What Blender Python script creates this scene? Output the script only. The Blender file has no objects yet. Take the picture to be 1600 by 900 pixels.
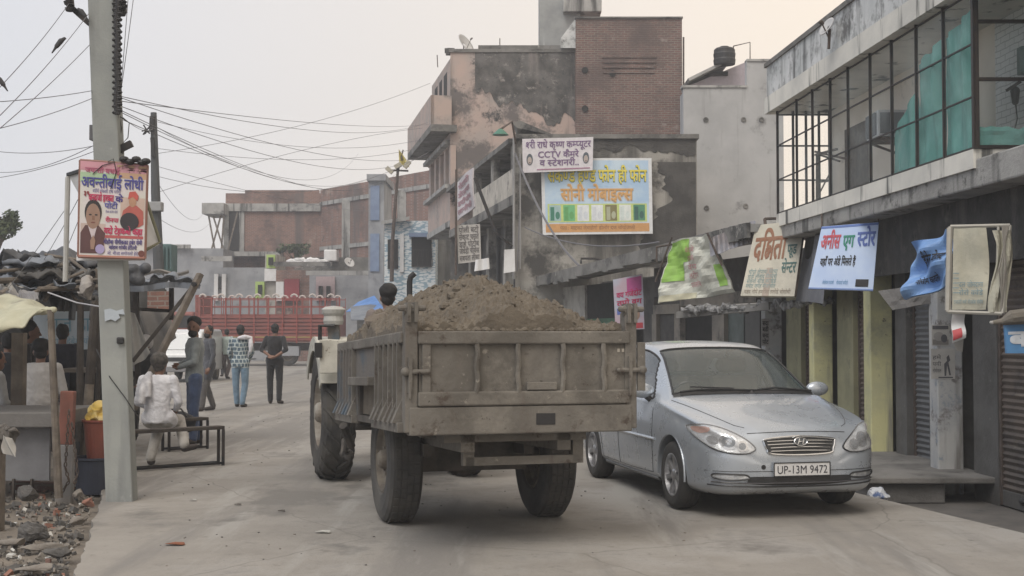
import bpy, bmesh, math, random
from mathutils import Vector as V, Matrix, noise
random.seed(7)
R = math.radians
S = bpy.context.scene
COL = S.collection
# ------------------------------------------------------------------ camera, sky, sun, exposure
CH, F, TH = 1.55, 2000.0, math.atan(70/2000.0)
cd = bpy.data.cameras.new('camera'); cd.sensor_width = 36; cd.lens = 45; cd.clip_start = .1; cd.clip_end = 3000
cam = bpy.data.objects.new('camera', cd); COL.objects.link(cam)
cam.location = (0, 0, CH); cam.rotation_euler = (math.pi/2+TH, 0, 0); S.camera = cam
S.view_settings.view_transform = 'Standard'; S.view_settings.look = 'None'
S.view_settings.exposure = 0.4; S.view_settings.gamma = 1
S.render.engine = 'CYCLES'
S.cycles.use_denoising = True
S.cycles.max_bounces = 6; S.cycles.volume_bounces = 1; S.cycles.transparent_max_bounces = 12
SUN_EL, SUN_AZ = R(52), R(205)          # azimuth clockwise from +Y
w = bpy.data.worlds.new('World'); S.world = w; w.use_nodes = True
nt = w.node_tree; N = nt.nodes; Lk = nt.links
bg = N['Background']; bg.inputs[1].default_value = .1
sky = N.new('ShaderNodeTexSky'); sky.sky_type = 'NISHITA'; sky.sun_disc = False
sky.sun_elevation = SUN_EL; sky.sun_rotation = SUN_AZ; sky.dust_density = 6; sky.air_density = 1.2
tc = N.new('ShaderNodeTexCoord'); sp = N.new('ShaderNodeSeparateXYZ'); Lk.new(tc.outputs['Generated'], sp.inputs[0])
mx = N.new('ShaderNodeMapRange'); mx.inputs[1].default_value = -.5; mx.inputs[2].default_value = .28
Lk.new(sp.outputs[0], mx.inputs[0])
rp = N.new('ShaderNodeMix'); rp.data_type = 'RGBA'; rp.clamp_result = False
rp.inputs[6].default_value = (5.75, 6.05, 6.7, 1); rp.inputs[7].default_value = (8.8, 7.55, 6.15, 1)
Lk.new(mx.outputs[0], rp.inputs[0])
# overcast veil: soft brightness variation over the smog-filled sky
ns = N.new('ShaderNodeTexNoise'); ns.inputs['Scale'].default_value = 1.4; ns.inputs['Detail'].default_value = 3
Lk.new(tc.outputs['Generated'], ns.inputs['Vector'])
mr = N.new('ShaderNodeMapRange'); mr.inputs[3].default_value = .93; mr.inputs[4].default_value = 1.07
Lk.new(ns.outputs[0], mr.inputs[0])
vm = N.new('ShaderNodeVectorMath'); vm.operation = 'SCALE'
Lk.new(rp.outputs[2], vm.inputs[0]); Lk.new(mr.outputs[0], vm.inputs['Scale'])
mm = N.new('ShaderNodeMix'); mm.data_type = 'RGBA'; mm.inputs[0].default_value = .88; mm.clamp_result = False
Lk.new(sky.outputs[0], mm.inputs[6]); Lk.new(vm.outputs[0], mm.inputs[7]); Lk.new(mm.outputs[2], bg.inputs[0])
sd = bpy.data.lights.new('sun', 'SUN'); sd.energy = 1.45; sd.angle = R(35); sd.color = (1, .95, .88)
so = bpy.data.objects.new('sun', sd); COL.objects.link(so); so.location = (20, 30, 40)
_d = V((math.sin(SUN_AZ)*math.cos(SUN_EL), math.cos(SUN_AZ)*math.cos(SUN_EL), math.sin(SUN_EL)))
so.rotation_euler = _d.to_track_quat('Z', 'Y').to_euler()

# ------------------------------------------------------------------ helpers
def P(px, py, Y):
    u = (px-800)/F; v = (450-py)/F
    d = V((u, math.cos(TH)-v*math.sin(TH), math.sin(TH)+v*math.cos(TH)))
    return V((0, 0, CH)) + d*(Y/d.y)
def Zp(py, Y): return P(800, py, Y).z
def G(px, py, z=0):
    u = (px-800)/F; v = (450-py)/F
    d = V((u, math.cos(TH)-v*math.sin(TH), math.sin(TH)+v*math.cos(TH)))
    return V((0, 0, CH)) + d*((z-CH)/d.z)
def online(px, A, B):
    u = (px-800)/F; dx, dy = B[0]-A[0], B[1]-A[1]
    t = (u*A[1]-A[0])/(dx-u*dy)
    return V((A[0]+dx*t, A[1]+dy*t, 0))

def mat(name, col, col2=None, scale=2.0, lo=.4, hi=.6, rough=.85, metal=0, bump=.15, bscale=30,
        stain=None, streak=None, brick=None, wave=None, coat=0, spec=.5, alpha=1, sheen=0, tile=None, trans=0, crack=None, grad=None, aniso=None):
    m = bpy.data.materials.new(name); m.use_nodes = True
    nt = m.node_tree; N = nt.nodes; L = nt.links; b = N['Principled BSDF']
    tc = N.new('ShaderNodeTexCoord'); o = tc.outputs['Object']
    def c4(c): return (c[0], c[1], c[2], 1)
    def nz(sc, det=5, vec=None, rgh=.6):
        n = N.new('ShaderNodeTexNoise'); n.inputs['Scale'].default_value = sc; n.inputs['Detail'].default_value = det
        n.inputs['Roughness'].default_value = rgh; L.new(vec or o, n.inputs['Vector']); return n.outputs[0]
    def ramp(x, a, c, i=0, j=1):
        r = N.new('ShaderNodeMapRange'); r.inputs[1].default_value = a; r.inputs[2].default_value = c
        r.inputs[3].default_value = i; r.inputs[4].default_value = j; L.new(x, r.inputs[0]); return r.outputs[0]
    def mix(f, a, c, mode='MIX'):
        x = N.new('ShaderNodeMix'); x.data_type = 'RGBA'; x.blend_type = mode
        for s, val in ((0, f), (6, a), (7, c)):
            if isinstance(val, (int, float)): x.inputs[s].default_value = val
            elif isinstance(val, tuple): x.inputs[s].default_value = c4(val)
            else: L.new(val, x.inputs[s])
        return x.outputs[2]
    def scaled(v):
        mp = N.new('ShaderNodeMapping'); mp.inputs['Scale'].default_value = v; L.new(o, mp.inputs['Vector']); return mp.outputs[0]
    cur = tuple(col)
    if brick or tile:
        s = N.new('ShaderNodeSeparateXYZ'); L.new(o, s.inputs[0])
        a = N.new('ShaderNodeMath'); a.operation = 'ADD'; L.new(s.outputs[0], a.inputs[0]); L.new(s.outputs[1], a.inputs[1])
        cx = N.new('ShaderNodeCombineXYZ'); L.new(a.outputs[0], cx.inputs[0]); L.new(s.outputs[2], cx.inputs[1])
    if brick:
        jn = N.new('ShaderNodeTexNoise'); jn.inputs['Scale'].default_value = 5; jn.inputs['Detail'].default_value = 4; L.new(o, jn.inputs['Vector']); jm = N.new('ShaderNodeVectorMath'); jm.operation = 'MULTIPLY_ADD'; L.new(jn.outputs['Color'], jm.inputs[0]); jm.inputs[1].default_value = (.05,.04,0); L.new(cx.outputs[0], jm.inputs[2])
        bt = N.new('ShaderNodeTexBrick'); L.new(jm.outputs[0], bt.inputs['Vector'])
        bt.inputs['Color1'].default_value = c4(col); bt.inputs['Color2'].default_value = c4(brick[0]); bt.inputs['Mortar'].default_value = c4(brick[1])
        bt.inputs['Scale'].default_value = 1; bt.inputs['Brick Width'].default_value = brick[2]; bt.inputs['Row Height'].default_value = brick[3]
        bt.inputs['Mortar Size'].default_value = brick[4]; cur = bt.outputs[0]
    if tile:   # two-tone wavy ceramic tile
        v = N.new('ShaderNodeTexVoronoi'); v.inputs['Scale'].default_value = tile[1]
        mp = N.new('ShaderNodeMapping'); mp.inputs['Scale'].default_value = (.6, 1.6, 1); L.new(cx.outputs[0], mp.inputs['Vector']); L.new(mp.outputs[0], v.inputs['Vector'])
        cur = mix(ramp(v.outputs['Distance'], .52, .60), cur, tile[0])
    if col2 is not None: cur = mix(ramp(nz(scale), lo, hi), cur, tuple(col2))
    if stain:
        for st in (stain if isinstance(stain, list) else [stain]):
            cur = mix(ramp(nz(st[1], 7, None, .7), st[2], st[3]), cur, tuple(st[0]))
    if streak: cur = mix(ramp(nz(1, 5, scaled((streak[1], streak[1], streak[1]*.1))), streak[2], streak[3]), cur, tuple(streak[0]))
    for a_ in (aniso or []): cur = mix(ramp(nz(1, 6, scaled(a_[1]), .65), a_[2], a_[3]), cur, tuple(a_[0]))
    if crack:
        v = N.new('ShaderNodeTexVoronoi'); v.feature = 'DISTANCE_TO_EDGE'; v.inputs['Scale'].default_value = crack[1]
        nv = N.new('ShaderNodeMix'); nv.data_type = 'VECTOR'; nv.inputs[0].default_value = .12
        q = N.new('ShaderNodeTexNoise'); q.inputs['Scale'].default_value = 3; L.new(o, q.inputs['Vector'])
        L.new(o, nv.inputs[4]); L.new(q.outputs['Color'], nv.inputs[5]); L.new(nv.outputs[1], v.inputs['Vector'])
        cur = mix(ramp(v.outputs[0], 0, crack[2], .8, 0), cur, tuple(crack[0]))
    if grad:  # mud / damp rising from the foot: (colour, z0, z1) with a ragged edge
        s2 = N.new('ShaderNodeSeparateXYZ'); L.new(o, s2.inputs[0])
        ad = N.new('ShaderNodeMath'); ad.operation = 'MULTIPLY_ADD'; L.new(nz(4, 6), ad.inputs[0]); ad.inputs[1].default_value = grad[3]; L.new(s2.outputs[2], ad.inputs[2])
        cur = mix(ramp(ad.outputs[0], grad[1], grad[2], 1, 0), cur, tuple(grad[0]))
    if isinstance(cur, tuple): cur = mix(ramp(nz(bscale*.3), .35, .65), cur, tuple(min(1, c*.86) for c in cur))
    L.new(cur, b.inputs['Base Color'])
    rr = ramp(nz(bscale*.2), .3, .7, max(0, rough-.08), min(1, rough+.08)); L.new(rr, b.inputs['Roughness'])
    b.inputs['Metallic'].default_value = metal; b.inputs['Coat Weight'].default_value = coat; b.inputs['Coat Roughness'].default_value = .06
    b.inputs['Specular IOR Level'].default_value = spec; b.inputs['Sheen Weight'].default_value = sheen
    if alpha < 1: b.inputs['Alpha'].default_value = alpha
    if bump:
        bp = N.new('ShaderNodeBump'); bp.inputs['Strength'].default_value = bump; bp.inputs['Distance'].default_value = .02
        h = nz(bscale, 6)
        if wave:
            ww = N.new('ShaderNodeTexWave'); ww.bands_direction = wave[0]; ww.inputs['Scale'].default_value = wave[1]; L.new(o, ww.inputs['Vector'])
            a = N.new('ShaderNodeMath'); a.operation = 'MULTIPLY_ADD'; L.new(ww.outputs[0], a.inputs[0]); a.inputs[1].default_value = wave[2]; L.new(h, a.inputs[2]); h = a.outputs[0]
        if brick:
            a = N.new('ShaderNodeMath'); a.operation = 'MULTIPLY_ADD'; L.new(bt.outputs['Fac'], a.inputs[0]); a.inputs[1].default_value = -1.2; L.new(h, a.inputs[2]); h = a.outputs[0]
        L.new(h, bp.inputs['Height']); L.new(bp.outputs[0], b.inputs['Normal'])
    return m
_mc = {}
def flat(c, rough=.6, metal=0, name=None):     # plain painted or printed colour
    k = (tuple(round(x, 3) for x in c), rough, metal)
    if k not in _mc: _mc[k] = mat(name or 'paint', c, rough=rough, metal=metal, bump=.03)
    return _mc[k]

def Mw(o):
    m = Matrix.Identity(4)
    while o is not None: m = o.matrix_basis @ m; o = o.parent
    return m
def tag(o, label=None, cat=None, group=None, kind=None):
    if label: o['label'] = label
    if cat: o['category'] = cat
    if group: o['group'] = group
    if kind: o['kind'] = kind
    return o
def thing(name, loc, label, cat, group=None, rz=0):
    o = bpy.data.objects.new(name, None); COL.objects.link(o); o.location = loc; o.rotation_euler = (0, 0, rz)
    o.empty_display_size = .2
    return tag(o, label, cat, group)
def copy_tree(o, parent=None):
    c = o.copy(); COL.objects.link(c); c.parent = parent
    for ch in list(o.children): copy_tree(ch, c)
    return c

class MB:
    def __init__(s): s.v = []; s.f = []; s.m = []; s.mi = 0
    def add(s, vs, fs):
        n = len(s.v); s.v += [V(p) for p in vs]; s.f += [tuple(i+n for i in f) for f in fs]; s.m += [s.mi]*len(fs); return s
    def hexa(s, p):   # p: 4 bottom ccw, 4 top ccw
        return s.add(p, [(3,2,1,0),(4,5,6,7),(0,1,5,4),(1,2,6,5),(2,3,7,6),(3,0,4,7)])
    def box(s, c, d, rz=0, M=None):
        x, y, z = d[0]/2, d[1]/2, d[2]/2
        ps = [V((a, b, cc)) for cc in (-z, z) for a, b in ((-x,-y),(x,-y),(x,y),(-x,y))]
        Rm = M.to_3x3() if M else Matrix.Rotation(rz, 3, 'Z')
        return s.hexa([Rm @ p + V(c) for p in ps])
    def bb(s, a, b):  # box from two corners
        a, b = V(a), V(b); return s.box((a+b)/2, [abs(b[i]-a[i]) for i in range(3)])
    def bar(s, a, b, w, h=None, up=(0,0,1)):
        a, b = V(a), V(b); d = (b-a).normalized(); up = V(up)
        if abs(d.dot(up)) > .98: up = V((0,1,0))
        x = d.cross(up).normalized(); y = x.cross(d).normalized(); h = h or w
        o = [x*i*w/2+y*j*h/2 for i, j in ((-1,-1),(1,-1),(1,1),(-1,1))]
        return s.hexa([a+q for q in o]+[b+q for q in o])
    def wall(s, a, b, z0, z1, t=.2):   # vertical slab from a to b (2D), thickness t to the right-hand (away) side
        a, b = V((a[0], a[1], 0)), V((b[0], b[1], 0)); n = V((-(b-a).y, (b-a).x, 0)).normalized()*t
        ps = [a, b, b+n, a+n]
        return s.hexa([p+V((0,0,z0)) for p in ps]+[p+V((0,0,z1)) for p in ps])
    def tube(s, pts, r, n=8, closed=False, caps=True):
        pts = [V(p) for p in pts]; rs = r if isinstance(r, (list, tuple)) else [r]*len(pts); base = len(s.v); k = len(pts)
        px = None
        for i, p in enumerate(pts):
            if closed: d = pts[(i+1) % k]-pts[i-1]
            else: d = pts[min(i+1, k-1)]-pts[max(i-1, 0)]
            d = d.normalized() if d.length > 1e-9 else V((0,0,1))
            if px is None:
                t = V((0,0,1)) if abs(d.z) < .9 else V((1,0,0)); px = d.cross(t).normalized()
            px = (px-d*px.dot(d)); px = px.normalized() if px.length > 1e-6 else d.orthogonal().normalized(); y = d.cross(px)
            for j in range(n):
                a = 2*math.pi*j/n; s.v.append(p+(px*math.cos(a)+y*math.sin(a))*rs[i])
        fs = []
        for i in range(k if closed else k-1):
            for j in range(n):
                i2 = (i+1) % k; fs.append((base+i*n+j, base+i*n+(j+1) % n, base+i2*n+(j+1) % n, base+i2*n+j))
        if not closed and caps: fs += [tuple(base+j for j in range(n))[::-1], tuple(base+(k-1)*n+j for j in range(n))]
        s.f += fs; s.m += [s.mi]*len(fs); return s
    def ell(s, c, r, M=None, n=12, m=8):
        c = V(c); r = r if isinstance(r, (list, tuple)) else (r, r, r); base = len(s.v); Rm = M or Matrix.Identity(3)
        for i in range(m+1):
            a = math.pi*i/m
            for j in range(n):
                b = 2*math.pi*j/n
                s.v.append(c+Rm @ V((r[0]*math.sin(a)*math.cos(b), r[1]*math.sin(a)*math.sin(b), r[2]*math.cos(a))))
        fs = []
        for i in range(m):
            for j in range(n):
                q = (base+i*n+j, base+(i+1)*n+j, base+(i+1)*n+(j+1) % n, base+i*n+(j+1) % n); fs.append(q)
        s.f += fs; s.m += [s.mi]*len(fs); return s
    def cap(s, a, b, ra, rb, n=10):
        a, b = V(a), V(b); d = b-a; L = d.length
        if L < 1e-5: return s.ell(a, ra)
        d /= L; pts = []; rs = []
        for k in range(4): t = k/4*math.pi/2; pts.append(a-d*ra*math.cos(t)); rs.append(max(1e-3, ra*math.sin(t)))
        pts.append(a); rs.append(ra); pts.append(b); rs.append(rb)
        for k in range(3, -1, -1): t = k/4*math.pi/2; pts.append(b+d*rb*math.cos(t)); rs.append(max(1e-3, rb*math.sin(t)))
        return s.tube(pts, rs, n)
    def lathe(s, prof, c, ax=(1,0,0), n=40, closed=True):   # prof: (along, radius)
        c = V(c); ax = V(ax).normalized(); x = ax.orthogonal().normalized(); y = ax.cross(x); base = len(s.v); k = len(prof)
        for (a, r) in prof:
            for j in range(n):
                t = 2*math.pi*j/n; s.v.append(c+ax*a+(x*math.cos(t)+y*math.sin(t))*r)
        fs = []
        for i in range(k if closed else k-1):
            i2 = (i+1) % k
            for j in range(n): fs.append((base+i*n+j, base+i*n+(j+1) % n, base+i2*n+(j+1) % n, base+i2*n+j))
        s.f += fs; s.m += [s.mi]*len(fs); return s
    def grid(s, fn, nu, nv, closed_u=False):
        base = len(s.v)
        for i in range(nu+1):
            for j in range(nv+1): s.v.append(V(fn(i/nu, j/nv)))
        fs = []
        for i in range(nu):
            for j in range(nv): a = base+i*(nv+1)+j; fs.append((a, a+nv+1, a+nv+2, a+1))
        s.f += fs; s.m += [s.mi]*len(fs); return s
    def prism(s, poly, z0, z1):
        n = len(poly); vs = [V((p[0], p[1], z0)) for p in poly]+[V((p[0], p[1], z1)) for p in poly]
        return s.add(vs, [tuple(range(n))[::-1], tuple(range(n, 2*n))]+[(i, (i+1) % n, n+(i+1) % n, n+i) for i in range(n)])
    def build(s, name, m, parent=None, smooth=False, bevel=0, local=False, solid=0, remesh=0, sub=0, label=None, cat=None, group=None, kind=None, fixn=True, smooth_it=0):
        me = bpy.data.meshes.new(name)
        vs = s.v; loc = V((0,0,0))
        if parent is not None:
            if not local: im = Mw(parent).inverted(); vs = [im @ p for p in vs]
        elif vs:
            loc = V(((min(p.x for p in vs)+max(p.x for p in vs))/2, (min(p.y for p in vs)+max(p.y for p in vs))/2, min(p.z for p in vs)))
            vs = [p-loc for p in vs]
        me.from_pydata([tuple(p) for p in vs], [], s.f)
        ms = m if isinstance(m, list) else [m]
        for q in ms: me.materials.append(q)
        if len(ms) > 1:
            for pl, i in zip(me.polygons, s.m): pl.material_index = i
        if fixn:
            bm = bmesh.new(); bm.from_mesh(me); bmesh.ops.recalc_face_normals(bm, faces=bm.faces); bm.to_mesh(me); bm.free()
        o = bpy.data.objects.new(name, me); COL.objects.link(o); o.parent = parent; o.location = loc
        if remesh:
            r = o.modifiers.new('r', 'REMESH'); r.mode = 'VOXEL'; r.voxel_size = remesh; r.use_smooth_shade = True
            if smooth_it: q = o.modifiers.new('s', 'SMOOTH'); q.iterations = smooth_it; q.factor = .5
        if solid: q = o.modifiers.new('t', 'SOLIDIFY'); q.thickness = solid; q.offset = 0
        if bevel: q = o.modifiers.new('b', 'BEVEL'); q.width = bevel; q.segments = 2; q.limit_method = 'ANGLE'; q.harden_normals = False
        if sub: q = o.modifiers.new('u', 'SUBSURF'); q.levels = sub; q.render_levels = sub
        if remesh or bevel or sub or solid:
            dg = bpy.context.evaluated_depsgraph_get(); ev = o.evaluated_get(dg)
            nm = bpy.data.meshes.new_from_object(ev); o.modifiers.clear(); o.data = nm
            if len(nm.materials) == 0:
                for q in ms: nm.materials.append(q)
        if smooth: o.data.shade_smooth()
        return tag(o, label, cat, group, kind)

# ---- lettering: glyphs of the built-in font, laid out by hand (half forms cut at the stem)
_g = {}
_tc = bpy.data.curves.new('type', 'FONT'); _to = bpy.data.objects.new('type', _tc)
_tc.fill_mode = 'FRONT'; _tc.resolution_u = 3
def _mesh(txt, bold):
    _tc.body = txt; _tc.offset = 0
    if _to.name not in COL.objects: COL.objects.link(_to)
    dg = bpy.context.evaluated_depsgraph_get(); dg.update()
    me = bpy.data.meshes.new_from_object(_to.evaluated_get(dg))
    vs = [v.co.copy() for v in me.vertices]; fs = [tuple(p.vertices) for p in me.polygons]
    bpy.data.meshes.remove(me); return vs, fs
def glyph(ch, bold):
    k = (ch, bold)
    if k in _g: return _g[k]
    half = len(ch) > 1
    vs, fs = _mesh(ch[0], bold)
    bar = max(v.x for v in _mesh('|', 0)[0]); adv = max(v.x for v in _mesh(ch[0]+'|', 0)[0])-bar
    if half and vs:
        cut = adv-.17
        bm = bmesh.new(); bv = [bm.verts.new(v) for v in vs]
        for f in fs:
            try: bm.faces.new([bv[i] for i in f])
            except ValueError: pass
        bmesh.ops.bisect_plane(bm, geom=bm.verts[:]+bm.edges[:]+bm.faces[:], plane_co=(cut,0,0), plane_no=(1,0,0), clear_outer=True)
        bm.verts.index_update(); vs = [v.co.copy() for v in bm.verts]; fs = [tuple(v.index for v in f.verts) for f in bm.faces]; bm.free(); adv = cut
    if ch == 'ि': adv = .265
    _g[k] = (vs, fs, adv); return _g[k]
_gl = None
def layout(txt, bold=.012):
    vs, fs = layout0(txt)
    if bold < .015: return vs, fs
    n = len(vs); V2, F2 = [], []
    for k, (dx, dy) in enumerate(((-1,-1),(1,-1),(1,1),(-1,1))):
        V2 += [V((p.x+dx*bold*.8, p.y+dy*bold*.6, p.z+.0013*k)) for p in vs]; F2 += [tuple(i+n*k for i in f) for f in fs]
    return V2, F2
def layout0(txt, bold=.0):
    vs, fs = [], []; x = 0; k = 0; i = 0; txt = list(txt)
    for q in range(len(txt)-1):
        if txt[q+1] == 'ि': txt[q], txt[q+1] = 'ि', txt[q]
    while i < len(txt):
        ch = txt[i]; i += 1
        if ch == ' ': x += .28; continue
        if ch == '%':   # the conjunct ksha, drawn as a stroke glyph
            import itertools
            m = MB(); z = V((0,0,1))
            def st(pts, r=.036+bold):
                for a, b in zip(pts, pts[1:]):
                    a, b = V((a[0], a[1], 0)), V((b[0], b[1], 0)); d = (b-a).normalized(); n = V((-d.y, d.x, 0))*r; e = d*r*.5
                    m.add([a-n-e, b-n+e, b+n+e, a+n-e], [(0,1,2,3)])
            st([(0,.585),(.6,.585)]); st([(.48,.6),(.48,0)])
            st([(.3,.56),(.14,.5),(.1,.4),(.2,.33),(.32,.33)]); st([(.2,.33),(.08,.26),(.06,.14),(.16,.05),(.28,.1),(.3,.2),(.22,.22)]); st([(.22,.16),(.48,.3)])
            g = ([V((p.x, p.y, 0)) for p in m.v], m.f, .58)
            for q, f in enumerate(g[1]):
                b0 = len(vs); vs += [V((g[0][j].x+x, g[0][j].y, .0004*((k+q) % 3))) for j in f]; fs.append(tuple(range(b0, b0+len(f))))
            x += g[2]; k += 1; continue
        if i < len(txt) and txt[i] == '^': ch += '^'; i += 1
        g = glyph(ch, 0); b0 = len(vs)
        vs += [V((p.x+x, p.y, .0004*(k % 3))) for p in g[0]]; fs += [tuple(j+b0 for j in f) for f in g[1]]
        x += g[2]; k += 1
    return vs, fs
class Sheet:
    """a flat or slightly bent panel given by 4 corners (bl, br, tr, tl); maps (u, v) to the surface"""
    def __init__(s, c, disp=None, seed=0):
        s.c = [V(p) for p in c]; s.disp = disp; s.seed = seed
        s.n = (s.c[1]-s.c[0]).cross(s.c[3]-s.c[0]).normalized()
        if s.n.y > 0: s.n = -s.n
        s.w = ((s.c[1]-s.c[0]).length+(s.c[2]-s.c[3]).length)/2; s.h = ((s.c[3]-s.c[0]).length+(s.c[2]-s.c[1]).length)/2
    def at(s, u, v, off=0):
        p = (s.c[0]*(1-u)+s.c[1]*u)*(1-v)+(s.c[3]*(1-u)+s.c[2]*u)*v
        if s.disp: off += s.disp(u, v)
        return p+s.n*off
    def panel(s, name, m, parent, t=.02, nu=1, nv=1, outline=None, **k):
        mb = MB()
        nu, nv = (max(nu, 18), max(nv, 18)) if s.disp else (max(nu, 12), max(nv, 12))
        mb.grid(lambda u, v: s.at(u, v, 0), nu, nv); mb.grid(lambda u, v: s.at(u, v, -t), nu, nv)
        b = (nu+1)*(nv+1); W = nv+1
        for i in range(nu):
            for j in (0, nv): a = i*W+j; mb.add([], []); mb.f.append((a, a+W, a+W+b, a+b)); mb.m.append(0)
        for j in range(nv):
            for i in (0, nu): a = i*W+j; mb.f.append((a, a+1, a+1+b, a+b)); mb.m.append(0)
        return mb.build(name, m, parent, **k)
    def text(s, txt, u0, v0, u1, v1, m, parent, name='lettering', bold=.012, off=.004):
        vs, fs = layout(txt, bold)
        if not vs: return
        xa, xb = min(p.x for p in vs), max(p.x for p in vs); ya, yb = -.18, .9
        mb = MB(); mb.add([s.at(u0+(p.x-xa)/(xb-xa)*(u1-u0), v0+(p.y-ya)/(yb-ya)*(v1-v0), off+p.z) for p in vs], fs)
        return mb.build(name, m, parent, fixn=False)
    def poly(s, pts, m, parent, name='print', off=.003):
        mb = MB()
        if len(pts) == 4:   # follow the bends: fine cells clipped to a box
            us = [p[0] for p in pts]; vv = [p[1] for p in pts]; u0, u1, v0, v1 = min(us), max(us), min(vv), max(vv)
            mb.grid(lambda a, b: s.at(u0+(u1-u0)*a, v0+(v1-v0)*b, off), 12, 12)
        else:
            mb.add([s.at(a, b, off) for a, b in pts], [tuple(range(len(pts)))])
        return mb.build(name, m, parent, fixn=False)
    def disc(s, u, v, ru, rv, m, parent, name='print', off=.004, n=20, a0=0, a1=360):
        pts = [(u+ru*math.cos(R(a0+(a1-a0)*i/n)), v+rv*math.sin(R(a0+(a1-a0)*i/n))) for i in range(n+1)]
        mb = MB(); mb.add([s.at(a, b, off) for a, b in pts], [tuple(range(len(pts)))]); return mb.build(name, m, parent, fixn=False)
def rect(u0, v0, u1, v1): return [(u0,v0),(u1,v0),(u1,v1),(u0,v1)]
def quadpx(a, b, c, d, Y):   # pixel corners bl, br, tr, tl with depth(s)
    Y = Y if isinstance(Y, (list, tuple)) else [Y]*4
    return [P(p[0], p[1], y) for p, y in zip((a, b, c, d), Y)]
def words(n, seed):
    r = random.Random(seed); c = 'कगचजटडतदनपबमयरलवसह'; mt = ['', '', 'ा', 'ी', 'े', 'ो']
    return ' '.join(''.join(r.choice(c)+r.choice(mt) for _ in range(r.randint(2, 4))) for _ in range(n))
def frame(mb, c, r, n=6):
    for a, b in zip(c, c[1:]+c[:1]): mb.tube([a, b], r, n)
# ------------------------------------------------------------------ materials
m_road = mat('road_concrete', (.285,.268,.243), (.228,.213,.192), 1.3, .35, .65, rough=.9, bump=.35, bscale=25,
             stain=[((.31,.298,.28), .45, .5, .62), ((.17,.16,.148), .9, .58, .72), ((.20,.187,.17), 5, .58, .68), ((.19,.18,.165), 38, .60, .68), ((.33,.32,.30), 55, .64, .70), ((.13,.122,.11), 2.1, .66, .71)], crack=((.17,.16,.145), .28, .003), aniso=[((.20,.19,.177),(1.1,.10,1),.5,.62),((.31,.30,.28),(2.2,.25,1),.56,.68),((.165,.157,.145),(.5,.35,1),.6,.66)])
m_dirt = mat('dirt', (.20,.172,.14), (.13,.115,.098), 3, .35, .65, rough=.95, bump=1, bscale=18, stain=[((.055,.05,.045), 1.3, .55, .65), ((.24,.22,.19), 8, .62, .7)])
m_side = mat('side_strip', (.13,.12,.11), (.09,.085,.08), 2, rough=.95, bump=.5, stain=((.05,.05,.05), 1.2, .5, .65))
m_conc = mat('weathered_concrete', (.36,.36,.35), (.27,.27,.265), 1.5, rough=.9, bump=.3, stain=[((.08,.08,.078), 1.1, .56, .68)], streak=((.07,.07,.068), 2.2, .54, .66))
m_parap = mat('parapet_plaster', (.60,.61,.61), (.46,.48,.48), 1.1, rough=.9, bump=.3, stain=[((.14,.14,.14), 2.0, .54, .66), ((.30,.31,.31), 5, .52, .62)], streak=((.07,.07,.07), 2.6, .54, .66))
m_fascia = mat('fascia_paint', (.68,.66,.60), (.54,.53,.49), 1.1, rough=.85, bump=.2, streak=((.10,.10,.095), 3.0, .56, .64))
m_dkconc = mat('damp_concrete', (.20,.195,.185), (.12,.118,.11), 1.2, rough=.92, bump=.4, stain=[((.04,.04,.04), .9, .5, .62), ((.3,.29,.27), 2.4, .6, .68)])
m_slab = mat('slab_concrete', (.34,.335,.32), (.24,.235,.225), 1.6, rough=.92, bump=.5, stain=[((.07,.068,.065), 1.7, .55, .63)], streak=((.1,.1,.095), 2.4, .56, .64))
m_grey = mat('grey_cement', (.40,.405,.41), (.33,.335,.34), .7, rough=.92, bump=.2, stain=((.2,.2,.2), 1.6, .58, .7), streak=((.2,.2,.2), 1.4, .56, .68))
m_signwall = mat('old_plaster', (.33,.32,.295), (.24,.23,.21), .8, rough=.93, bump=.4, stain=[((.055,.053,.05), .55, .5, .6), ((.32,.3,.27), 1.4, .6, .7)], streak=((.09,.087,.08), 1.2, .5, .62))
m_pink = mat('pink_plaster', (.43,.33,.29), (.35,.30,.275), .8, rough=.93, bump=.3, stain=[((.13,.115,.11), .42, .5, .57), ((.045,.045,.045), 1.0, .55, .62)], streak=((.12,.11,.10), .9, .56, .66))
m_soot = mat('peeling_black_plaster', (.055,.053,.05), (.13,.125,.12), 1.4, rough=.95, bump=.6, stain=[((.27,.25,.235), 2.6, .56, .66), ((.04,.04,.04), 5, .58, .66)], streak=((.2,.18,.17), 1.6, .58, .7))
m_brick = mat('brick', (.185,.105,.088), brick=((.125,.078,.07), (.21,.19,.17), .24, .08, .012), rough=.93, bump=.6, bscale=60, stain=[((.10,.075,.07), .7, .45, .65), ((.25,.21,.19), 2.2, .60, .7)])
m_brickf = mat('far_brick', (.25,.13,.10), brick=((.18,.10,.085), (.25,.21,.185), .24, .08, .012), rough=.93, bump=.4, stain=[((.105,.075,.07), .35, .48, .6), ((.34,.27,.23), .55, .60, .68), ((.09,.08,.08), 1.6, .62, .7)], streak=((.12,.10,.095), .8, .55, .68))
m_cream = mat('cream_wall', (.74,.69,.60), (.66,.61,.53), 1.2, rough=.85, bump=.1, stain=((.3,.28,.25), 1.6, .62, .75))
m_yellow = mat('yellow_pillar', (.56,.54,.29), (.46,.45,.27), 2, rough=.85, bump=.35, stain=[((.30,.29,.22), 1.2, .52, .66), ((.13,.12,.10), 2.6, .62, .66)], streak=((.26,.25,.2), 3, .56, .66), grad=((.14,.135,.12), .1, .5, 1.3))
m_whpil = mat('whitewashed_pillar', (.42,.42,.41), (.33,.34,.35), 2.2, rough=.88, bump=.35, stain=[((.14,.13,.125), 2.4, .54, .62), ((.24,.27,.30), 4.5, .58, .64)], streak=((.18,.17,.16), 3, .55, .66), grad=((.15,.14,.13), .15, .8, 1.5))
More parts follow.
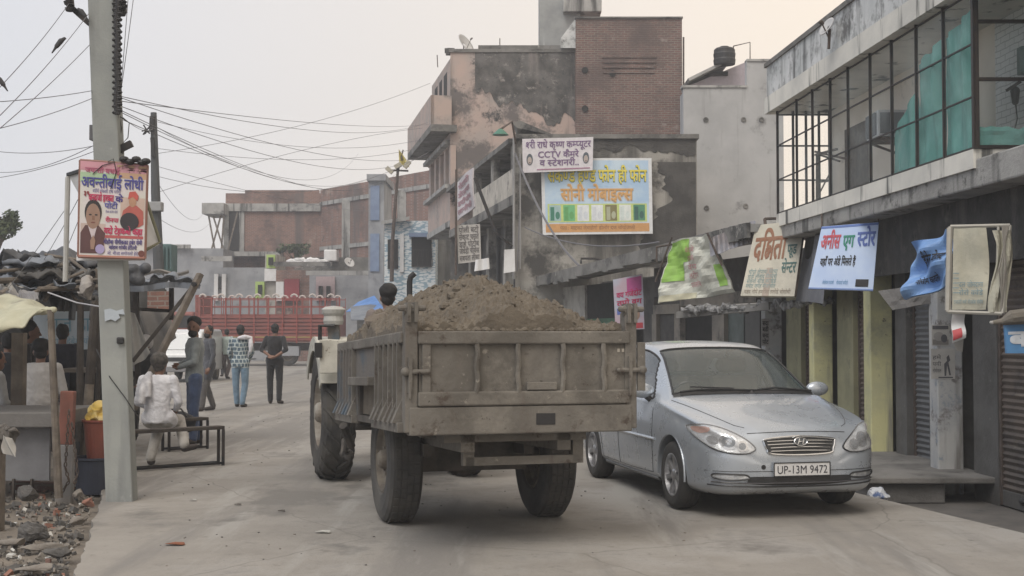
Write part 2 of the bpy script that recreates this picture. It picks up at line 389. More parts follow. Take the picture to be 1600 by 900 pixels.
m_yellow_shade = mat('yellow_recess_shade', (.27,.26,.16), (.2,.195,.125), 2, rough=.9, bump=.3, stain=((.12,.115,.09), 1.6, .55, .66))  # darker copy of the yellow pillar paint, shadow put into the colour
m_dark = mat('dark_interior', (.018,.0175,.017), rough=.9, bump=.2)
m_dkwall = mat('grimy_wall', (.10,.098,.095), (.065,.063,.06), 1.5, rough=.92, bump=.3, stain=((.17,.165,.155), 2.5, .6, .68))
m_shut = mat('brown_shutter', (.135,.105,.085), (.085,.07,.06), 1.2, rough=.6, metal=.2, bump=.25, stain=((.07,.06,.055), 2.2, .56, .66), aniso=[((.25,.21,.17),(1,1,14),.58,.7)])
m_shutg = mat('grey_shutter', (.13,.135,.14), (.09,.094,.10), 1.2, rough=.6, metal=.2, bump=.25, stain=((.08,.08,.08), 2.2, .56, .66), aniso=[((.23,.23,.22),(1,1,14),.58,.7)])
m_steel = mat('dark_steel', (.025,.027,.03), (.05,.042,.038), 6, rough=.55, metal=.6, bump=.1)
m_rust = mat('rusty_iron', (.13,.10,.085), (.08,.065,.055), 8, rough=.8, metal=.4, bump=.4)
m_wood = mat('grey_wood', (.17,.145,.12), (.10,.085,.07), 5, rough=.9, bump=.5, wave=('X', 3, .5))
m_woodd = mat('dark_wood', (.065,.055,.047), (.04,.034,.03), 5, rough=.9, bump=.5)
m_tarpk = mat('black_tarp', (.045,.048,.055), (.09,.095,.105), 2.2, .45, .62, rough=.6, bump=.5, bscale=9)
m_tarpg = mat('grey_tarp', (.19,.21,.24), (.12,.135,.16), 1.6, rough=.7, bump=.4, bscale=8)
m_tarpc = mat('cream_tarp', (.45,.44,.33), (.36,.355,.26), 2.5, rough=.8, bump=.5, bscale=8, stain=((.22,.21,.16), 2.2, .58, .7))
m_black = flat((.02,.02,.022), .6); m_wire = flat((.15,.15,.165), .7)
m_white = mat('white_flex', (.68,.69,.70), (.6,.6,.6), 2, rough=.55, bump=.05, stain=((.45,.44,.42), 2.5, .62, .75))

# ------------------------------------------------------------------ ground
def struct(name, mb, m, **k): return mb.build(name, m, kind='structure', **k)
g = MB(); g.add([(-400,-30,-.45),(400,-30,-.45),(400,900,-.45),(-400,900,-.45)], [(0,1,2,3)]); struct('ground', g, m_dirt)
left = [(-2.45,6.0),(-2.77,8.16),(-3.25,9.9),(-3.80,11.9),(-4.6,14.5),(-6.2,20),(-9.5,30),(-14,45),(-30,52)]
right = [(-30,74),(40,74),(40,60),(-3.6,55),(-3.2,50),(-.1,33.6),(2.2,25),(2.62,20),(2.9,14.8),(3.35,12.4),(3.97,9.94),(5.0,6.0),(7,-3),(-1.2,-3)]
lf = []
for (x0, y0), (x1, y1) in zip(left[:6], left[1:7]):
    n_ = max(1, int((y1-y0)/.09)) if y0 < 20 else 12
    for k in range(n_): t = k/n_; lf.append((x0+(x1-x0)*t+.035*noise.noise(V(((y0+(y1-y0)*t)*2.2, 0, 0)))+.02*noise.noise(V(((y0+(y1-y0)*t)*9, 5, 0))), y0+(y1-y0)*t))
lf += left[6:]
road = MB(); road.prism(lf+right, -.4, 0.0); struct('road', road, m_road)
def lx(y):
    for (x0, y0), (x1, y1) in zip(left, left[1:]):
        if y0 <= y <= y1: return x0+(x1-x0)*(y-y0)/(y1-y0)
    return left[0][0] if y < 6 else left[-1][0]
def dirt(u, v):
    y = 5+v*v*50; e = lx(y); x = e+.3-u*u*22-u*2
    z = -.07+noise.noise(V((x*1.3, y*1.3, 0)))*.05+noise.noise(V((x*5, y*5, 3)))*.02+noise.noise(V((x*15, y*15, 3)))*.012
    if u < .12: z = min(z, -.05)-.05*(1-u/.12)
    return (x, y, z)
g = MB(); g.grid(dirt, 110, 170); struct('dirt_verge', g, m_dirt, smooth=True)
g = MB(); g.prism([(3.2,5),(9,5),(9,24),(2.2,24),(2.5,15)], -.44, -.35); struct('side_strip', g, m_side)

# ------------------------------------------------------------------ right-hand building with the glazed balcony
A, B = V((5.7-.071*10, 10, 0)), V((5.7-.071*22, 22, 0))     # balcony face line
def fl(off, Y): return V((5.7+off-.071*Y, Y, 0))
YN, YF = 13.1, 20.4; ZS, ZT, ZP, ZB = 3.44, 5.10, 5.88, 3.04
bld = thing('shop_building', (5.6, 15, -.35), 'two storey shop building with a glazed upstairs balcony and stained concrete parapet', 'building')
mb = MB(); p = [fl(0, 8.5), fl(0, YF+.2), fl(4, YF+.2), V((11, 8.5, 0))]
mb.prism(p, ZB, ZB+.3); mb.build('floor_slab', m_slab, bld, bevel=.02)
mb = MB(); mb.wall(fl(-.03, YN), fl(-.03, YF), ZB+.2, ZS, -.1); mb.wall(fl(-.03, YN), V((9, YN, 0)), ZB+.2, ZS, .1); mb.build('sill_band', m_fascia, bld)
mb = MB(); q = [fl(-.12, 8.5), fl(-.12, YF+.32), fl(4, YF+.32), V((11, 8.5, 0))]; mb.prism(q, ZT, ZT+.26); mb.build('roof_slab', m_fascia, bld)
mb = MB(); mb.wall(fl(-.09, 8.5), fl(-.09, YF+.3), ZT+.26, ZP, -.16); mb.wall(fl(-.09, YF+.3), fl(3.6, YF+.3), ZT+.26, ZP-.25, -.16)
mb.build('parapet', m_parap, bld, bevel=.02)
mb = MB(); mb.wall(fl(-.12, 8.5), fl(-.12, YF+.33), ZP-.02, ZP+.05, -.24); mb.build('coping', m_dkconc, bld)
# room wall behind the balcony, with door
W0, W1 = fl(.86, YF), fl(.86, 11.5)
def onw(px): return online(px, W0, W1)
mb = MB(); dA, dB = onw(1322), onw(1360)
mb.wall(fl(.86, 11.5), dB, ZS-.2, ZT, -.1); mb.wall(dA, fl(.86, YF+.15), ZS-.2, ZT, -.1); mb.wall(dB, dA, ZS+1.25, ZT, -.1)
mb.build('room_wall', m_cream, bld)
mb = MB(); mb.wall(dB, dA, ZS-.2, ZS+1.25, -.05); mb.build('balcony_door', m_rust, bld)
m_wtile = mat('white_tile', (.6,.62,.6), brick=((.56,.58,.57), (.3,.32,.31), .2, .07, .006), rough=.4, bump=.1)
mb = MB(); mb.wall(fl(.84, 11.6), fl(.84, YN+1.4), ZS, ZT, -.03); mb.build('tiled_wall', m_wtile, bld)
# ground-floor mass
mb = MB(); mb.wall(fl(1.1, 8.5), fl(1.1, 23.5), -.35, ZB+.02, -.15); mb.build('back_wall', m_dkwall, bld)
mb = MB(); mb.bb((6.2, 20.2, -.35), (9.5, 20.4, ZT)); mb.build('end_wall', m_grey, bld)
mb = MB(); mb.bb((7.2, 12.2, ZB+.3), (10.8, 12.35, ZT)); mb.build('inner_wall', m_wtile, bld)
# steel frame and glass
frm = MB(); PX = [1218, 1247, 1272, 1300, 1328, 1363, 1397, 1436, 1479, 1530]
ys = [online(x, A, B) for x in PX]; ys[0] = fl(0, YF)
for q in ys: frm.bb((q.x-.017, q.y-.017, ZS), (q.x+.017, q.y+.017, ZT))
def rail(a, b, z, w=.018): frm.bar(V((a.x, a.y, z)), V((b.x, b.y, z)), w)
for z in (ZS+.02, ZS+.55, ZS+1.1, ZT-.03): rail(ys[0], fl(0, YN), z)
C0, C1 = fl(0, YN), fl(.85, YN)
for z in (ZS+.02, ZS+.72, ZS+1.32, ZT-.03): rail(V((C0.x, YN, 0)), V((C0.x+2.2, YN, 0)), z, .035)
frm.bb((C0.x-.03, YN-.03, ZS), (C0.x+.03, YN+.03, ZT))
for x in (C0.x+1.1, C0.x+2.1): frm.bb((x-.02, YN-.02, ZS), (x+.02, YN+.02, ZT))
E0, E1 = fl(0, YF), fl(.83, YF)
for t in (0, .3, .55, .8, 1): x = E0.x+(E1.x-E0.x)*t; frm.bb((x-.018, YF-.018, ZS), (x+.018, YF+.018, ZT))
for z in (ZS+.02, ZS+.55, ZS+1.1, ZT-.06): rail(E0, E1, z, .025)
frm.build('steel_frame', m_steel, bld)
m_glass = bpy.data.materials.new('window_glass'); m_glass.use_nodes = True
_b = m_glass.node_tree.nodes['Principled BSDF']; _b.inputs['Base Color'].default_value = (.75,.85,.83,1); _b.inputs['Roughness'].default_value = .06; _b.inputs['Alpha'].default_value = .16
_n = m_glass.node_tree; _t = _n.nodes.new('ShaderNodeTexNoise'); _t.inputs['Scale'].default_value = 1.2; _m = _n.nodes.new('ShaderNodeMapRange'); _m.inputs[1].default_value = .4; _m.inputs[2].default_value = .75; _m.inputs[3].default_value = .02; _m.inputs[4].default_value = .10
_c = _n.nodes.new('ShaderNodeTexCoord'); _n.links.new(_c.outputs['Object'], _t.inputs['Vector']); _n.links.new(_t.outputs[0], _m.inputs[0]); _n.links.new(_m.outputs[0], _b.inputs['Alpha'])
for a, b in zip(ys, ys[1:]):
    if a.y < 13.3: continue
    m_ = MB(); m_.wall(b, a, ZS+.03, ZT-.04, -.006); m_.build('glass_pane', m_glass, bld)
m_ = MB(); m_.wall(V((C0.x+.03, YN, 0)), V((C0.x+1.08, YN, 0)), ZS+.03, ZT-.04, .006); m_.build('glass_pane', m_glass, bld)
# green netting behind the panes
m_net = mat('green_netting', (.07,.25,.22), (.13,.34,.31), 3, .4, .6, rough=.75, bump=.3, alpha=.86, streak=((.03,.2,.18), 3, .5, .62))
def net(pa, pb, ztop, zb, seed):
    a, b = online(pa, fl(.06, 10), fl(.06, 22)), online(pb, fl(.06, 10), fl(.06, 22)); m_ = MB()
    def f(u, v):
        p = a.lerp(b, u); zt = ztop[0]*(1-u)+ztop[1]*u+.05*noise.noise(V((u*5, seed, 0)))
        return (p.x+.05*noise.noise(V((u*5, v*2, seed)))+.02*math.sin(u*14+v), p.y, zb+(zt-zb)*v)
    m_.grid(f, 20, 14)
    return m_
nets = thing('green_netting', (5, 15, ZS), 'torn sheets of green netting hung inside the upstairs balcony glass', 'netting')
net(1400, 1436, (ZS+.55, ZS+.95), ZS+.02, 1).build('net_sheet', m_net, nets, solid=.004)
net(1438, 1479, (ZS+1.22, ZS+1.38), ZS, 2).build('net_sheet', m_net, nets, solid=.004)
net(1481, 1527, (ZS+1.35, ZS+1.5), ZS, 3).build('net_sheet', m_net, nets, solid=.004)
m_ = MB(); m_.grid(lambda u, v: (C0.x+.05+u*.95, YN+.05+.03*noise.noise(V((u*5, v*3, 8))), ZS+.02+v*(.22+.08*noise.noise(V((u*6,0,2))))), 16, 5); m_.build('net_scrap', m_net, nets, solid=.004)
s_ = Sheet([onw(1447)+V((-.3,0,ZS+.78)), onw(1468)+V((-.3,0,ZS+.82)), onw(1468)+V((-.3,0,ZS+1.05)), onw(1447)+V((-.3,0,ZS+1.0))])
# AC unit on the wall, dark switch box + cable
ac = thing('air_conditioner', onw(1415)+V((-.3, 0, ZS+.72)), 'boxy white window air conditioner jutting from the balcony wall', 'air conditioner')
c = onw(1415)+V((-.22, 0, ZS+.92)); m_acw = flat((.5,.52,.53), .5)
mb = MB(); mb.box(c, (.42,.55,.36)); mb.build('casing', m_acw, ac, bevel=.015)
mb = MB(); mb.box(c+V((-.02,-.285,0)), (.32,.02,.28)); mb.build('side_panel', flat((.12,.13,.14)), ac)
mb = MB(); [mb.box(c+V((-.225,-.2+i*.057,0)), (.03,.03,.3)) for i in range(8)]; mb.build('grille', flat((.12,.13,.15)), ac)
mb = MB(); mb.bar(c+V((.2,-.25,-.35)), c+V((-.2,-.25,-.2)), .03); mb.bar(c+V((.2,.2,-.35)), c+V((-.2,.2,-.2)), .03); mb.box(c+V((0,0,-.2)), (.46,.56,.02)); mb.build('bracket', m_rust, ac)
sw = thing('wall_lamp', fl(.8, 13.7)+V((0,0,ZS+.9)), 'dark wall lamp with a dangling cable on the white tiled wall', 'lamp')
c = P(1586, 142, 13.75); mb = MB(); mb.cap(c, c+V((.0,0,-.12)), .05, .035); mb.bar(c+V((.06,0,.1)), c+V((-.1,-.02,.0)), .03); mb.build('lamp_head', m_black, sw)
mb = MB(); mb.tube([c+V((0,0,-.1)), c+V((.02,0,-.3)), c+V((-.03,0,-.5)), c+V((-.01,0,-.62))], .008, 6); mb.cap(c+V((-.01,0,-.58)), c+V((0,0,-.66)), .02, .03); mb.build('cable', m_black, sw)
bx = thing('meter_box', P(1597, 100, 13.6), 'small grey meter box high on the tiled wall', 'box'); mb = MB(); mb.box(P(1599, 95, 13.7), (.1,.12,.3)); mb.build('case', flat((.08,.14,.13)), bx, bevel=.01); mb = MB(); mb.box(P(1598.5, 95, 13.62), (.07,.012,.22)); mb.build('lid', flat((.1,.17,.16)), bx)
# loose iron easel behind the glass (left end)
ez = MB(); a = P(1277, 318, 19.2); b = P(1277, 240, 19.2)
ez.bar(a, b, .04); ez.bar(P(1274,242,19.2), P(1308,233,18.5), .03); ez.bar(P(1274,237,19.2), P(1330,250,17.9), .03); ez.bar(P(1281,242,19.2), P(1312,252,18.3), .025); ez.bar(P(1270,322,19.3), P(1296,272,19.2), .02); ez.bar(P(1275,285,19.3), P(1297,283,19.0), .02)
ez.build('iron_stand', m_rust, None, label='rusty iron stand leaning inside the far end of the glazed balcony', cat='stand')
# roof dish
dish_c = P(1282, 44, 17)
def dish(c, r, nrm, label, mast=.3):
    t = thing('satellite_dish', c+V((0,0,-mast)), label, 'satellite dish'); n = V(nrm).normalized(); mb = MB()
    mb.lathe([(-.0+.25*r*(k/6)**2, r*k/6) for k in range(1, 7)]+[(.25*r+.01, r*1.0)]+[(.012+.25*r*(k/6)**2, r*k/6) for k in range(6, 0, -1)], c, n, 28, closed=True); mb.build('dish', flat((.5,.5,.5), .5), t, smooth=True)
    mb = MB(); mb.tube([c-n*.02, c-V((0,0,mast))], .02, 8); mb.build('mast', m_rust, t)
    mb = MB(); mb.tube([c-V((0,0,r*.9)), c+n*r*.9], .01, 6); mb.cap(c+n*r*.85, c+n*r*1.0, .03, .03); mb.build('feed_arm', m_rust, t)
    return t
dish(P(1283, 44, 17.1)+V((.1,0,0)), .14, (-.8,-.3,.5), 'small satellite dish behind the stained parapet of the glazed building', .28)

# pillars + shutters under the overhang
def pl(px): return online(px, fl(.39, 10), fl(.39, 24))
ph = pl(1478)
PIL = [(1457, .3, m_whpil, 'pillar papered with black and white notices beside the brown shutter'), (1354, .34, m_yellow, 'yellow painted pillar nearest the parked car with a muddy foot'),
       (1267, .30, m_yellow, 'yellow painted pillar under the light blue shop board'), (1192, .34, m_whpil, 'pale pillar with black stencilled writing behind the car roof')]
mb = MB(); mb.wall(fl(.37, 9), fl(.37, 20.2), 2.30, ZB+.05, -.05); mb.build('upper_wall', mat('stained_shade_wall', (.05,.048,.045), (.028,.027,.026), 1.5, rough=.95, bump=.5, stain=[((.10,.096,.09), 1.8, .56, .66), ((.02,.02,.02), 4, .58, .66)], streak=((.085,.08,.075), 2.2, .56, .66)), bld)  # wall added over pillar tops, coloured near-black for deep shade, plus dirt stains
pillars = []
for px, wd, m, lb in PIL:
    q = pl(px); t = thing('pillar', (q.x+.2, q.y, -.35), lb, 'pillar', 'pillars under the overhang')
    mb = MB(); mb.bb((q.x, q.y-wd/2, -.35), (q.x+.3, q.y+wd/2, ZB)); o = mb.build('shaft', m, t, bevel=.015); pillars.append((q, wd, t))
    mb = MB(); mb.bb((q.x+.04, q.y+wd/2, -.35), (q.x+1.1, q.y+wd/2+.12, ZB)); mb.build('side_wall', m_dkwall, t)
q = pl(1610); t = thing('pillar', (q.x+.2, q.y, -.35), 'pale pillar at the right edge beyond the brown shutter', 'pillar', 'pillars under the overhang')
mb = MB(); mb.bb((q.x+.35, q.y-.5, -.35), (q.x+.65, q.y-.16, ZB)); mb.build('shaft', m_whpil, t)
def shutter(q0, q1, off, m, label, z0=-.33, z1=2.35, lock=True):
    a = V((q0.x+off, q0.y, 0)); b = V((q1.x+off, q1.y, 0)); L = (b-a).length; d = (b-a)/L; n = V((d.y, -d.x, 0))
    if n.x > 0: n = -n
    t = thing('rolling_shutter', (a+b)/2+V((0,0,z0)), label, 'shutter', 'rolling shutters of the right hand shops'); mb = MB()
    k = int((z1-z0)/.075); pts = []
    for i in range(k+1):
        z = z0+.16+(z1-z0-.16)*i/k
        pts.append((z, 0.0)); pts.append((z+.04, .022)); pts.append((z+.062, .004))
    base = len(mb.v)
    for z, o in pts: mb.v += [a+n*o+V((0,0,z)), b+n*o+V((0,0,z))]
    for i in range(len(pts)-1): mb.f.append((i*2, i*2+1, i*2+3, i*2+2)); mb.m.append(0)
    mb.build('slat_curtain', m, t, solid=.004, fixn=False)
    mb = MB(); mb.bar(a+n*.01+V((0,0,z0+.08)), b+n*.01+V((0,0,z0+.08)), .03, .17); mb.build('bottom_rail', m_dkwall, t, bevel=.006)
    for e in (a, b):
        mb = MB(); mb.bb((e.x-.03, e.y-.03, z0), (e.x+.03, e.y+.03, z1)); mb.build('guide_channel', m_rust, t)
    if lock:
        for f in (.3, .78):
            c = a.lerp(b, f)+n*.03+V((0,0,z0+.1)); mb = MB(); mb.ell(c, (.04,.06,.035)); mb.build('padlock', m_black, t)
    mb = MB(); mb.bb((min(a.x,b.x)-.05, a.y, z1), (max(a.x,b.x)+.3, b.y, z1+.35)); mb.build('shutter_hood', m_dkwall, t)
shutter(pl(1690), pl(1522), .30, m_shut, 'wide brown rolling shutter at the right edge of the street')
shutter(pl(1450)+V((0,.4,0)), pl(1385), .38, m_shutg, 'grey rolling shutter between the papered pillar and the yellow pillar')
shutter(pl(1338)+V((0,.1,0)), pl(1306), .36, m_shut, 'narrow brown rolling shutter between the two yellow pillars')
shutter(pl(1252)+V((0,.1,0)), pl(1228), .36, m_shut, 'brown rolling shutter left of the far yellow pillar, behind the car')
# dim shop walls filling beside shutters
for a_, b_, o_, m_, lb in ((1336, 1300, .30, m_yellow, ''),):
    pass
for (pa, pb, lb, m) in ((1384, 1368, 'dark stained wall strip between the yellow pillar and the grey shutter', m_dkwall), (1305, 1281, 'yellow wall strip darkened for shade right of the far yellow pillar', m_yellow_shade), (1227, 1205, 'yellow wall strip darkened for shade right of the stencilled pillar', m_yellow_shade), (1520, 1484, 'dark wall strip between papered pillar and the wide brown shutter', m_dkwall)):
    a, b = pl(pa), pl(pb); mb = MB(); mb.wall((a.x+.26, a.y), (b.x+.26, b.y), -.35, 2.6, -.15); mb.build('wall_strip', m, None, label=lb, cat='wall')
# pillar notices
def notice(px0, px1, y0, y1, label, paint):
    q = pl(1478); x = q.x-.012
    a = online(px0, fl(.385,10), fl(.385,24)); b = online(px1, fl(.385,10), fl(.385,24))
    # the pillar's front (street-facing the camera) side
q, wd, t = pillars[0]; yb = q.y-wd/2-.004
def pz(py): return Zp(py, yb)
def pnote(px0, px1, y0, y1, lb, kind):
    a, b = P(px0, y1, yb), P(px1, y0, yb); s = Sheet([V((a.x,yb,a.z)), V((b.x,yb,a.z)), V((b.x,yb,b.z)), V((a.x,yb,b.z))])
    t = thing('wall_notice', (a+b)/2, lb, 'poster'); s.panel('sheet', flat((.42,.41,.39), .8), t, .003)
    dk = flat((.09,.09,.1), .8)
    if kind == 'photo':
        s.poly(rect(.05,.8,.95,.97), dk, t); s.poly(rect(.05,.05,.95,.3), flat((.2,.19,.18),.8), t); s.disc(.4,.45,.3,.22, flat((.3,.29,.28),.8), t); s.disc(.7,.35,.18,.2, dk, t, off=.005)
    else:
        for i in range(3): s.text(words(1, i+3), .06, .62-.22*i, .42, .82-.22*i, dk, t)
        s.poly([(.55,.1),(.62,.1),(.66,.45),(.75,.12),(.82,.12),(.72,.55),(.8,.62),(.74,.8),(.64,.72),(.66,.6),(.54,.5)], dk, t, off=.005); s.poly(rect(.3,.03,.9,.07), dk, t)
pnote(1456, 1483, 508, 540, 'grey photo notice pasted high on the whitewashed pillar', 'photo'); pnote(1455, 1492, 545, 592, 'white paper notice with a black walking figure on the pillar', 'fig')
q3 = pillars[3]; yb3 = q3[0].y-q3[1]/2-.004
s = Sheet([P(1190,540,yb3), P(1202,540,yb3), P(1202,498,yb3), P(1190,498,yb3)]); t_ = thing('wall_notice', P(1196,520,yb3), 'narrow black stencilled notice on the pale pillar behind the car roof', 'poster'); s.panel('sheet', flat((.3,.29,.28),.8), t_, .003)
for i in range(4): s.text(words(1, 40+i)[:3], .1, .72-.23*i, .9, .96-.23*i, m_black, t_, bold=.04)
# step platform
st = MB(); st.bb((3.95, 14.3, -.35), (4.82, 17.3, -.12)); st.v = st.v; struct('stone_step', st, mat('step_stone', (.13,.125,.12), (.08,.077,.073), 2, rough=.9, bump=.6), bevel=.02)
st = MB(); st.bb((3.9, 14.22, -.12), (5.4, 17.35, -.05)); struct('step_slab', st, mat('slab_stone', (.19,.182,.17), (.12,.115,.108), 1.4, rough=.9, bump=.6, stain=((.08,.077,.07), 2.6, .56, .66)), bevel=.015)
# crumpled litter bag beside the step
mb = MB(); c = P(1372, 776, 13.9)
mb.ell(c+V((0,0,.0)), (.11,.1,.09), n=16, m=10)
for i, p in enumerate(mb.v): mb.v[i] = p+V((noise.noise(p*14), noise.noise(p*14+V((5,0,0))), noise.noise(p*14+V((0,5,0)))))*.06
mb.build('litter_bag', mat('blue_white_plastic', (.5,.52,.55), (.1,.15,.3), 14, .5, .6, rough=.4), None, label='crumpled blue and white plastic bag lying beside the step', cat='litter')

# ------------------------------------------------------------------ low shops row behind the torn awnings
LA, LB = V((4.47, 22.8, 0)), V((1.35, 34, 0)); CA, CB = V((3.75, 20.3, 0)), V((.66, 34, 0))
def lw(px): return online(px, LA, LB)
row = thing('low_shop_row', (3, 27, -.2), 'single storey row of shops under a sagging concrete canopy', 'building')
mb = MB()
def seg(p0, p1, z0, z1, m=None, off=0, t=.2):
    a, b = lw(p0), lw(p1); d = V((-.12, -.035, 0))*off*10
    mb = MB(); mb.wall(a+d, b+d, z0, z1, t if a.x < b.x else -t); return mb
m_oldw = mat('old_white_wall', (.42,.41,.38), (.3,.29,.27), 2, rough=.9, bump=.3, stain=((.13,.12,.11), 2, .58, .66))
m_beige = mat('beige_frame', (.30,.27,.23), (.2,.185,.165), 2, rough=.9, bump=.3, stain=((.1,.095,.09), 2, .58, .66))
seg(866, 914, -.3, 2.75, off=0).build('white_wall', m_oldw, row)
seg(914, 960, -.3, 1.9, off=-.05).build('green_door', mat('green_door', (.03,.13,.06), (.02,.08,.04), 2, rough=.6), row)
seg(914, 960, 1.9, 2.75, off=-.05).build('transom', m_dark, row)
seg(1005, 1022, -.3, 2.75).build('wall_pier', m_dkwall, row)
seg(1022, 1063, 1.95, 2.15, off=.02).build('lintel', m_beige, row); seg(1055, 1064, -.3, 1.95, off=.02).build('door_jamb', m_beige, row); seg(1020, 1027, -.3, 1.95, off=.02).build('door_jamb', m_beige, row)
seg(1027, 1055, -.3, 1.95, off=-.05).build('stair_wall', m_dkwall, row)
seg(1064, 1114, -.3, 2.1, off=-.08).build('dark_shutter', m_dark, row)
seg(1064, 1183, 2.1, 2.32, off=.02).build('lintel', m_beige, row)
seg(1114, 1133, -.3, 2.1, off=.02).build('wall_pier', m_beige, row)
seg(1133, 1157, -.3, 2.02, off=-.05).build('door_leaf', mat('grey_green_door', (.13,.16,.15), (.09,.11,.105), 2, rough=.6), row); seg(1158, 1181, -.3, 2.02, off=-.06).build('door_leaf', mat('dark_door', (.09,.09,.085), rough=.6), row)
seg(1022, 1196, 2.32, 2.95, off=0).build('upper_wall', m_dkwall, row)
seg(840, 1010, -.3, 2.9, off=-.8).build('rear_wall', m_dkwall, row)
mb = MB()
def can(u, v):
    p = CA.lerp(CB, u); z = 3.22-.26*u+.03*noise.noise(V((u*9, 0, 0))); return V((p.x+v*1.3, p.y+v*.4, z+(0 if v < .5 else .08)))
mb.grid(lambda u, v: can(u, v), 40, 4); mb.build('canopy', m_conc, row, solid=.13)
mb = MB()
for i in range(40):
    u = i/39; p = CA.lerp(CB, u); h = .10+.16*abs(noise.noise(V((i*.41, 2, 0))))
    q = CA.lerp(CB, min(1, u+.026)); mb.hexa([V((p.x-.02, p.y, 3.16-.26*u-h)), V((q.x-.02, q.y, 3.16-.26*u-h)), V((q.x+.04, q.y, 3.16-.26*u-h)), V((p.x+.04, p.y, 3.16-.26*u-h)), V((p.x-.02, p.y, 3.3-.26*u)), V((q.x-.02, q.y, 3.3-.26*u)), V((q.x+.04, q.y, 3.3-.26*u)), V((p.x+.04, p.y, 3.3-.26*u))])
mb.build('canopy_edge', m_dkconc, row)
# corrugated scraps near the glazed building
cs = thing('corrugated_sheet', P(1140, 385, 20.8), 'rusty corrugated sheet drooping from the canopy left of the beige banner', 'roof sheet')
mb = MB(); a, b = P(1108, 372, 21.5), P(1180, 345, 20.6)
mb.grid(lambda u, v: a.lerp(b, u)+V((0, -.12*v+.02*math.sin(u*60), -.32*v+.03*noise.noise(V((u*6, v*3, 1)))+.0)), 90, 4); mb.build('sheet', mat('galvanised_old', (.33,.33,.36), (.22,.2,.2), 3, rough=.6, metal=.3, bump=.2), cs, solid=.006)
s = thing('rubble_ledge', P(1130, 470, 20.5), 'ragged line of broken plaster and rags on the ledge under the torn green banner', 'ledge'); mb = MB(); rr = random.Random(3)
for i in range(46):
    t_ = i/45; p = P(1068+t_*230, 485-14*t_+rr.uniform(-4,4), 22-2.3*t_); mb.ell(p, (rr.uniform(.04,.1), .08, rr.uniform(.03,.07)), n=6, m=4)
for i, p in enumerate(mb.v): mb.v[i] = p+V((noise.noise(p*12), 0, noise.noise(p*12+V((4,0,0)))))*.06
mb.build('debris', mat('plaster_bits', (.3,.3,.3), (.1,.1,.1), 9, rough=.9), s)
mb = MB(); mb.bar(P(1060, 492, 22.3), P(1205, 478, 20.6), .12, .12); mb.build('ledge_beam', m_dkconc, s)
# ------------------------------------------------------------------ plastered building with the phone board (frontal wall + street facade)
F0, F1 = V((.085, 34, 0)), V((-3.49, 52.8, 0)); fd = (F1-F0).normalized(); fn = V((fd.y, -fd.x, 0)); fn = fn if fn.x < 0 else -fn
def fc(px): return online(px, F0, F1)
def fq(mb, p0, p1, z0, z1, out=0, t=.2):     # slab on the facade between pixels columns p0..p1, pushed out by `out`
    a, b = fc(p0)+fn*out, fc(p1)+fn*out; return mb.hexa([a-fn*t+V((0,0,z0)), b-fn*t+V((0,0,z0)), b+V((0,0,z0)), a+V((0,0,z0)), a-fn*t+V((0,0,z1)), b-fn*t+V((0,0,z1)), b+V((0,0,z1)), a+V((0,0,z1))])
b1 = thing('plastered_building', (2, 35, -.1), 'old two storey plastered building carrying the big phone shop board', 'building')
mb = MB(); mb.bb((.085,34,-.2), (4.93,34.25,6.82)); mb.build('side_wall', m_signwall, b1)
mb = MB(); mb.bb((3.35,33.93,3.4), (4.8,34.0,6.0)); 
mb = MB()
ragged_wall = 1; poly = [(3.9,3.2),(4.75,3.2),(4.93,4.2),(4.93,6.3),(4.2,6.05),(3.55,5.8),(3.3,5.2),(3.75,4.4)]
mb = MB(); mb.bb((.05,33.9,6.72), (4.98,34.3,6.84)); mb.build('coping', m_dkconc, b1)
mb = MB(); mb.bb((4.73,34.2,-.2), (4.93,46,6.82)); mb.build('rear_wall', m_dkconc, b1)
mb = MB(); fq(mb, 805, 740, 4.28+.9, 6.3, 0); 
mb = MB(); fq(mb, 805.0, 740, 5.25, 5.95, .03, .14); mb.build('balcony_parapet', mat('parapet_cream', (.5,.47,.42), (.38,.36,.32), 2, rough=.9, bump=.25, stain=((.16,.15,.14), 1.8, .56, .66)), b1)
mb = MB(); fq(mb, 805, 703, 4.98, 5.25, .03, 1.3); mb.build('balcony_slab', m_dkconc, b1)
for p in (800, 769, 741): mb = MB(); fq(mb, p+2, p-2, 5.9, 6.62, .0, .2); mb.build('balcony_post', m_signwall, b1)
mb = MB(); fq(mb, 803, 703, 5.25, 6.7, -1.2); mb.build('recessed_wall', m_soot, b1)
mb = MB(); fq(mb, 803, 703, 6.62, 6.76, .15, 1.5); mb.build('roof_slab', m_dkconc, b1)
mb = MB(); fq(mb, 805, 703, -.2, 5.0, -1.0); mb.build('ground_floor_wall', m_dkwall, b1)
for p0, p1, z1 in ((798, 786, 3.9), (776, 762, 4.0), (752, 738, 4.0), (728, 715, 3.9)):
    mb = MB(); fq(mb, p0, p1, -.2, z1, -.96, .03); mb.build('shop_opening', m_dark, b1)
for p in (803, 781, 757, 733, 708): mb = MB(); fq(mb, p+2, p-2, -.2, 5.0, -.6, .25); mb.build('column', m_signwall, b1)
# parapet stair wall going up from the corner + ragged roof edge
mb = MB(); mb.add([P(808,200,34.3), P(868,212,34.3), P(868,212,34.5), P(808,215,34.5), P(800,192,34.3), P(812,188,34.3), P(812,188,34.5), P(800,192,34.5)], [(0,1,5,4),(3,2,6,7),(4,5,6,7),(0,3,7,4),(1,2,6,5),(0,1,2,3)]); mb.build('broken_parapet', m_dkconc, b1)
# pipes and cables on the corner
mb = MB(); mb.tube([P(803,215,33.85), P(803,436,33.85)], .035, 8); mb.tube([P(813,240,33.85), P(813,420,33.85)], .02, 8); mb.build('drain_pipe', flat((.3,.3,.3)), b1)
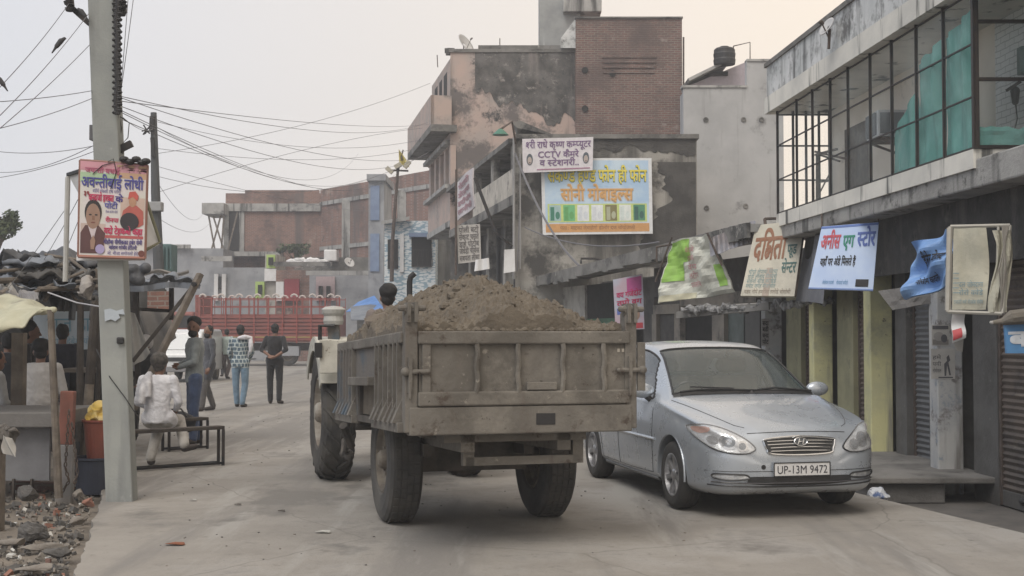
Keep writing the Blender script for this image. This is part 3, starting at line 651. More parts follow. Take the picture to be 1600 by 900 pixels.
# --- pink building (frontal) with brick annex
b2 = thing('pink_building', (1, 47, -.1), 'tall pink plastered house blackened under its roof', 'building')
YP = fc(703).y; xp = fc(703).x; zt = Zp(82, YP)
mb = MB(); mb.bb((xp, YP, 5), (2.3, YP+.3, zt)); mb.build('front_wall', m_pink, b2)
# blackened upper plaster as real coat of a different material with ragged outline, 1 cm proud
import itertools
def ragged(name, x0, x1, z0, z1, y, m, par, seed, amp=.5, drop=None):
    mb = MB(); n = 60
    def f(u, v):
        x = x0+(x1-x0)*u; lo = z0+(drop(u) if drop else 0)+amp*noise.noise(V((u*6, seed, 0)))+amp*.4*noise.noise(V((u*23, seed, 1))); return V((x, y, lo+(z1-lo)*v))
    mb.grid(f, n, 1); mb.grid(lambda u, v: f(u, v)+V((0,.02,0)), n, 1); return mb.build(name, m, par)
m_soot2 = mat('damp_black_stain', (.045,.043,.041), (.075,.072,.068), 2, rough=.95, bump=.5)
def edge_stain(x0, pts_amp, z0, z1, par, seed):
    mb = MB()
    def f(u, v):
        z = z0+(z1-z0)*v; xl = x0-.45*math.sin(v*5+1)*pts_amp+.35*noise.noise(V((v*7, seed, 0)))+.12*noise.noise(V((v*26, seed, 2))); return V((xl+(4.9-xl)*u, 33.985, z))
    mb.grid(f, 1, 60); return mb.build('black_stain', m_soot2, par)
edge_stain(3.75, .8, 3.3, 6.1, b1, 5)
mb = MB(); mb.grid(lambda u, v: V((.5+4.4*u, 33.982, 6.71-(.22+.3*noise.noise(V((u*9,3,0)))+.15*noise.noise(V((u*30,3,0)))+.35*max(0,u-.45))*v)), 70, 1); mb.build('black_stain', m_soot2, b1)
ragged('blackened_plaster', xp+.9, 2.29, 9.3, zt, YP-.02, m_soot, b2, 4, .55, lambda u: 1.1-1.5*u if u < .8 else -.1)
mb = MB(); mb.bb((xp-.05, YP-.06, zt), (2.3, YP+.35, zt+.12)); mb.build('coping', m_dkconc, b2)
mb = MB(); mb.bb((xp+1.0, YP+.5, zt), (2.3, YP+.8, zt+.38)); mb.build('roof_kerb', m_dkconc, b2)
mb = MB(); mb.bb((xp, YP+.3, -.2), (2.3, YP+6, zt-.1)); mb.build('inner_block', m_dkwall, b2)
m_pk2 = mat('faded_pink', (.42,.33,.29), (.33,.29,.27), 1.5, rough=.9, bump=.2, stain=((.14,.13,.125), 1.2, .56, .68))
mb = MB(); fq(mb, 703, 674, 9.0, Zp(98, 47), 0); mb.build('street_wall', m_pk2, b2)
mb = MB(); fq(mb, 703, 668.5, 5.6, 6.9, 0); mb.build('street_wall', m_pk2, b2)
mb = MB(); fq(mb, 703, 668.5, 8.35, 9.0, 0); mb.build('street_wall', m_pk2, b2)
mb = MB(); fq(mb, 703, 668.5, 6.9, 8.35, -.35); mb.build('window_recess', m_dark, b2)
for p in (702, 694, 686, 679, 671): mb = MB(); fq(mb, p+1.5, p-1, 6.9, 8.35, 0, .2); mb.build('mullion', m_pk2, b2)
for z in (6.8, 8.4): mb = MB(); fq(mb, 703, 668, z, z+.14, .2, .3); mb.build('ledge', m_conc, b2)
mb = MB(); fq(mb, 703, 668, 5.4, 5.62, .03, 1.6); mb.build('overhang_slab', m_conc, b2)
mb = MB(); fq(mb, 703, 668.5, -.2, 5.4, -1.0); mb.build('ground_floor_wall', m_signwall, b2)
for p0, p1 in ((699, 692), (689, 682), (680, 674)):
    mb = MB(); fq(mb, p0, p1, -.2, 3.4, -.97, .03); a, b = fc(p0)-fn*.96, fc(p1)-fn*.96; c = (a+b)/2; r = (a-b).length/2
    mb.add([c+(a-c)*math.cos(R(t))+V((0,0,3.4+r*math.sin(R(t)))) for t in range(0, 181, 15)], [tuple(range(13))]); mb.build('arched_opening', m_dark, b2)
mb = MB()
z0, z1 = 9.05, 10.25     # projecting top balcony
mb = MB(); fq(mb, 705, 664, z0-.25, z0, .75, .95); mb.build('balcony_slab', m_dkconc, b2)
mb = MB(); fq(mb, 705, 664, z0, z1-.15, .75, .12); a = fc(705); mb.hexa([a+V((0,0,z0)), a+fn*.75+V((0,0,z0)), a+fn*.75+V((0,.12,z0)), a+V((0,.12,z0)), a+V((0,0,z1-.15)), a+fn*.75+V((0,0,z1-.15)), a+fn*.75+V((0,.12,z1-.15)), a+V((0,.12,z1-.15))]); mb.build('balcony_parapet', m_pk2, b2)
for p0, p1 in ((698, 693), (690, 686), (683, 679)): mb = MB(); fq(mb, p0, p1, 10.3, 11.2, .01, .03); mb.build('window', m_dark, b2)
mb = MB(); mb.tube([P(781,78,47), P(781,60,47)], .02, 6); mb.tube([P(684,105,48), P(683,86,48)], .02, 6); mb.build('iron_rod', m_rust, b2)
dish(P(725, 70, 46.6), .40, (.75,-.45,.5), 'white satellite dish on the roof of the pink house', .5)
tk = thing('rubble_stack', P(704, 85, 46.5), 'dark heap of old bricks on the corner of the pink roof', 'bricks'); mb = MB()
for i in range(9): mb.box(P(700+(i%3)*3, 84-(i//3)*3.2, 46.5), (.16,.2,.09), rz=.2*i)
mb.build('bricks', m_soot, tk)
b3 = thing('brick_building', (4, 46, -.1), 'windowless red brick block rising behind the phone shop board', 'building')
zb = Zp(29, 45.8)
mb = MB(); mb.bb((2.3, 45.8, 5), (6.13, 46.1, zb)); mb.build('brick_wall', m_brick, b3)
mb = MB(); mb.bb((2.28, 45.74, zb), (6.16, 46.15, zb+.06)); mb.build('coping', m_dkconc, b3)
mb = MB(); mb.bb((2.3, 46.1, -.2), (6.13, 52, zb-.02)); mb.build('inner_block', m_brickf, b3)
for p, wd in ((P(983,88,45.78), 3.0), (P(983,96,45.78), 2.9), (P(983,104,45.78), 2.9), (P(983,112,45.78), 2.8)): mb = MB(); mb.bb((p.x-wd*.33, 45.76, p.z-.05), (p.x+wd*.33, 45.8, p.z+.03)); mb.build('protruding_course', m_brick, b3)
for p in ((914,110),(957,115),(914,170)): mb = MB(); c = P(*p, 45.79); mb.lathe([(0,.001),(0,.09),(-.03,.12),(-.03,.001)], c, (0,1,0), 14); mb.build('pipe_hole', m_dark, b3)
mb = MB(); mb.tube([P(1068,215,45.7), P(1068,58,45.7)], .035, 6); mb.build('corner_pipe', m_rust, b3)
mb = MB(); mb.add([P(876,75,46), P(900,75,46), P(900,75,48), P(876,75,48), P(876,60,46), P(900,28,46), P(900,28,48), P(876,60,48)], [(0,1,5,4),(3,2,6,7),(4,5,6,7),(0,3,7,4),(1,2,6,5)]); mb.build('sloping_wall', m_parap, b3)
b4 = thing('water_tower', P(880, 75, 49), 'concrete stair tower with white streaks topping the brick block', 'tower')
x0, x1, z0_ = P(843,75,49).x, P(880,75,49).x, Zp(80,49)
mb = MB(); mb.bb((x0, 49, z0_-1), (x0+.3, 51, 17)); mb.bb((x0+.3, 49, z0_-1), (P(906,0,49).x, 51, 17)); mb.build('shaft', mat('streaked_concrete', (.30,.31,.31), (.24,.25,.25), 1.5, rough=.9, streak=((.62,.63,.63), 1.6, .56, .62), bump=.3), b4)
mb = MB(); mb.bb((x0+.9, 48.6, Zp(22,49)), (P(939,0,49).x, 51, Zp(22,49)+.5)); mb.build('roof_slab', m_conc, b4, bevel=.03)
# --- tall grey cement wall building and what stands behind
b5 = thing('grey_building', (6.5, 38, -.1), 'tall bare grey cement building with two round vent holes', 'building')
x0, x1 = P(1067,0,38).x, 8.1; xm = P(1166,0,38).x
mb = MB(); mb.bb((x0, 38, -.2), (xm, 38.3, Zp(137,38))); mb.bb((xm, 38, -.2), (x1, 38.3, Zp(96,38))); mb.build('cement_wall', m_grey, b5)
mb = MB(); mb.bb((x0-.04, 37.96, Zp(137,38)), (xm, 38.34, Zp(137,38)+.07)); mb.bb((xm, 37.96, Zp(96,38)), (x1+.04, 38.34, Zp(96,38)+.07)); mb.build('coping', m_conc, b5)
mb = MB(); mb.bb((x0+.02, 38.3, -.2), (x1, 38.9, Zp(137,38)-.1)); mb.build('inner_block', m_grey, b5)
for p in ((1104,325),(1165,322),(1190,187),(1103,187),(1162,187)):
    c = P(*p, 37.99); mb = MB(); mb.lathe([(-.005,.001),(-.005,.035),(-.02,.04),(-.02,.075),(0,.08)], c, (0,1,0), 14, closed=False); mb.build('vent_hole', m_dkconc, b5)
b6 = thing('rooftop_room', P(1120, 135, 44), 'small pinkish rooftop room with a sloping lean-to roof', 'building')
mb = MB(); a = P(1075,135,44); b = P(1165,135,44); mb.hexa([a, b, b+V((0,3,0)), a+V((0,3,0)), P(1078,133,44), P(1165,97,44), P(1165,97,47), P(1078,133,47)]); mb.build('room_wall', mat('lilac_wall', (.42,.38,.42), rough=.9), b6)
mb = MB(); mb.bar(P(1070,133,44.5), P(1135,101,44.5), 2.0, .1, up=(0,0,1)); mb.build('lean_to_roof', m_conc, b6)
mb = MB(); mb.bb(tuple(P(1100,118,43.9)), tuple(P(1137,112,43.97))); mb.build('window', m_dark, b6)
wt = thing('water_tank', P(1132, 101, 43.5), 'black plastic water tank on the lilac rooftop room', 'water tank'); c = P(1132, 101, 43.5)
mb = MB(); mb.lathe([(0,.001),(0,.36),(.15,.38),(.2,.36),(.35,.38),(.4,.36),(.5,.36),(.56,.3),(.58,.16),(.62,.15),(.62,.001)], c, (0,0,1), 24, closed=False); mb.build('tank', m_black, wt, smooth=False)
rl = MB(); a = P(1150,70,43.5); rl.tube([P(1146,72,43.5), P(1172,66,43.5), P(1172,96,43.5)], .02, 6); rl.tube([P(1146,72,43.5), P(1146,95,43.5)], .02, 6); rl.build('roof_railing', m_rust, None, label='thin bent railing beside the black rooftop water tank', cat='railing')

# ------------------------------------------------------------------ far background across the junction
m_blue = mat('blue_panel', (.19,.25,.37), (.15,.20,.31), 2, rough=.7)
m_fgrey = mat('far_grey_wall', (.30,.31,.33), (.22,.23,.25), 1, rough=.9, stain=((.15,.15,.16), .8, .56, .66))
def fbox(px0, px1, y0, y1, Y, d=6, z0=-.3): return MB().bb((P(px0,0,Y).x, Y, z0 if y1 is None else Zp(y1,Y)), (P(px1,0,Y).x, Y+d, Zp(y0,Y)))
u1 = thing('unfinished_brick_building', (-10, 80, -.3), 'long unfinished red brick building with concrete bands across the junction', 'building')
fbox(352, 502, 318, None, 80).build('brick_wall', m_brickf, u1)
fbox(355, 502, 302, 318, 80.1, 5).build('parapet', m_brickf, u1); fbox(385, 500, 297, 302, 80.2, .3).build('parapet', m_brickf, u1)
fbox(345, 503, 318, 330, 79.8, .3).build('concrete_band', m_conc, u1); fbox(352, 360, 330, 395, 79.85, .3).build('concrete_column', m_conc, u1); fbox(376, 384, 330, 395, 79.9, .2).build('concrete_column', m_conc, u1)
fbox(352, 376, 330, 392, 79.88, .1).build('dark_opening', m_dark, u1)
fbox(318, 352, 317, 334, 78.6, 3).build('balcony', m_conc, u1); fbox(310, 440, 393, 400, 78.8, 2).build('lower_slab', m_conc, u1)
for (a, b) in (((326,337),(336,392)), ((345,337),(330,392)), ((333,337),(350,392)), ((371,332),(356,392)), ((350,334),(346,390))):
    MB().bar(P(*a, 78.9), P(*b, 78.9), .09).build('prop_pole', m_wood, u1)
a, b = P(502,0,80), P(676,0,70)
mb = MB(); mb.wall((a.x,80), (b.x,70), -.3, Zp(297,80), .3); mb.build('brick_wall', m_brickf, u1)
mb = MB(); mb.wall((a.x-.02,79.9), (b.x-.02,69.9), Zp(322,80), Zp(316,80), .05); mb.build('concrete_band', m_conc, u1)
mb = MB(); mb.wall((a.x-.02,79.9), (b.x-.02,69.9), Zp(392,80), Zp(386,80), .05); mb.build('concrete_band', m_conc, u1)
for p in (541, 628):
    q = online(p, a, b); mb = MB(); mb.bb((q.x-.25, q.y-.35, 2), (q.x+.25, q.y+.1, Zp(297,80)-.9)); mb.build('concrete_column', m_conc, u1)
# bluish column house
u2 = thing('column_building', (-6.5, 62, -.3), 'narrow grey house with tall blue wall panels', 'building')
fbox(577, 601, 278, None, 62, 4).build('body', m_fgrey, u2); fbox(574, 604, 272, 282, 61.8, 4.3).build('cornice', m_fgrey, u2)
fbox(580, 594, 290, 344, 61.93, .1).build('blue_panel', m_blue, u2); fbox(580, 594, 365, 424, 61.93, .1).build('blue_panel', m_blue, u2); 
# tiled house
u3 = thing('tiled_building', (-4.5, 56, -.3), 'house clad in blue and white patterned tiles with an iron grille window', 'building')
m_tile = mat('patterned_tile', (.62,.66,.68), tile=((.25,.36,.44), 9), rough=.5, bump=.1, bscale=20)
fbox(602, 681, 345, None, 56, 5).build('tiled_wall', m_tile, u3)
mb = MB(); mb.hexa([P(596,351,55.6), P(640,343,55.6), P(640,343,57), P(596,351,57), P(596,345,55.6), P(640,338,55.6), P(640,338,57), P(596,345,57)]); mb.build('roof_slab', m_conc, u3)
for r_ in ((607,623,374,420), (644,675,370,417)):
    fbox(r_[0], r_[1], r_[2], r_[3], 55.93, .1).build('window', m_dark, u3)
mb = MB()
for k in range(8): x = 646+k*4; mb.bar(P(x,390,55.85), P(x+(3 if k%2 else -3)*.7,416,55.85), .03)
mb.bar(P(644,390,55.85), P(675,390,55.85), .04); mb.bar(P(644,416,55.85), P(675,416,55.85), .04); mb.build('window_grille', m_steel, u3)
fbox(640, 676, 364, 370, 55.6, .5).build('window_canopy', m_blue, u3)
fbox(626, 632, 365, 425, 55.9, .15).build('white_pilaster', m_white, u3)
# low houses behind the truck
def house(name, lab, parts, Y):
    t = thing(name, P((parts[0][1]+parts[0][2])/2, 470, Y), lab, 'house')
    for nm, x0, x1, y0, y1, dy, m in parts: fbox(x0, x1, y0, y1, Y+dy, 3 if dy >= 0 else .2).build(nm, m, t)
m_mar = mat('maroon_paint', (.28,.05,.06), rough=.8); m_lime = mat('lime_paint', (.38,.52,.16), rough=.8); m_pkw = mat('pale_pink_wall', (.45,.36,.37), rough=.9)
house('low_house', 'flat grey blue house at the far left of the junction', [('wall', 205, 352, 388, None, 0, m_fgrey), ('upper_ledge', 200, 300, 382, 388, -.3, m_conc)], 76)
house('low_house', 'low grey house with white column strips behind the red truck', [('wall', 330, 428, 418, None, 0, m_fgrey), ('white_column', 338, 344, 428, 470, -.25, m_white), ('white_column', 350, 356, 428, 470, -.25, m_white), ('roof_slab', 318, 365, 400, 408, -1, m_conc), ('window', 345, 350, 432, 452, -.22, m_dark)], 72)
house('stair_tower', 'narrow lime green and white stair tower among the low houses', [('tower', 417, 434, 397, None, 0, m_oldw), ('green_frame', 419, 432, 398, 419, -.25, m_lime), ('window', 422, 429, 402, 414, -.4, m_dark), ('white_panel', 416, 434, 420, 439, -.25, m_white), ('green_frame', 402, 416, 440, 466, -.25, m_lime), ('window', 406, 412, 445, 460, -.4, m_dark)], 71)
house('low_house', 'dark roofed house with a maroon door behind the red truck', [('wall', 434, 486, 422, None, 0, m_brickf), ('maroon_door', 447, 470, 436, 470, -.25, m_mar), ('white_panel', 434, 446, 440, 470, -.25, m_white), ('roof_slab', 430, 520, 409, 416, -1, m_dkconc)], 70)
house('low_house', 'pale pink and grey house with a long eave near the blue tarpaulin', [('wall', 486, 577, 430, None, 0, m_fgrey), ('pink_wall', 496, 525, 432, 470, -.22, m_pkw), ('window', 500, 506, 447, 470, -.4, m_dark), ('window', 512, 518, 447, 470, -.4, m_dark), ('roof_slab', 480, 577, 423, 430, -1, m_conc)], 68)
house('low_house', 'dark hut under the white roof tank between brick wall and eave', [('wall', 462, 578, 402, None, 0, m_dkconc)], 74)
fbox(508, 528, 390, 408, 73, 1).build('roof_tank', m_white, None, bevel=.06, label='square white tank on the dark hut roof', cat='water tank')
dish(P(545, 411, 69), .3, (.5,-.6,.5), 'tiny white satellite dish above the long eave', .3)
mb = MB(); rr = random.Random(5)
for i in range(22): p = P(455+rr.uniform(0,50), 413-rr.uniform(0,6), 70.5); mb.ell(p, (rr.uniform(.2,.5), .3, rr.uniform(.1,.2)), n=7, m=5)
for i, p in enumerate(mb.v): mb.v[i] = p+V((noise.noise(p*3),0,noise.noise(p*3+V((4,0,0)))))*.15
mb.build('plastic_bundle', m_white, None, label='pale plastic bundles heaped on the maroon door house roof', cat='bundle')
# lamp mast with flag
lm = thing('lamp_mast', P(613, 440, 55.4), 'leaning mast with floodlights and a small yellow flag above the tiled house', 'lamp mast')
mb = MB(); mb.tube([P(612,440,55.4), P(613,380,55.4), P(622,262,55.4)], [.09,.08,.06], 8); mb.build('mast', m_rust, lm)
mb = MB(); mb.bar(P(607,266,55.4), P(638,267,55.4), .09, .07); mb.bar(P(622,270,55.4), P(630,234,55.4), .05); mb.build('crossarm', m_rust, lm)
for a, b in (((604,262),(613,270)), ((632,262),(640,252)), ((617,262),(627,256))): mb = MB(); mb.bar(P(*a,55.3), P(*b,55.3), .28, .18); mb.build('floodlight', flat((.45,.42,.33)), lm)
mb = MB(); c = quadpx((624,256),(640,262),(634,248),(623,233), 55.4); s = Sheet(c, lambda u, v: .08*math.sin(u*9+v*3)); s.panel('flag', mat('flag_yellow', (.55,.48,.15), rough=.8), lm, .01)
# blue tarpaulin
bt = MB(); bt.add(quadpx((541,487),(600,483),(585,462),(560,472), [52,51,54,54]), [(0,1,2,3)]); bt.build('blue_tarpaulin', mat('blue_tarp', (.07,.22,.55), (.05,.16,.42), 3, rough=.5, bump=.5, bscale=6), None, solid=.02, label='bright blue tarpaulin stretched beside the tiled house', cat='tarpaulin')
gt = MB(); gt.grid(lambda u, v: P(548+u*62, 500-v*24*(1-.3*abs(u-.5)), 50+v*2), 12, 6); gt.build('grey_tarpaulin', m_tarpg, None, solid=.03, label='slack grey tarpaulin roof below the blue tarpaulin', cat='tarpaulin')
fbox(676, 716, 352, None, 58, 2, -.2).build('plain_wall', m_signwall, None, label='dull plastered wall end between the tiled house and the arched shops', cat='wall')
fbox(560, 690, 488, None, 54, 2, -.2).build('stall_wall', m_dkwall, None, label='dark stall wall under the blue tarpaulin behind the trailer', cat='wall')
# trees ------------------------------------------------------------
m_leaf = mat('leaf', (.045,.07,.03), (.075,.095,.04), 1.5, rough=.7, bump=0); m_bark = mat('bark', (.12,.10,.08), rough=.95, bump=.6)
def tree(name, c, rad, nleaf, label, seed, cat='tree', trunk=None, ls=.16, group=None):
    rr = random.Random(seed); t = thing(name, trunk or c, label, cat, group); mb = MB(); cl = []
    for i in range(16):
        d = V((rr.gauss(0,1), rr.gauss(0,1), rr.gauss(0,.8))).normalized()*rr.uniform(.35,1); cl.append((c+V((d.x*rad[0], d.y*rad[1], d.z*rad[2])), rr.uniform(.25,.45)))
    for i in range(nleaf):
        q, r = rr.choice(cl); d = V((rr.gauss(0,1), rr.gauss(0,1), rr.gauss(0,1))).normalized()*(rr.random()**.5)*r
        p = q+V((d.x*rad[0], d.y*rad[1], d.z*rad[2])); n = V((rr.gauss(0,1), rr.gauss(0,1), rr.gauss(0,1)+.6)).normalized(); a = n.orthogonal().normalized()*ls*rr.uniform(.6,1.2); b = n.cross(a)*.5
        mb.add([p-a, p-b, p+a, p+b], [(0,1,2,3)])
    mb.build('crown', m_leaf, t, fixn=False)
    if trunk:
        mb = MB(); mb.tube([trunk, trunk.lerp(c, .5)+V((.1,0,0)), c], [rad[0]*.09, rad[0]*.07, rad[0]*.02], 8)
        for q, r in cl[:9]: mb.tube([trunk.lerp(c, .55), q], [rad[0]*.035, .015], 6)
        mb.build('trunk', m_bark, t)
tree('tree', P(-14, 350, 40), (.9,.9,.8), 2600, 'small leafy tree peeping in at the left edge of the sky', 3, trunk=P(2, 470, 40), ls=.09)
tree('tree', P(460, 390, 76), (.9,.8,.5), 900, 'dark bushy tree in front of the unfinished brick building', 5, trunk=P(462, 430, 76), ls=.12)

# ------------------------------------------------------------------ boards on the buildings
W_ = flat((.62,.64,.66), .5)
def board(name, corners, m, label, t=.04, cat='sign', disp=None, group=None):
    s = Sheet(corners, disp); th = thing(name, (s.c[0]+s.c[1])/2, label, cat, group); s.panel('board', m, th, t); return s, th
m_skyb = mat('sky_blue_print', (.35,.5,.68), (.5,.62,.72), 1.2, rough=.5, bump=0)
s, t = board('phone_shop_board', quadpx((848,367),(1020,365),(1018,247),(845,247), 33.75), flat((.66,.68,.70), .5), 'large light blue phone shop board with yellow lettering and an orange foot band')
s.poly(rect(.03,.15,.97,.97), m_skyb, t, 'background'); s.poly(rect(.03,.03,.97,.14), flat((.55,.30,.12)), t, 'orange_band'); 
yl, ol, wt_ = flat((.72,.62,.08)), flat((.62,.36,.14)), flat((.75,.75,.75))
s.text('सेकेण^ड हैण^ड फोन ही फोन', .055, .645, .955, .90, flat((.12,.2,.1)), t, bold=.05, off=.006); s.text('सेकेण^ड हैण^ड फोन ही फोन', .055, .65, .955, .905, yl, t, bold=.025, off=.024)
s.text('सोनी मोबाइल^स', .17, .40, .83, .655, flat((.75,.6,.45)), t, bold=.07, off=.006); s.text('सोनी मोबाइल^स', .17, .405, .83, .66, ol, t, bold=.025, off=.024)
s.text('पता : '+words(5, 9), .16, .05, .84, .125, flat((.25,.12,.06)), t, off=.006); s.poly(rect(.05,.16,.95,.40), flat((.52,.62,.22)), t, 'picture_strip', off=.005)
cols = [((.05,.2,.14),(.35,.5,.5)), ((.12,.35,.12),(.15,.45,.2)), ((.6,.65,.7),(.7,.74,.76)), ((.62,.66,.7),(.72,.76,.78)), ((.4,.42,.3),(.2,.18,.08)), ((.6,.68,.66),(.7,.75,.72)), ((.04,.12,.1),(.08,.25,.15))]
for i, (c0, c1) in enumerate(cols):
    u = .065+i*.127; s.poly(rect(u,.175,u+.105,.385), flat(c1), t, 'picture', off=.007); s.poly(rect(u+.01,.185,u+.045,.36), flat(c0), t, 'picture', off=.010); s.disc(u+.075, .25, .02, .05, flat(c0), t, 'picture', off=.010)
s, t = board('computer_shop_banner', quadpx((817,270),(926,266),(927,214),(816,217), 33.5), mat('white_banner', (.62,.60,.63), rough=.6), 'white computer and camera shop banner with two small portraits', disp=lambda u, v: .015*math.sin(u*7))
pu = flat((.17,.10,.22)); s.text('श^री राधे कृष^ण कम^प^यूटर', .05, .66, .97, .97, pu, t, off=.01, bold=.02); s.text('CCTV कैमरे', .22, .38, .80, .66, pu, t, off=.01, bold=.02); s.text('व स^टेशनरी..', .24, .13, .80, .42, pu, t, off=.01, bold=.02)
for u in (.10, .90): s.disc(u, .38, .045, .17, flat((.08,.1,.12)), t, 'portrait', off=.01); s.disc(u, .35, .03, .11, flat((.42,.36,.33)), t, 'portrait', off=.014); s.poly(rect(u-.012,.27,u+.012,.30), flat((.15,.1,.1)), t, 'portrait', off=.018)
s.poly(rect(.2,.06,.96,.09), flat((.35,.15,.25)), t, off=.01)
# hanging banners on the street facade
m_band = mat('pale_banner', (.52,.50,.52), (.44,.42,.45), 3, rough=.7, bump=.3)
s, t = board('hanging_banner', quadpx((715,345),(741,323),(738,262),(712,286), [34.6,33.6,33.6,34.6]), m_band, 'slanting pale banner hung from the balcony of the plastered building', disp=lambda u, v: .03*math.sin(u*6+v*4))
for k in range(4): s.text(words(1, 60+k), .12, .72-.22*k, .85, .92-.22*k, flat((.38,.22,.26)), t, off=.012, bold=.03)
s, t = board('notice_board', quadpx((716,412),(752,408),(750,350),(714,352), 33.4), mat('grey_board', (.42,.41,.39), rough=.7), 'grey notice board with five lines of writing at the plastered building corner')
for k in range(5): s.text(words(2, 70+k), .07, .76-.185*k, .93, .98-.185*k, flat((.13,.12,.12)), t, off=.008, bold=.02)
s, t = board('paper_sheet', quadpx((787,427),(805,424),(804,389),(788,390), 33.4), m_white, 'blank white sheet hanging beside the corner pipe'); 
s, t = board('paper_sheet', quadpx((741,424),(765,420),(764,403),(743,406), 33.2), m_white, 'small crumpled white sheet under the grey notice board', disp=lambda u, v: .03*math.sin(u*9))
mb = MB(); mb.tube([P(713,265,33.3), P(712,430,33.3)], .03, 8); mb.build('thin_pole', m_rust, None, label='thin iron pole in front of the grey notice board', cat='pole')
sl = thing('street_lamp', P(782, 212, 33.5), 'green shaded street lamp on a tangle of wires above the balcony', 'street lamp'); c = P(782, 208, 33.2)
mb = MB(); mb.lathe([(0,.001),(0,.22),(.1,.12),(.16,.05),(.16,.001)], c-V((0,0,.05)), (0,0,1), 16, closed=False); mb.build('lamp_shade', mat('green_shade', (.05,.17,.12), rough=.5), sl); mb = MB(); mb.tube([c+V((0,0,.1)), P(800,190,33.5), P(806,225,33.8)], .03, 6); mb.build('arm', m_rust, sl)
tr = MB(); tr.bar(P(742,278,33.2), P(775,365,33.0), .07); tr.bar(P(775,365,33.0), P(800,385,33.4), .05); tr.build('leaning_iron_bar', m_steel, None, label='black iron bar leaning down from the balcony past the slanting banner', cat='bar')
# ------------------------------------------------------------------ boards and torn banners under the balcony
def rods(t, pairs, r=.018, name='support_frame', m=None):
    for a, b in pairs: mb = MB(); mb.tube([a, b], r, 6); mb.build('frame_rod', m or m_rust, t)
# 1 green torn banner
m_tb = mat('torn_flex', (.55,.56,.50), (.42,.43,.38), 4, rough=.7, bump=.4, bscale=12, stain=((.3,.29,.27), 5, .6, .68))
wr = lambda u, v: .05*math.sin(u*8+v*5)+.03*noise.noise(V((u*7, v*7, 0)))*2
s, t = board('torn_banner', quadpx((1028,474),(1150,457),(1106,366),(1047,377), [22.4,21.4,21.4,22.4]), m_tb, 'torn green and white banner slumping off its frame above the car roof', disp=wr, cat='banner')
gr = flat((.25,.45,.08))
s.poly(rect(.02,.32,.34,.97), gr, t, 'green_print', off=.012); s.poly(rect(.34,.62,.52,.98), gr, t, 'green_print', off=.012); s.poly(rect(.86,.12,.97,.5), gr, t, 'green_print', off=.012); s.poly(rect(.02,.0,.5,.1), flat((.5,.48,.35)), t, 'foot_print', off=.012)
for k in range(5): s.text(words(1,80+k), .44, .72-.14*k, .60, .86-.14*k, flat((.45,.2,.22)), t, off=.02)
rods(t, [(P(1026,386,22.5),P(1050,382,22.3)), (P(1026,386,22.5),P(1026,410,22.5)), (P(1050,370,22.3),P(1024,440,22.5)), (P(1105,364,21.3),P(1128,415,21.2))])
mb = MB(); c = [P(1104,366,21.3),P(1122,405,21.25),P(1126,410,21.5),P(1116,372,21.6)]; mb.add(c, [(0,1,2,3)]); mb.build('folded_flap', flat((.22,.22,.23)), t, solid=.01)
# 2 beige board
m_bg = mat('beige_flex', (.56,.53,.44), (.47,.45,.38), 3, rough=.7, bump=.15, stain=((.33,.30,.25), 2.2, .6, .72))
s, t = board('beige_shop_board', quadpx((1157,462),(1241,463),(1257,343),(1181,352), [20.1,19.8,20.1,20.4]), m_bg, 'weathered beige board with large brown lettering hanging beside the light blue board', t=.06)
br = flat((.27,.12,.06)); gn = flat((.08,.16,.15))
s.text('द%िता', .07, .42, .72, .93, br, t, bold=.035, off=.006)
s.text('फास^ट', .72, .74, .97, .95, gn, t, bold=.03, off=.006); s.text('फूड', .74, .52, .93, .73, gn, t, bold=.03, off=.006); s.text('सेन^टर', .68, .27, .96, .50, gn, t, bold=.03, off=.006)
for k in range(4): s.text(words(3,90+k), .06, .29-.065*k, .62, .375-.065*k, flat((.22,.33,.33)), t, off=.006)
s.text(words(5,99), .05, .02, .92, .10, flat((.25,.2,.15)), t, off=.006)
s.poly([(.42,.0),(.5,.0),(.52,.38),(.40,.32)], flat((.40,.33,.27)), t, 'rust_stain', off=.0045)
rods(t, [(P(1195,342,20.6),P(1250,340,20.4)), (P(1195,342,20.6),P(1196,356,20.5)), (P(1258,343,20.15),P(1242,463,19.85))], .025)
# 3 light blue board
s, t = board('blue_white_shop_board', quadpx((1263,451),(1364,454),(1373,347),(1284,354), [16.8,16.5,16.6,16.9]), mat('light_blue_flex', (.44,.56,.80), (.52,.63,.82), 2, rough=.5, bump=.03), 'clean light blue board with red green and blue lettering', t=.05)
rd, gn2, bl2 = flat((.55,.10,.13)), flat((.04,.25,.18)), flat((.10,.16,.45))
s.text('अनीस', .05, .58, .38, .93, rd, t, bold=.04, off=.006); s.text('एग', .42, .60, .62, .90, gn2, t, bold=.04, off=.006); s.text('स^टोर', .66, .60, .97, .95, bl2, t, bold=.04, off=.006)
s.text('यहाँ पर अंडे मिलते हैं', .10, .34, .68, .52, m_black, t, bold=.03, off=.006)
s.text(words(2, 5), .2, .06, .38, .15, flat((.12,.3,.5)), t, off=.006); s.text(words(2, 6), .42, .06, .6, .15, flat((.12,.3,.5)), t, off=.006)
s.poly(rect(0,.96,1,.995), flat((.12,.2,.5)), t, 'edge_print', off=.004); s.poly(rect(0,.0,1,.02), flat((.2,.3,.6)), t, 'edge_print', off=.004)
for k in range(5): s.poly([(.72+k*.04,.10),(.745+k*.04,.16),(.76+k*.04,.09),(.745+k*.04,.05)], m_black, t, 'mark', off=.006)
rods(t, [(P(1284,354,16.95),P(1284,335,17.4)), (P(1372,347,16.65),P(1375,330,17.1))], .012)
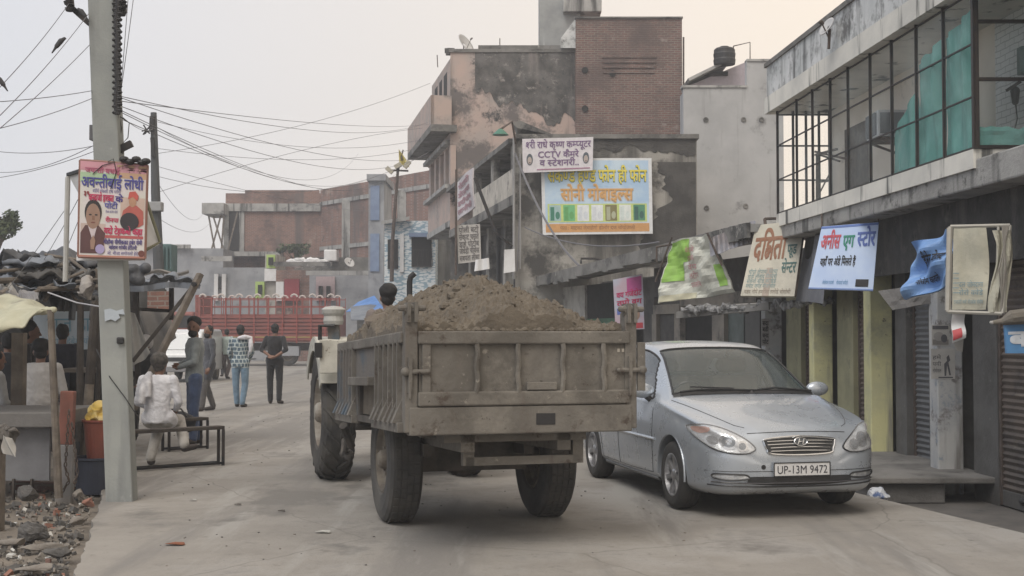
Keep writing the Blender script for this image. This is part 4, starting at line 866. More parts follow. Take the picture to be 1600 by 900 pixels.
# dark cloth between boards
mb = MB(); c = [P(1244,470,20.2), P(1283,474,18.4), P(1292,372,18.6), P(1262,360,20.4)]
s_ = Sheet(c, lambda u, v: .05*math.sin(u*7)); s_.panel('dark_cloth', mat('slate_cloth', (.10,.105,.12), (.15,.155,.17), 3, rough=.85, bump=.4), None, .01, label='dark slate cloth hanging between the beige board and the light blue board', cat='cloth')
c = [P(1395,485,15.6), P(1475,470,15.2), P(1482,440,15.2), P(1372,455,15.8)]
mb = MB(); mb.grid(lambda u, v: (c[0]*(1-u)+c[1]*u)*(1-v)+(c[3]*(1-u)+c[2]*u)*v+V((0,.05*noise.noise(V((u*5,v*5,0))),0)), 14, 5); mb.build('sagging_awning', mat('grey_cloth', (.15,.145,.14), rough=.9, bump=.3), None, solid=.02, label='sagging grey awning cloth above the grey shutter', cat='awning')
# 4 crumpled deep blue banner
wb = lambda u, v: .07*math.sin(u*6+v*7)+.05*math.sin(v*13-u*5)
s, t = board('crumpled_blue_banner', quadpx((1413,468),(1478,448),(1484,360),(1429,380), [14.3,13.9,13.9,14.3]), mat('blue_flex', (.16,.30,.58), (.22,.38,.66), 3, rough=.5, bump=.2), 'crumpled deep blue banner twisted beside the torn cream banner', disp=wb, cat='banner')
s.text(words(2, 11), .38, .45, .95, .72, m_black, t, off=.02, bold=.03); s.text(words(2, 12), .3, .16, .8, .3, m_black, t, off=.02, bold=.02)
# 5 cream banner in its iron frame
fr = [P(1481,487,12.75), P(1566,490,12.5), P(1578,352,12.6), P(1485,354,12.8)]
t = thing('framed_banner', fr[0], 'torn cream banner stretched in a pale iron frame with a bundled strip at its right', 'banner'); mb = MB(); frame(mb, fr, .02); mb.tube([P(1484,356,12.78),P(1481,485,12.76)], .03, 6); mb.tube([P(1560,354,12.6),P(1556,488,12.55)], .014, 6); mb.build('iron_frame', flat((.42,.40,.35)), t)
m_cb = mat('cream_flex', (.47,.45,.36), (.38,.37,.30), 4, rough=.75, bump=.3, stain=((.26,.25,.2), 5, .6, .7))
sh = Sheet([P(1488,484,12.74), P(1541,484,12.6), P(1541,356,12.62), P(1490,357,12.76)], lambda u, v: .025*math.sin(v*7+1)*u+.015*math.sin(u*7+v*3))
mb = MB(); mb.grid(lambda u, v: sh.at(u*(1-.16*(1-abs(2*v-1.0))*0+ (.08*math.sin(v*3.1))), v), 18, 24); mb.build('cream_cloth', m_cb, t, solid=.008)
gy = flat((.16,.26,.30))
for k, (a, b) in enumerate(((.06,.11),(.16,.24),(.26,.34))): sh.text(words(2 if k else 4, 20+k), .2 if k else .05, a, .92, b+.02, gy, t, off=.02)
for k in range(5): sh.poly(rect(.02,.2+.06*k,.2,.21+.06*k), gy, t, 'line', off=.022)
mb = MB(); mb.grid(lambda u, v: P(1551+u*26+6*math.sin(v*5), 360+v*(128), 12.55)+V((0,-.03*math.sin(u*9+v*6),0)), 10, 16); mb.build('bundled_strip', m_cb, t, solid=.015)
for k in range(5): mb = MB(); mb.tube([P(1566+k*2.5,352,12.5), P(1571-k*2+3*math.sin(k),420,12.47), P(1563+k,486,12.5)], .008, 5); mb.build('rope', flat((.25,.23,.2)), t)
# 6 small hanging scraps
s, t = board('hanging_scrap', quadpx((1488,536),(1509,528),(1507,486),(1487,489), 12.75), m_white, 'small white paper scrap with a red triangle hanging below the cream banner', t=.004, disp=lambda u, v: .02*math.sin(v*8), cat='paper'); s.poly(rect(.0,.08,.7,.42), flat((.5,.08,.09)), t, 'red_print', off=.008)
s, t = board('hanging_scrap', quadpx((1494,548),(1504,550),(1507,512),(1489,530), 12.9), flat((.3,.29,.27)), 'grey paper scrap hanging behind the red marked scrap', t=.004, cat='paper')
# 7 deep blue board at the right edge
s, t = board('blue_shop_board', quadpx((1573,552),(1700,552),(1700,502),(1570,508), 12.3), flat((.10,.27,.52), .5), 'deep blue board with white lettering cut off by the right edge'); s.text('ब', .03, .12, .28, .95, flat((.7,.74,.78)), t, bold=.05, off=.006); s.text('बाल', .32, .12, .9, .95, flat((.7,.74,.78)), t, bold=.05, off=.006)
rg = thing('rag_roll', P(1580,500,12.3), 'dusty rolled rag lying on a stick above the deep blue board', 'cloth'); mb = MB(); mb.tube([P(1551,504,12.3), P(1566,502,12.3), P(1580,496,12.25), P(1620,492,12.25)], [.02,.03,.07,.08], 10); mb.build('roll', mat('rag', (.2,.18,.15), rough=.95, bump=.8, bscale=14), rg); mb = MB(); mb.cap(P(1549,504,12.3), P(1600,503,12.3), .018, .018); mb.build('stick', flat((.4,.39,.36)), rg)
# pink poster
s, t = board('pink_poster', quadpx((962,516),(1007,514),(1004,428),(958,437), 26.6), mat('poster_print', (.50,.38,.45), (.42,.5,.6), 1.6, rough=.5), 'pink and pale blue poster board hanging beside the green door', t=.05)
s.poly(rect(.45,.72,.95,.97), flat((.5,.1,.3)), t, 'pink_print', off=.005); s.poly(rect(.3,.02,.95,.12), flat((.5,.06,.08)), t, 'red_print', off=.005); s.text(words(2,31), .08, .60, .95, .76, flat((.55,.04,.15)), t, bold=.04, off=.008); s.text(words(2,32), .08, .45, .95, .60, flat((.5,.04,.12)), t, bold=.04, off=.008); s.poly(rect(.08,.30,.5,.42), flat((.1,.15,.45)), t, 'blue_print', off=.005); s.disc(.7,.28,.16,.12, flat((.35,.22,.16)), t, 'portrait', off=.006)
mb = MB(); mb.tube([P(908,412,30), P(908,404,30), P(930,404,30), P(945,408,30)], .03, 6); mb.build('bent_bracket', m_steel, None, label='thin bent iron bracket standing on the canopy above the white wall', cat='bracket')

# ------------------------------------------------------------------ concrete pole with its poster
PY = 11.9
def pp(px, py, Y=PY): return P(px, py, Y)
pole = thing('concrete_pole', G(193,781), 'leaning square concrete electric pole carrying a political poster', 'pole')
m_pole = mat('pole_concrete', (.30,.315,.30), (.24,.255,.25), 1.2, rough=.85, bump=.2, bscale=30, streak=((.19,.2,.2), 3, .55, .7), stain=((.40,.41,.40), 2.5, .62, .7))
b0 = G(193,781); b0.y = PY; b0.z = -.3; b0.x = pp(193,780).x+.0; tp = pp(162,0); dv = (tp-pp(193,780)).normalized(); top = tp+dv*2.2
mb = MB(); w0, w1, d0 = .125, .115, .09
mb.hexa([b0+V((-w0,-d0,0)), b0+V((w0,-d0,0)), b0+V((w0,d0,0)), b0+V((-w0,d0,0)), top+V((-w1,-d0,0)), top+V((w1,-d0,0)), top+V((w1,d0,0)), top+V((-w1,d0,0))]); mb.build('shaft', m_pole, pole, bevel=.012)
mb = MB(); mb.bar(pp(140,37), pp(112,12), .05, .05); mb.bar(pp(112,12), pp(108,-25), .045); mb.bar(pp(180,28), pp(190,12), .06); mb.bar(pp(184,-5), pp(190,20), .09); mb.build('crossarm', m_steel, pole)
for p in ((109,11),(107,1),(190,18),(192,6),(186,-6)): c = pp(*p, 11.8); mb = MB(); mb.lathe([(-.04,.001),(-.04,.035),(-.01,.045),(.0,.025),(.02,.04),(.04,.02),(.04,.001)], c, (0,0,1), 12, closed=False); mb.build('insulator', m_black, pole)
mb = MB(); pts = [pp(183+1.2*math.sin(k*1.4), -10+k*13.5, 11.75) for k in range(15)]; mb.tube(pts, .028, 8)
for k in range(60): c = pts[0].lerp(pts[-1], k/60); mb.ell(c+V((.02*math.sin(k*2.1),0,0)), (.034,.03,.02), n=6, m=4)
mb.build('cable_bundle', m_black, pole)
mb = MB(); mb.box(pp(146,208), (.045,.1,.14)); mb.box(pp(148,138), (.03,.05,.07)); mb.box(pp(148,160), (.02,.05,.03)); mb.build('fuse_box', flat((.1,.1,.11)), pole)
for pts in ([pp(148,160), pp(145,185), pp(148,200)], [pp(185,180), pp(202,192), pp(200,215), pp(188,228), pp(186,205)], [pp(184,168), pp(190,200), pp(186,222)]): mb = MB(); mb.tube(pts, .005, 5); mb.build('loose_cable', m_black, pole)
mb = MB(); mb.bar(pp(186,234), pp(206,224), .05, .06); mb.bar(pp(185,228), pp(188,240), .06); mb.build('clamp', m_steel, pole)
mb = MB(); c = pp(188,532, 11.79); mb.box(c, (.062,.04,.06), rz=.1); mb.build('socket', m_black, pole, bevel=.01)
mb = MB()
for c in ((194,249),(203,253),(213,249),(222,254),(228,252)): mb.ell(pp(*c,11.7), (.045,.05,.03), n=10, m=6)
mb.build('cable_clump', m_black, pole)
s = Sheet(quadpx((164,502),(196,498),(194,482),(163,482), 11.795)); t = thing('torn_poster', s.c[0], 'torn pale blue paper scrap stuck on the concrete pole', 'poster')
mb = MB(); mb.add([s.at(u,v,.002) for u,v in ((0,0),(.3,.1),(.5,-.1),(.75,.15),(.7,.5),(1,.4),(.95,.95),(.6,.8),(.3,1),(0,.9))], [tuple(range(10))]); mb.build('scrap', flat((.42,.47,.52)), t, solid=.002)
# poster
def pq(d): return quadpx((122,401),(226,404),(230,258),(125,250), 11.72-d)
t = thing('political_poster', pp(175,400,11.7), 'colourful political poster board with a greeting man and blue headline on the pole', 'poster')
s = Sheet(pq(0)); m_post = mat('poster_pale', (.60,.55,.56), (.55,.56,.50), 2.5, rough=.5, bump=.03, stain=((.62,.50,.48), 2, .5, .7)); s.panel('board', m_post, t, .03)
for a, b, c in (((0,.90),(1,1),(.55,.28,.33)), ((.55,.84),(1,.985),(.50,.33,.22)), ((0,.78),(.55,.88),(.38,.52,.34)), ((.03,.05),(.4,.35),(.50,.40,.36)), ((.62,.42),(.98,.64),(.52,.40,.34)), ((.0,.0),(1,.02),(.45,.2,.15))):
    s.poly(rect(a[0],a[1],b[0],b[1]), flat(c), t, 'colour_patch', off=.0015)
dp = flat((.08,.06,.25)); rd = flat((.55,.05,.13))
s.text('जयन^ती बधाई', .08, .865, .6, .95, flat((.45,.12,.2)), t, bold=.03); s.text('अवन^तीबाई लोधी', .03, .70, .96, .87, flat((.08,.08,.30)), t, bold=.03, off=.005)
s.text(words(4,41), .2, .665, .62, .72, dp, t); s.text(words(2,42), .14, .57, .52, .68, rd, t, bold=.05); s.text('के', .54, .57, .66, .67, dp, t, bold=.04); s.text(words(1,43), .38, .50, .58, .59, flat((.1,.1,.35)), t, bold=.03)
s.text(words(3,44), .40, .46, .58, .50, dp, t); s.text(words(1,45), .40, .36, .60, .43, rd, t, bold=.03); s.text(words(3,46), .38, .23, .96, .335, rd, t, bold=.05); s.poly(rect(.38,.205,.97,.235), flat((.42,.1,.1)), t, 'colour_patch', off=.003)
s.text(words(4,47), .38, .13, .96, .20, dp, t, bold=.02); s.text(words(3,48), .46, .08, .88, .14, dp, t, bold=.02); s.text('मो. '+words(3,49), .44, .02, .9, .075, dp, t); s.text('३९', .07, .62, .16, .70, flat((.25,.05,.05)), t, bold=.06)
sk, hr, su = flat((.30,.19,.14)), flat((.03,.025,.025)), flat((.10,.045,.045))
s.poly([(.03,.04),(.03,.25),(.10,.33),(.30,.33),(.40,.25),(.38,.1),(.36,.04)], su, t, 'portrait', off=.004); s.poly([(.14,.33),(.22,.16),(.28,.33)], flat((.55,.48,.5)), t, 'portrait', off=.0055)
s.disc(.215,.465,.128,.135, hr, t, 'portrait', off=.005); s.disc(.215,.425,.108,.132, sk, t, 'portrait', off=.0065); s.disc(.175,.44,.022,.008, hr, t, 'portrait', off=.008); s.disc(.262,.44,.022,.008, hr, t, 'portrait', off=.008); s.disc(.217,.36,.035,.007, flat((.18,.06,.05)), t, 'portrait', off=.008); s.poly([(.205,.43),(.23,.43),(.24,.385),(.2,.385)], flat((.22,.12,.08)), t, 'portrait', off=.008)
s.poly([(.19,.08),(.24,.08),(.26,.17),(.225,.23),(.18,.17)], sk, t, 'portrait', off=.0085); s.disc(.33,.085,.07,.05, flat((.35,.3,.5)), t, 'badge', off=.009)
s.poly([(.62,.37),(.66,.5),(.76,.56),(.86,.56),(.96,.5),(.97,.36),(.9,.33)], flat((.42,.11,.09)), t, 'figure', off=.004); s.disc(.80,.60,.055,.06, flat((.42,.24,.15)), t, 'figure', off=.0055); s.poly([(.73,.62),(.75,.70),(.84,.71),(.89,.66),(.87,.61),(.8,.65)], flat((.5,.10,.08)), t, 'figure', off=.007); s.disc(.76,.385,.14,.095, flat((.035,.03,.035)), t, 'figure', off=.0085); s.disc(.95,.05,.05,.035, flat((.15,.05,.04)), t, 'figure', off=.005)
mb = MB(); frame(mb, [s.at(0,0,-.01), s.at(1,0,-.01), s.at(1,1,-.01), s.at(0,1,-.01)], .014); mb.build('frame', flat((.25,.13,.10)), t)
mb = MB(); mb.tube([s.at(.42,1.0,.01), s.at(.50,1.04,.01), s.at(.55,.9,.01), s.at(.47,.72,.01)], .004, 5); mb.tube([s.at(.2,.86,.01), s.at(.34,.96,.01), s.at(.5,1.0,.01)], .004, 5); mb.build('wire_loop', m_black, t)
t = thing('backing_banner', pp(240,380), 'second white banner bent back behind the political poster', 'banner'); m_ = MB()
m_.grid(lambda u, v: P(227+u*(22*(v if v<1 else 1))+0*v, 318+v*(64)+ (1-u)*v*12, 11.9+.1*u), 8, 10); m_.build('right_flap', m_white, t, solid=.006)
m_ = MB(); m_.tube([P(229,314,11.88), P(250,378,11.98), P(229,390,11.9)], .016, 6); m_.build('dark_edge', flat((.2,.2,.13)), t)
m_ = MB(); m_.add([P(108,275,12.1), P(126,268,11.9), P(124,304,11.9)], [(0,1,2)]); m_.build('left_flap', flat((.4,.4,.4)), t, solid=.006); m_ = MB(); m_.bar(P(106,273,12.1), P(128,266,11.85), .03); m_.build('dark_edge', m_black, t)
m_ = MB(); m_.add(quadpx((120,407),(227,407),(227,398),(120,398), 11.80), [(0,1,2,3)]); m_.build('lower_edge', m_white, t, solid=.02)
m_ = MB(); m_.tube([P(109,274,12.2), P(106,278,12.2), P(102,440,12.2)], .026, 8); m_.build('pale_pipe', flat((.45,.45,.43)), None, label='slim pale iron pipe standing left of the political poster', cat='pole')

# ------------------------------------------------------------------ second pole with transformer box, wires and birds
p2 = thing('iron_pole', P(248,430,30), 'dark far electric pole with a clamp band left of the junction', 'pole')
mb = MB(); mb.tube([P(250,470,30), P(243,300,30), P(240,176,30)], [.13,.105,.07], 10); mb.build('shaft', mat('dark_pole', (.07,.075,.08), rough=.8), p2)
mb = MB(); mb.box(P(244,323,29.9), (.30,.25,.22)); mb.build('clamp_band', flat((.3,.31,.32)), p2, bevel=.02)
mb = MB(); mb.bar(P(238,182,29.9), P(237,205,29.9), .1); mb.bar(P(238,215,29.9), P(240,245,29.9), .08); mb.build('fuse_gear', m_black, p2)
mb = MB(); rr = random.Random(4); c = P(229,203,29.9)
for i in range(10): mb.tube([c, c+V((rr.uniform(-.13,.13), 0, rr.uniform(-.14,.14)))], .018, 5)
mb.build('cable_knot', m_black, p2)
tb = thing('transformer_box', P(256,430,31), 'grey green transformer cabinet at the foot of the far pole', 'cabinet'); m_tr = mat('green_cabinet', (.10,.17,.17), (.08,.13,.135), 2, rough=.7)
mb = MB(); mb.bb(tuple(P(239,424,31)), (P(271,0,31).x, 31.6, Zp(381,31))); mb.build('cabinet', m_tr, tb, bevel=.02)
mb = MB(); [mb.bar(P(243+k*6,420,30.95), P(243+k*6,384,30.95), .03) for k in range(5)]; mb.build('fin', m_tr, tb)
def wire(pts, r=.009, label='thin black overhead wire strung from the concrete pole across the sky'):
    mb = MB(); a, b, sag = pts; n = 24; mb.tube([a.lerp(b, i/n)-V((0,0,sag*4*(i/n)*(1-i/n))) for i in range(n+1)], r, 5); return mb.build('overhead_wire', m_wire, None, label=label, cat='wire', group=None)
WR = [((186,150,11.9),(672,190,40),.35), ((186,152,11.9),(700,232,42),.5), ((186,165,11.9),(672,236,41),.6), ((188,172,11.9),(600,276,58),.7), ((188,180,11.9),(240,200,30),.1), ((240,196,30),(590,275,60),.9),
      ((244,275,30),(665,240,44),.8), ((248,300,30),(660,200,45),-.2), ((245,240,30),(672,130,42),.25), ((246,340,30),(330,345,78),.5), ((246,285,30),(320,330,78),.7)]
WL = [((108,5,11.8),(-60,195,7.5),.05), ((138,22,11.8),(-60,238,7.5),.05), ((142,68,11.9),(-60,250,8),.03), ((148,141,11.9),(-60,162,9),.02), ((148,152,11.9),(-60,214,9),.03), ((146,228,11.9),(-60,226,14),.08), ((148,236,11.9),(-60,283,14),.06), ((200,0,11.8),(184,200,11.85),.02), ((212,-30,11.9),(188,150,11.9),.02),((100,330,12.4),(-40,520,14),.02),((128,300,12),(60,420,15),.02),((140,300,12),(90,420,15),.02)]
LB1 = ['first and highest overhead wire running right from the concrete pole to the pink house', 'second overhead wire running from the concrete pole to the pink house', 'third overhead wire sagging from the concrete pole to the pink house', 'steep overhead wire running from the concrete pole to the blue panelled house', 'short overhead wire linking the concrete pole to the far dark pole', 'long sagging wire from the far dark pole to the blue panelled house', 'thick low wire from the clamp of the far pole to the pink house', 'wire crossing the sky low from the far dark pole to the pink balcony', 'wire rising rightwards from the far dark pole to the pink roof', 'low slack wire from the far pole to the unfinished brick building', 'slack wire above it from the far pole to the brick balcony']
LB2 = ['topmost wire running down left from the crossarm with a bird at the edge', 'second wire running down left with a bird near its middle', 'third slanting wire left of the concrete pole', 'nearly level upper wire left of the concrete pole', 'gently sloping wire just under the level upper wire', 'level lower wire left of the concrete pole', 'sloping lower wire left of the concrete pole', 'loose wire dropping along the right of the concrete pole', 'outer loose wire dropping along the right of the concrete pole', 'guy wire slanting down from the pale pipe', 'left stay wire behind the political poster', 'right stay wire behind the political poster']
WR += [((188,158,11.9),(672,194,44),.15), ((188,175,11.9),(560,240,58),.9), ((187,185,11.9),(640,250,58),1.0), ((246,232,30),(652,232,50),.35), ((246,260,30),(575,330,62),.2), ((244,190,30),(672,215,47),.5), ((186,205,11.9),(-40,262,20),.2)]
LB1 += ['faint wire close under the highest one at the right of the pole', 'faint wire dipping low towards the lamp mast', 'faintest sagging wire ending behind the blue panelled house', 'faint slack wire from the far pole passing over the lamp mast', 'faint wire from the far pole down to the blue panelled house', 'faint wire from the top of the far pole to the pink balcony', 'faint wire running far left behind the pale pipe']
wires = []
for (a, b, sg), lb in zip(WR+WL, LB1+LB2): wires.append(wire((P(*a), P(*b), sg), .0034 if a[2] < 15 else .006, lb)) if a[2] > 15 or b[2] < 16 else wires.append(wire((P(*a), P(*b), sg), .004, lb))
wire((P(805,240,33.6), P(905,415,30.5), .35), .03, 'black cable drooping from the building corner under the phone board'); wire((P(812,330,33.7), P(808,424,33.6), -.0), .015, 'thin cable hanging down the corner of the plastered wall')
wire((P(820,355,33.5), P(1030,378,25), .25), .015, 'thin cable looping under the phone board to the torn banner')
for (px, py, Y, d, lb) in ((2,128,7.95,-1,'dark bird perched on the wire at the left edge'), (92,68,10.2,1,'dark bird perched on the second slanting wire'), (130,21,11.75,-1,'dark bird perched on the bent crossarm')):
    c = P(px, py, Y); mb = MB(); k = .045 if Y > 9 else .034; u = V((d*.6,0,.75)).normalized()
    mb.cap(c-u*k*.6, c+u*k*.6, k*.42, k*.5); mb.cap(c+u*k*.9+V((d*k*.15,0,0)), c+u*k*1.15+V((d*k*.25,0,0)), k*.36, k*.30); mb.cap(c+u*k*1.15+V((d*k*.4,0,0)), c+u*k*1.1+V((d*k*.8,0,-.003)), k*.1, k*.03); mb.cap(c-u*k*.7, c-u*k*1.9-V((0,0,k*.2)), k*.28, k*.14)
    mb.build('bird', flat((.05,.05,.055), .8), None, remesh=.004, smooth_it=2, label=lb, cat='bird')
# ------------------------------------------------------------------ market stalls on the left
def crumple(u0, u1, v0, v1, fn, seed, amp, nu=90, nv=40):
    def w(u, v):
        a = V((noise.noise(V((u*6, v*5, seed))), noise.noise(V((u*6, v*5, seed+3))), noise.noise(V((u*9, v*7, seed+6)))))*amp
        f = abs(noise.noise(V((u*16+v*5, v*6, seed+9))))+.5*abs(noise.noise(V((u*38, v*13+u*8, seed+12))))
        return V(fn(u, v))+a+V((0, -.25, .6))*f*amp*.55
    mb = MB(); mb.grid(w, nu, nv); return mb
# near stall with cream canopy
sa = thing('cream_canopy_stall', P(40,780,12.3), 'near market stall with a drooping cream tarpaulin canopy', 'stall')
def cc(u, v):
    px = -170+u*250; yt = 463+16*max(0,(u-.72)/.28)**2*1.4; yb = 540-48*max(0,(u-.2)/.8)**1.3+6*math.sin(u*11)
    vv = v**1.4; return P(px, yt+(yb-yt)*vv, 13.4-1.4*math.sin(v*1.57))
crumple(0,1,0,1,cc,1,.05,44,22).build('canopy', m_tarpc, sa, solid=.012, smooth=True)
mb = MB(); mb.tube([P(79,484,12.0), P(84,600,12.0), P(90,740,12.0), P(92,778,12.0)], [.032,.036,.04,.04], 8); mb.build('post', m_wood, sa)
mb = MB(); mb.cap(P(66,487,12.05), P(84,484,12.0), .035, .03); mb.build('knot', m_tarpc, sa)
mb = MB(); mb.bb((P(25,0,13.6).x, 13.6, 0), (P(43,0,13.6).x, 13.72, Zp(520,13.6))); mb.build('post', m_wood, sa)
mb = MB(); mb.bb((-8, 12.3, Zp(668,12.3)), (P(92,0,12.3).x, 13.6, Zp(645,12.3))); mb.build('counter_top', mat('counter_board', (.15,.145,.14), rough=.8, bump=.3), sa, bevel=.01)
mb = MB(); mb.bb((-8, 12.45, .12), (P(86,0,12.45).x, 12.49, Zp(664,12.4))); mb.build('counter_front', mat('grey_sheet', (.16,.165,.175), (.12,.12,.13), 2, rough=.7, bump=.2, stain=((.23,.22,.21), 2.4, .58, .65)), sa)
for px in (30, 58): mb = MB(); mb.bb((P(px,0,12.42).x, 12.40, -.1), (P(px+3,0,12.42).x, 12.44, .14)); mb.build('leg', m_woodd, sa)
mb = MB(); mb.box(G(72,760,-.02), (.3,.16,.08)); mb.box(G(40,758,-.02), (.26,.15,.08), rz=.1); mb.build('brick_stack', m_brick, None, label='few bricks lying under the grey stall counter', cat='bricks')
# near leg with rags at the left edge
ls = thing('rag_post', P(8,820,10.3), 'rough wooden stump draped with rags at the left edge', 'post'); mb = MB(); mb.bb((P(3,0,10.4).x, 10.3, -.15), (P(18,0,10.4).x, 10.42, Zp(690,10.4))); mb.build('stump', m_wood, ls, bevel=.01)
mb = MB(); c = P(4,680,10.35); mb.ell(c, (.10,.1,.09), n=36, m=24)
for i, p in enumerate(mb.v): mb.v[i] = p+V((noise.noise(p*11), noise.noise(p*11+V((4,0,0))), noise.noise(p*11+V((0,4,0)))))*.06+V((noise.noise(p*30),noise.noise(p*30+V((3,0,0))),noise.noise(p*30+V((0,3,0)))))*.025
mb.build('rag', mat('dirty_rag', (.13,.12,.11), (.07,.065,.06), 8, rough=.95), ls); s_ = Sheet([P(4,708,10.22), P(26,714,10.2), P(20,686,10.22), P(3,680,10.24)], lambda u, v: .02*math.sin(u*8+v*5)); s_.panel('white_cloth', flat((.36,.35,.33), .9), ls, .006)
# red-white post with chain
rp = thing('red_white_post', P(104,778,12.3), 'short leaning post painted red above and grey below', 'post'); a, b = P(100,778,12.2), P(107,611,12.2); mid = a.lerp(b, .5)
mb = MB(); mb.bar(a-V((0,0,.1)), mid, .155, .09, up=(0,1,0)); mb.build('lower_shaft', mat('flaked_white', (.27,.26,.26), (.2,.2,.2), 4, rough=.9, bump=.3, grad=((.16,.14,.12),.1,.35,.4)), rp, bevel=.01)
mb = MB(); mb.bar(mid, b, .13, .085, up=(0,1,0)); mb.build('red_shaft', mat('faded_red', (.25,.10,.075), (.19,.085,.065), 4, rough=.85, bump=.3, stain=((.15,.1,.09), 4, .6, .68)), rp, bevel=.01)
for pts, lb in (([(108,640),(105,690),(102,730),(108,752),(96,770),(88,775),(92,700)], 'rusty chain looped down the left of the red and grey post'), ([(112,660),(117,700),(121,740),(116,757)], 'shorter rusty chain hanging at the right of the red and grey post')):
    mb = MB(); P3 = [P(x, y, 12.08) for x, y in pts]; L = sum((q-p).length for p, q in zip(P3, P3[1:])); n = int(L/.042); k = 0
    for p, q in zip(P3, P3[1:]):
        m_ = max(1, int((q-p).length/.042))
        for i in range(m_):
            c = p.lerp(q, (i+.5)/m_); d = (q-p).normalized(); sd_ = d.orthogonal().normalized() if k % 2 else d.cross(d.orthogonal()).normalized(); k += 1
            mb.tube([c+d*.024*math.cos(R(t))+sd_*.013*math.sin(R(t)) for t in range(0,360,45)], .006, 5, closed=True)
    mb.build('chain', m_rust, None, label=lb, cat='chain')
# back stall: posts, dark roofs, painted cloth
sb = thing('black_roof_stall', P(120,690,17), 'cluttered market stall roofed with heaped black tarpaulins', 'stall')
def roof(px0, px1, y0, y1, Y0, Y1, seed, amp):
    return crumple(0,1,0,1,lambda u, v: P(px0+(px1-px0)*u, y0+(y1-y0)*v+5*math.sin(u*9+seed), Y0+(Y1-Y0)*v), seed, amp)
roof(-60, 170, 404, 436, 19, 15.5, 11, .16).build('black_sheet', m_tarpk, sb, solid=.012, smooth=True); roof(-60, 120, 424, 448, 17, 14.4, 14, .14).build('grey_sheet', m_tarpg, sb, solid=.012, smooth=True)
roof(30, 172, 432, 468, 16, 14.8, 17, .15).build('black_sheet', m_tarpk, sb, solid=.012, smooth=True); roof(-60, 60, 438, 466, 16, 13.9, 19, .18).build('pale_sheet', mat('pale_tarp', (.30,.29,.27), (.18,.18,.19), 3, rough=.8, bump=.4), sb, solid=.02)
roof(80, 165, 410, 432, 18, 15, 23, .15).build('ragged_cloth', m_dkwall, sb, solid=.02)
rr = random.Random(8); 
for i in range(14):
    px, py = rr.uniform(-20,165), rr.uniform(405,460); mb = MB(); c = P(px, py, rr.uniform(14.2,16)); mb.ell(c, (rr.uniform(.15,.34), .2, rr.uniform(.03,.07)), n=36, m=22)
    for k, p in enumerate(mb.v): mb.v[k] = p+V((noise.noise(p*7), noise.noise(p*7+V((4,0,0))), noise.noise(p*9+V((0,4,0)))))*.10+V((0,0,1))*abs(noise.noise(p*22))*.06
    mb.build('rag_bundle', (m_tarpk, m_tarpg, m_dkwall)[i % 3], sb, smooth=True)
for a, b, r in (((0,462,14),(58,436,15),.05), ((-20,440,14),(85,434,15),.035), ((60,452,14.2),(170,448,15),.03), ((20,430,15),(160,425,16),.025), ((95,425,15),(70,470,14.5),.025), ((150,420,15),(158,470,15),.025), ((120,470,14.8),(84,426,15),.02), ((-20,426,14.3),(100,414,15),.022), ((40,462,14),(130,425,15),.018), ((5,410,15),(90,452,14.4),.018), ((110,405,15.5),(165,448,14.8),.02), ((70,398,16),(160,412,16),.02), ((120,440,14.5),(190,434,14),.022)):
    mb = MB(); mb.tube([P(*a), P(*b)], r, 7); mb.build('roof_pole', m_wood, sb)
for a, b, r, m in (((126,468,14.6),(124,690,14.6),.045,m_woodd), ((150,470,13.8),(140,600,13.8),.055,m_woodd), ((140,600,13.8),(128,765,13.4),.06,m_wood), ((158,470,15),(152,640,15),.03,m_woodd), ((166,452,14.5),(165,640,14.5),.035,m_woodd)):
    mb = MB(); mb.tube([P(*a), P(*b)], [r*.85, r], 8); mb.build('post', m, sb)
mb = MB(); mb.wall((P(-150,0,20).x, 20), (P(216,0,20).x, 20), -.1, Zp(425,20), .1); mb.build('back_wall', m_dark, sb)  # near-black backdrop added to make the stall interior read as shade
mb = MB(); mb.bb((P(110,0,16.5).x, 16, Zp(582,16)), (P(172,0,16).x, 17, Zp(577,16))); mb.build('table_top', m_wood, sb); mb = MB(); mb.bb((P(112,0,16.2).x, 16.3, -.05), (P(172,0,16.2).x, 16.9, Zp(584,16))); mb.build('table_front', m_dark, sb)
s, t = board('painted_cloth', quadpx((52,548),(166,545),(166,486),(52,487), 19.2), mat('pale_blue_cloth', (.48,.54,.58), (.4,.47,.52), 2, rough=.8, bump=.3), 'pale cloth sign with faded blue lettering at the back of the stall', disp=lambda u, v: .03*math.sin(u*9))
s.text('राज ढाबा', .2, .38, .98, .96, flat((.16,.32,.42)), t, bold=.01, off=.012); s.text(words(4,51), .1, .1, .95, .35, flat((.2,.35,.45)), t, off=.012)
mb = MB(); mb.tube([P(75,457,13.8), P(120,473,13.3), P(162,480,12.2)], .008, 6); mb.build('rope', flat((.4,.4,.42)), None, label='pale rope stretched from the stall roof to the concrete pole', cat='rope')
mb = MB(); mb.tube([P(150,545,12.3), P(163,572,11.95), P(172,590,11.79), P(196,622,11.79), P(213,648,11.80), P(216,650,11.95)], .005, 6); mb.build('cable', m_black, None, label='thin dark cable slanting around the concrete pole', cat='cable')
mb = MB(); c = P(136,452,14.2); mb.ell(c, (.09,.08,.13), n=12, m=8)
for k, p in enumerate(mb.v): mb.v[k] = p+V((noise.noise(p*10), 0, noise.noise(p*10+V((0,4,0)))))*.09
mb.build('hanging_bag', mat('dull_bag', (.3,.28,.26), (.1,.09,.09), 6, rough=.7), None, label='dull plastic bag hung from the stall roof pole', cat='bag')
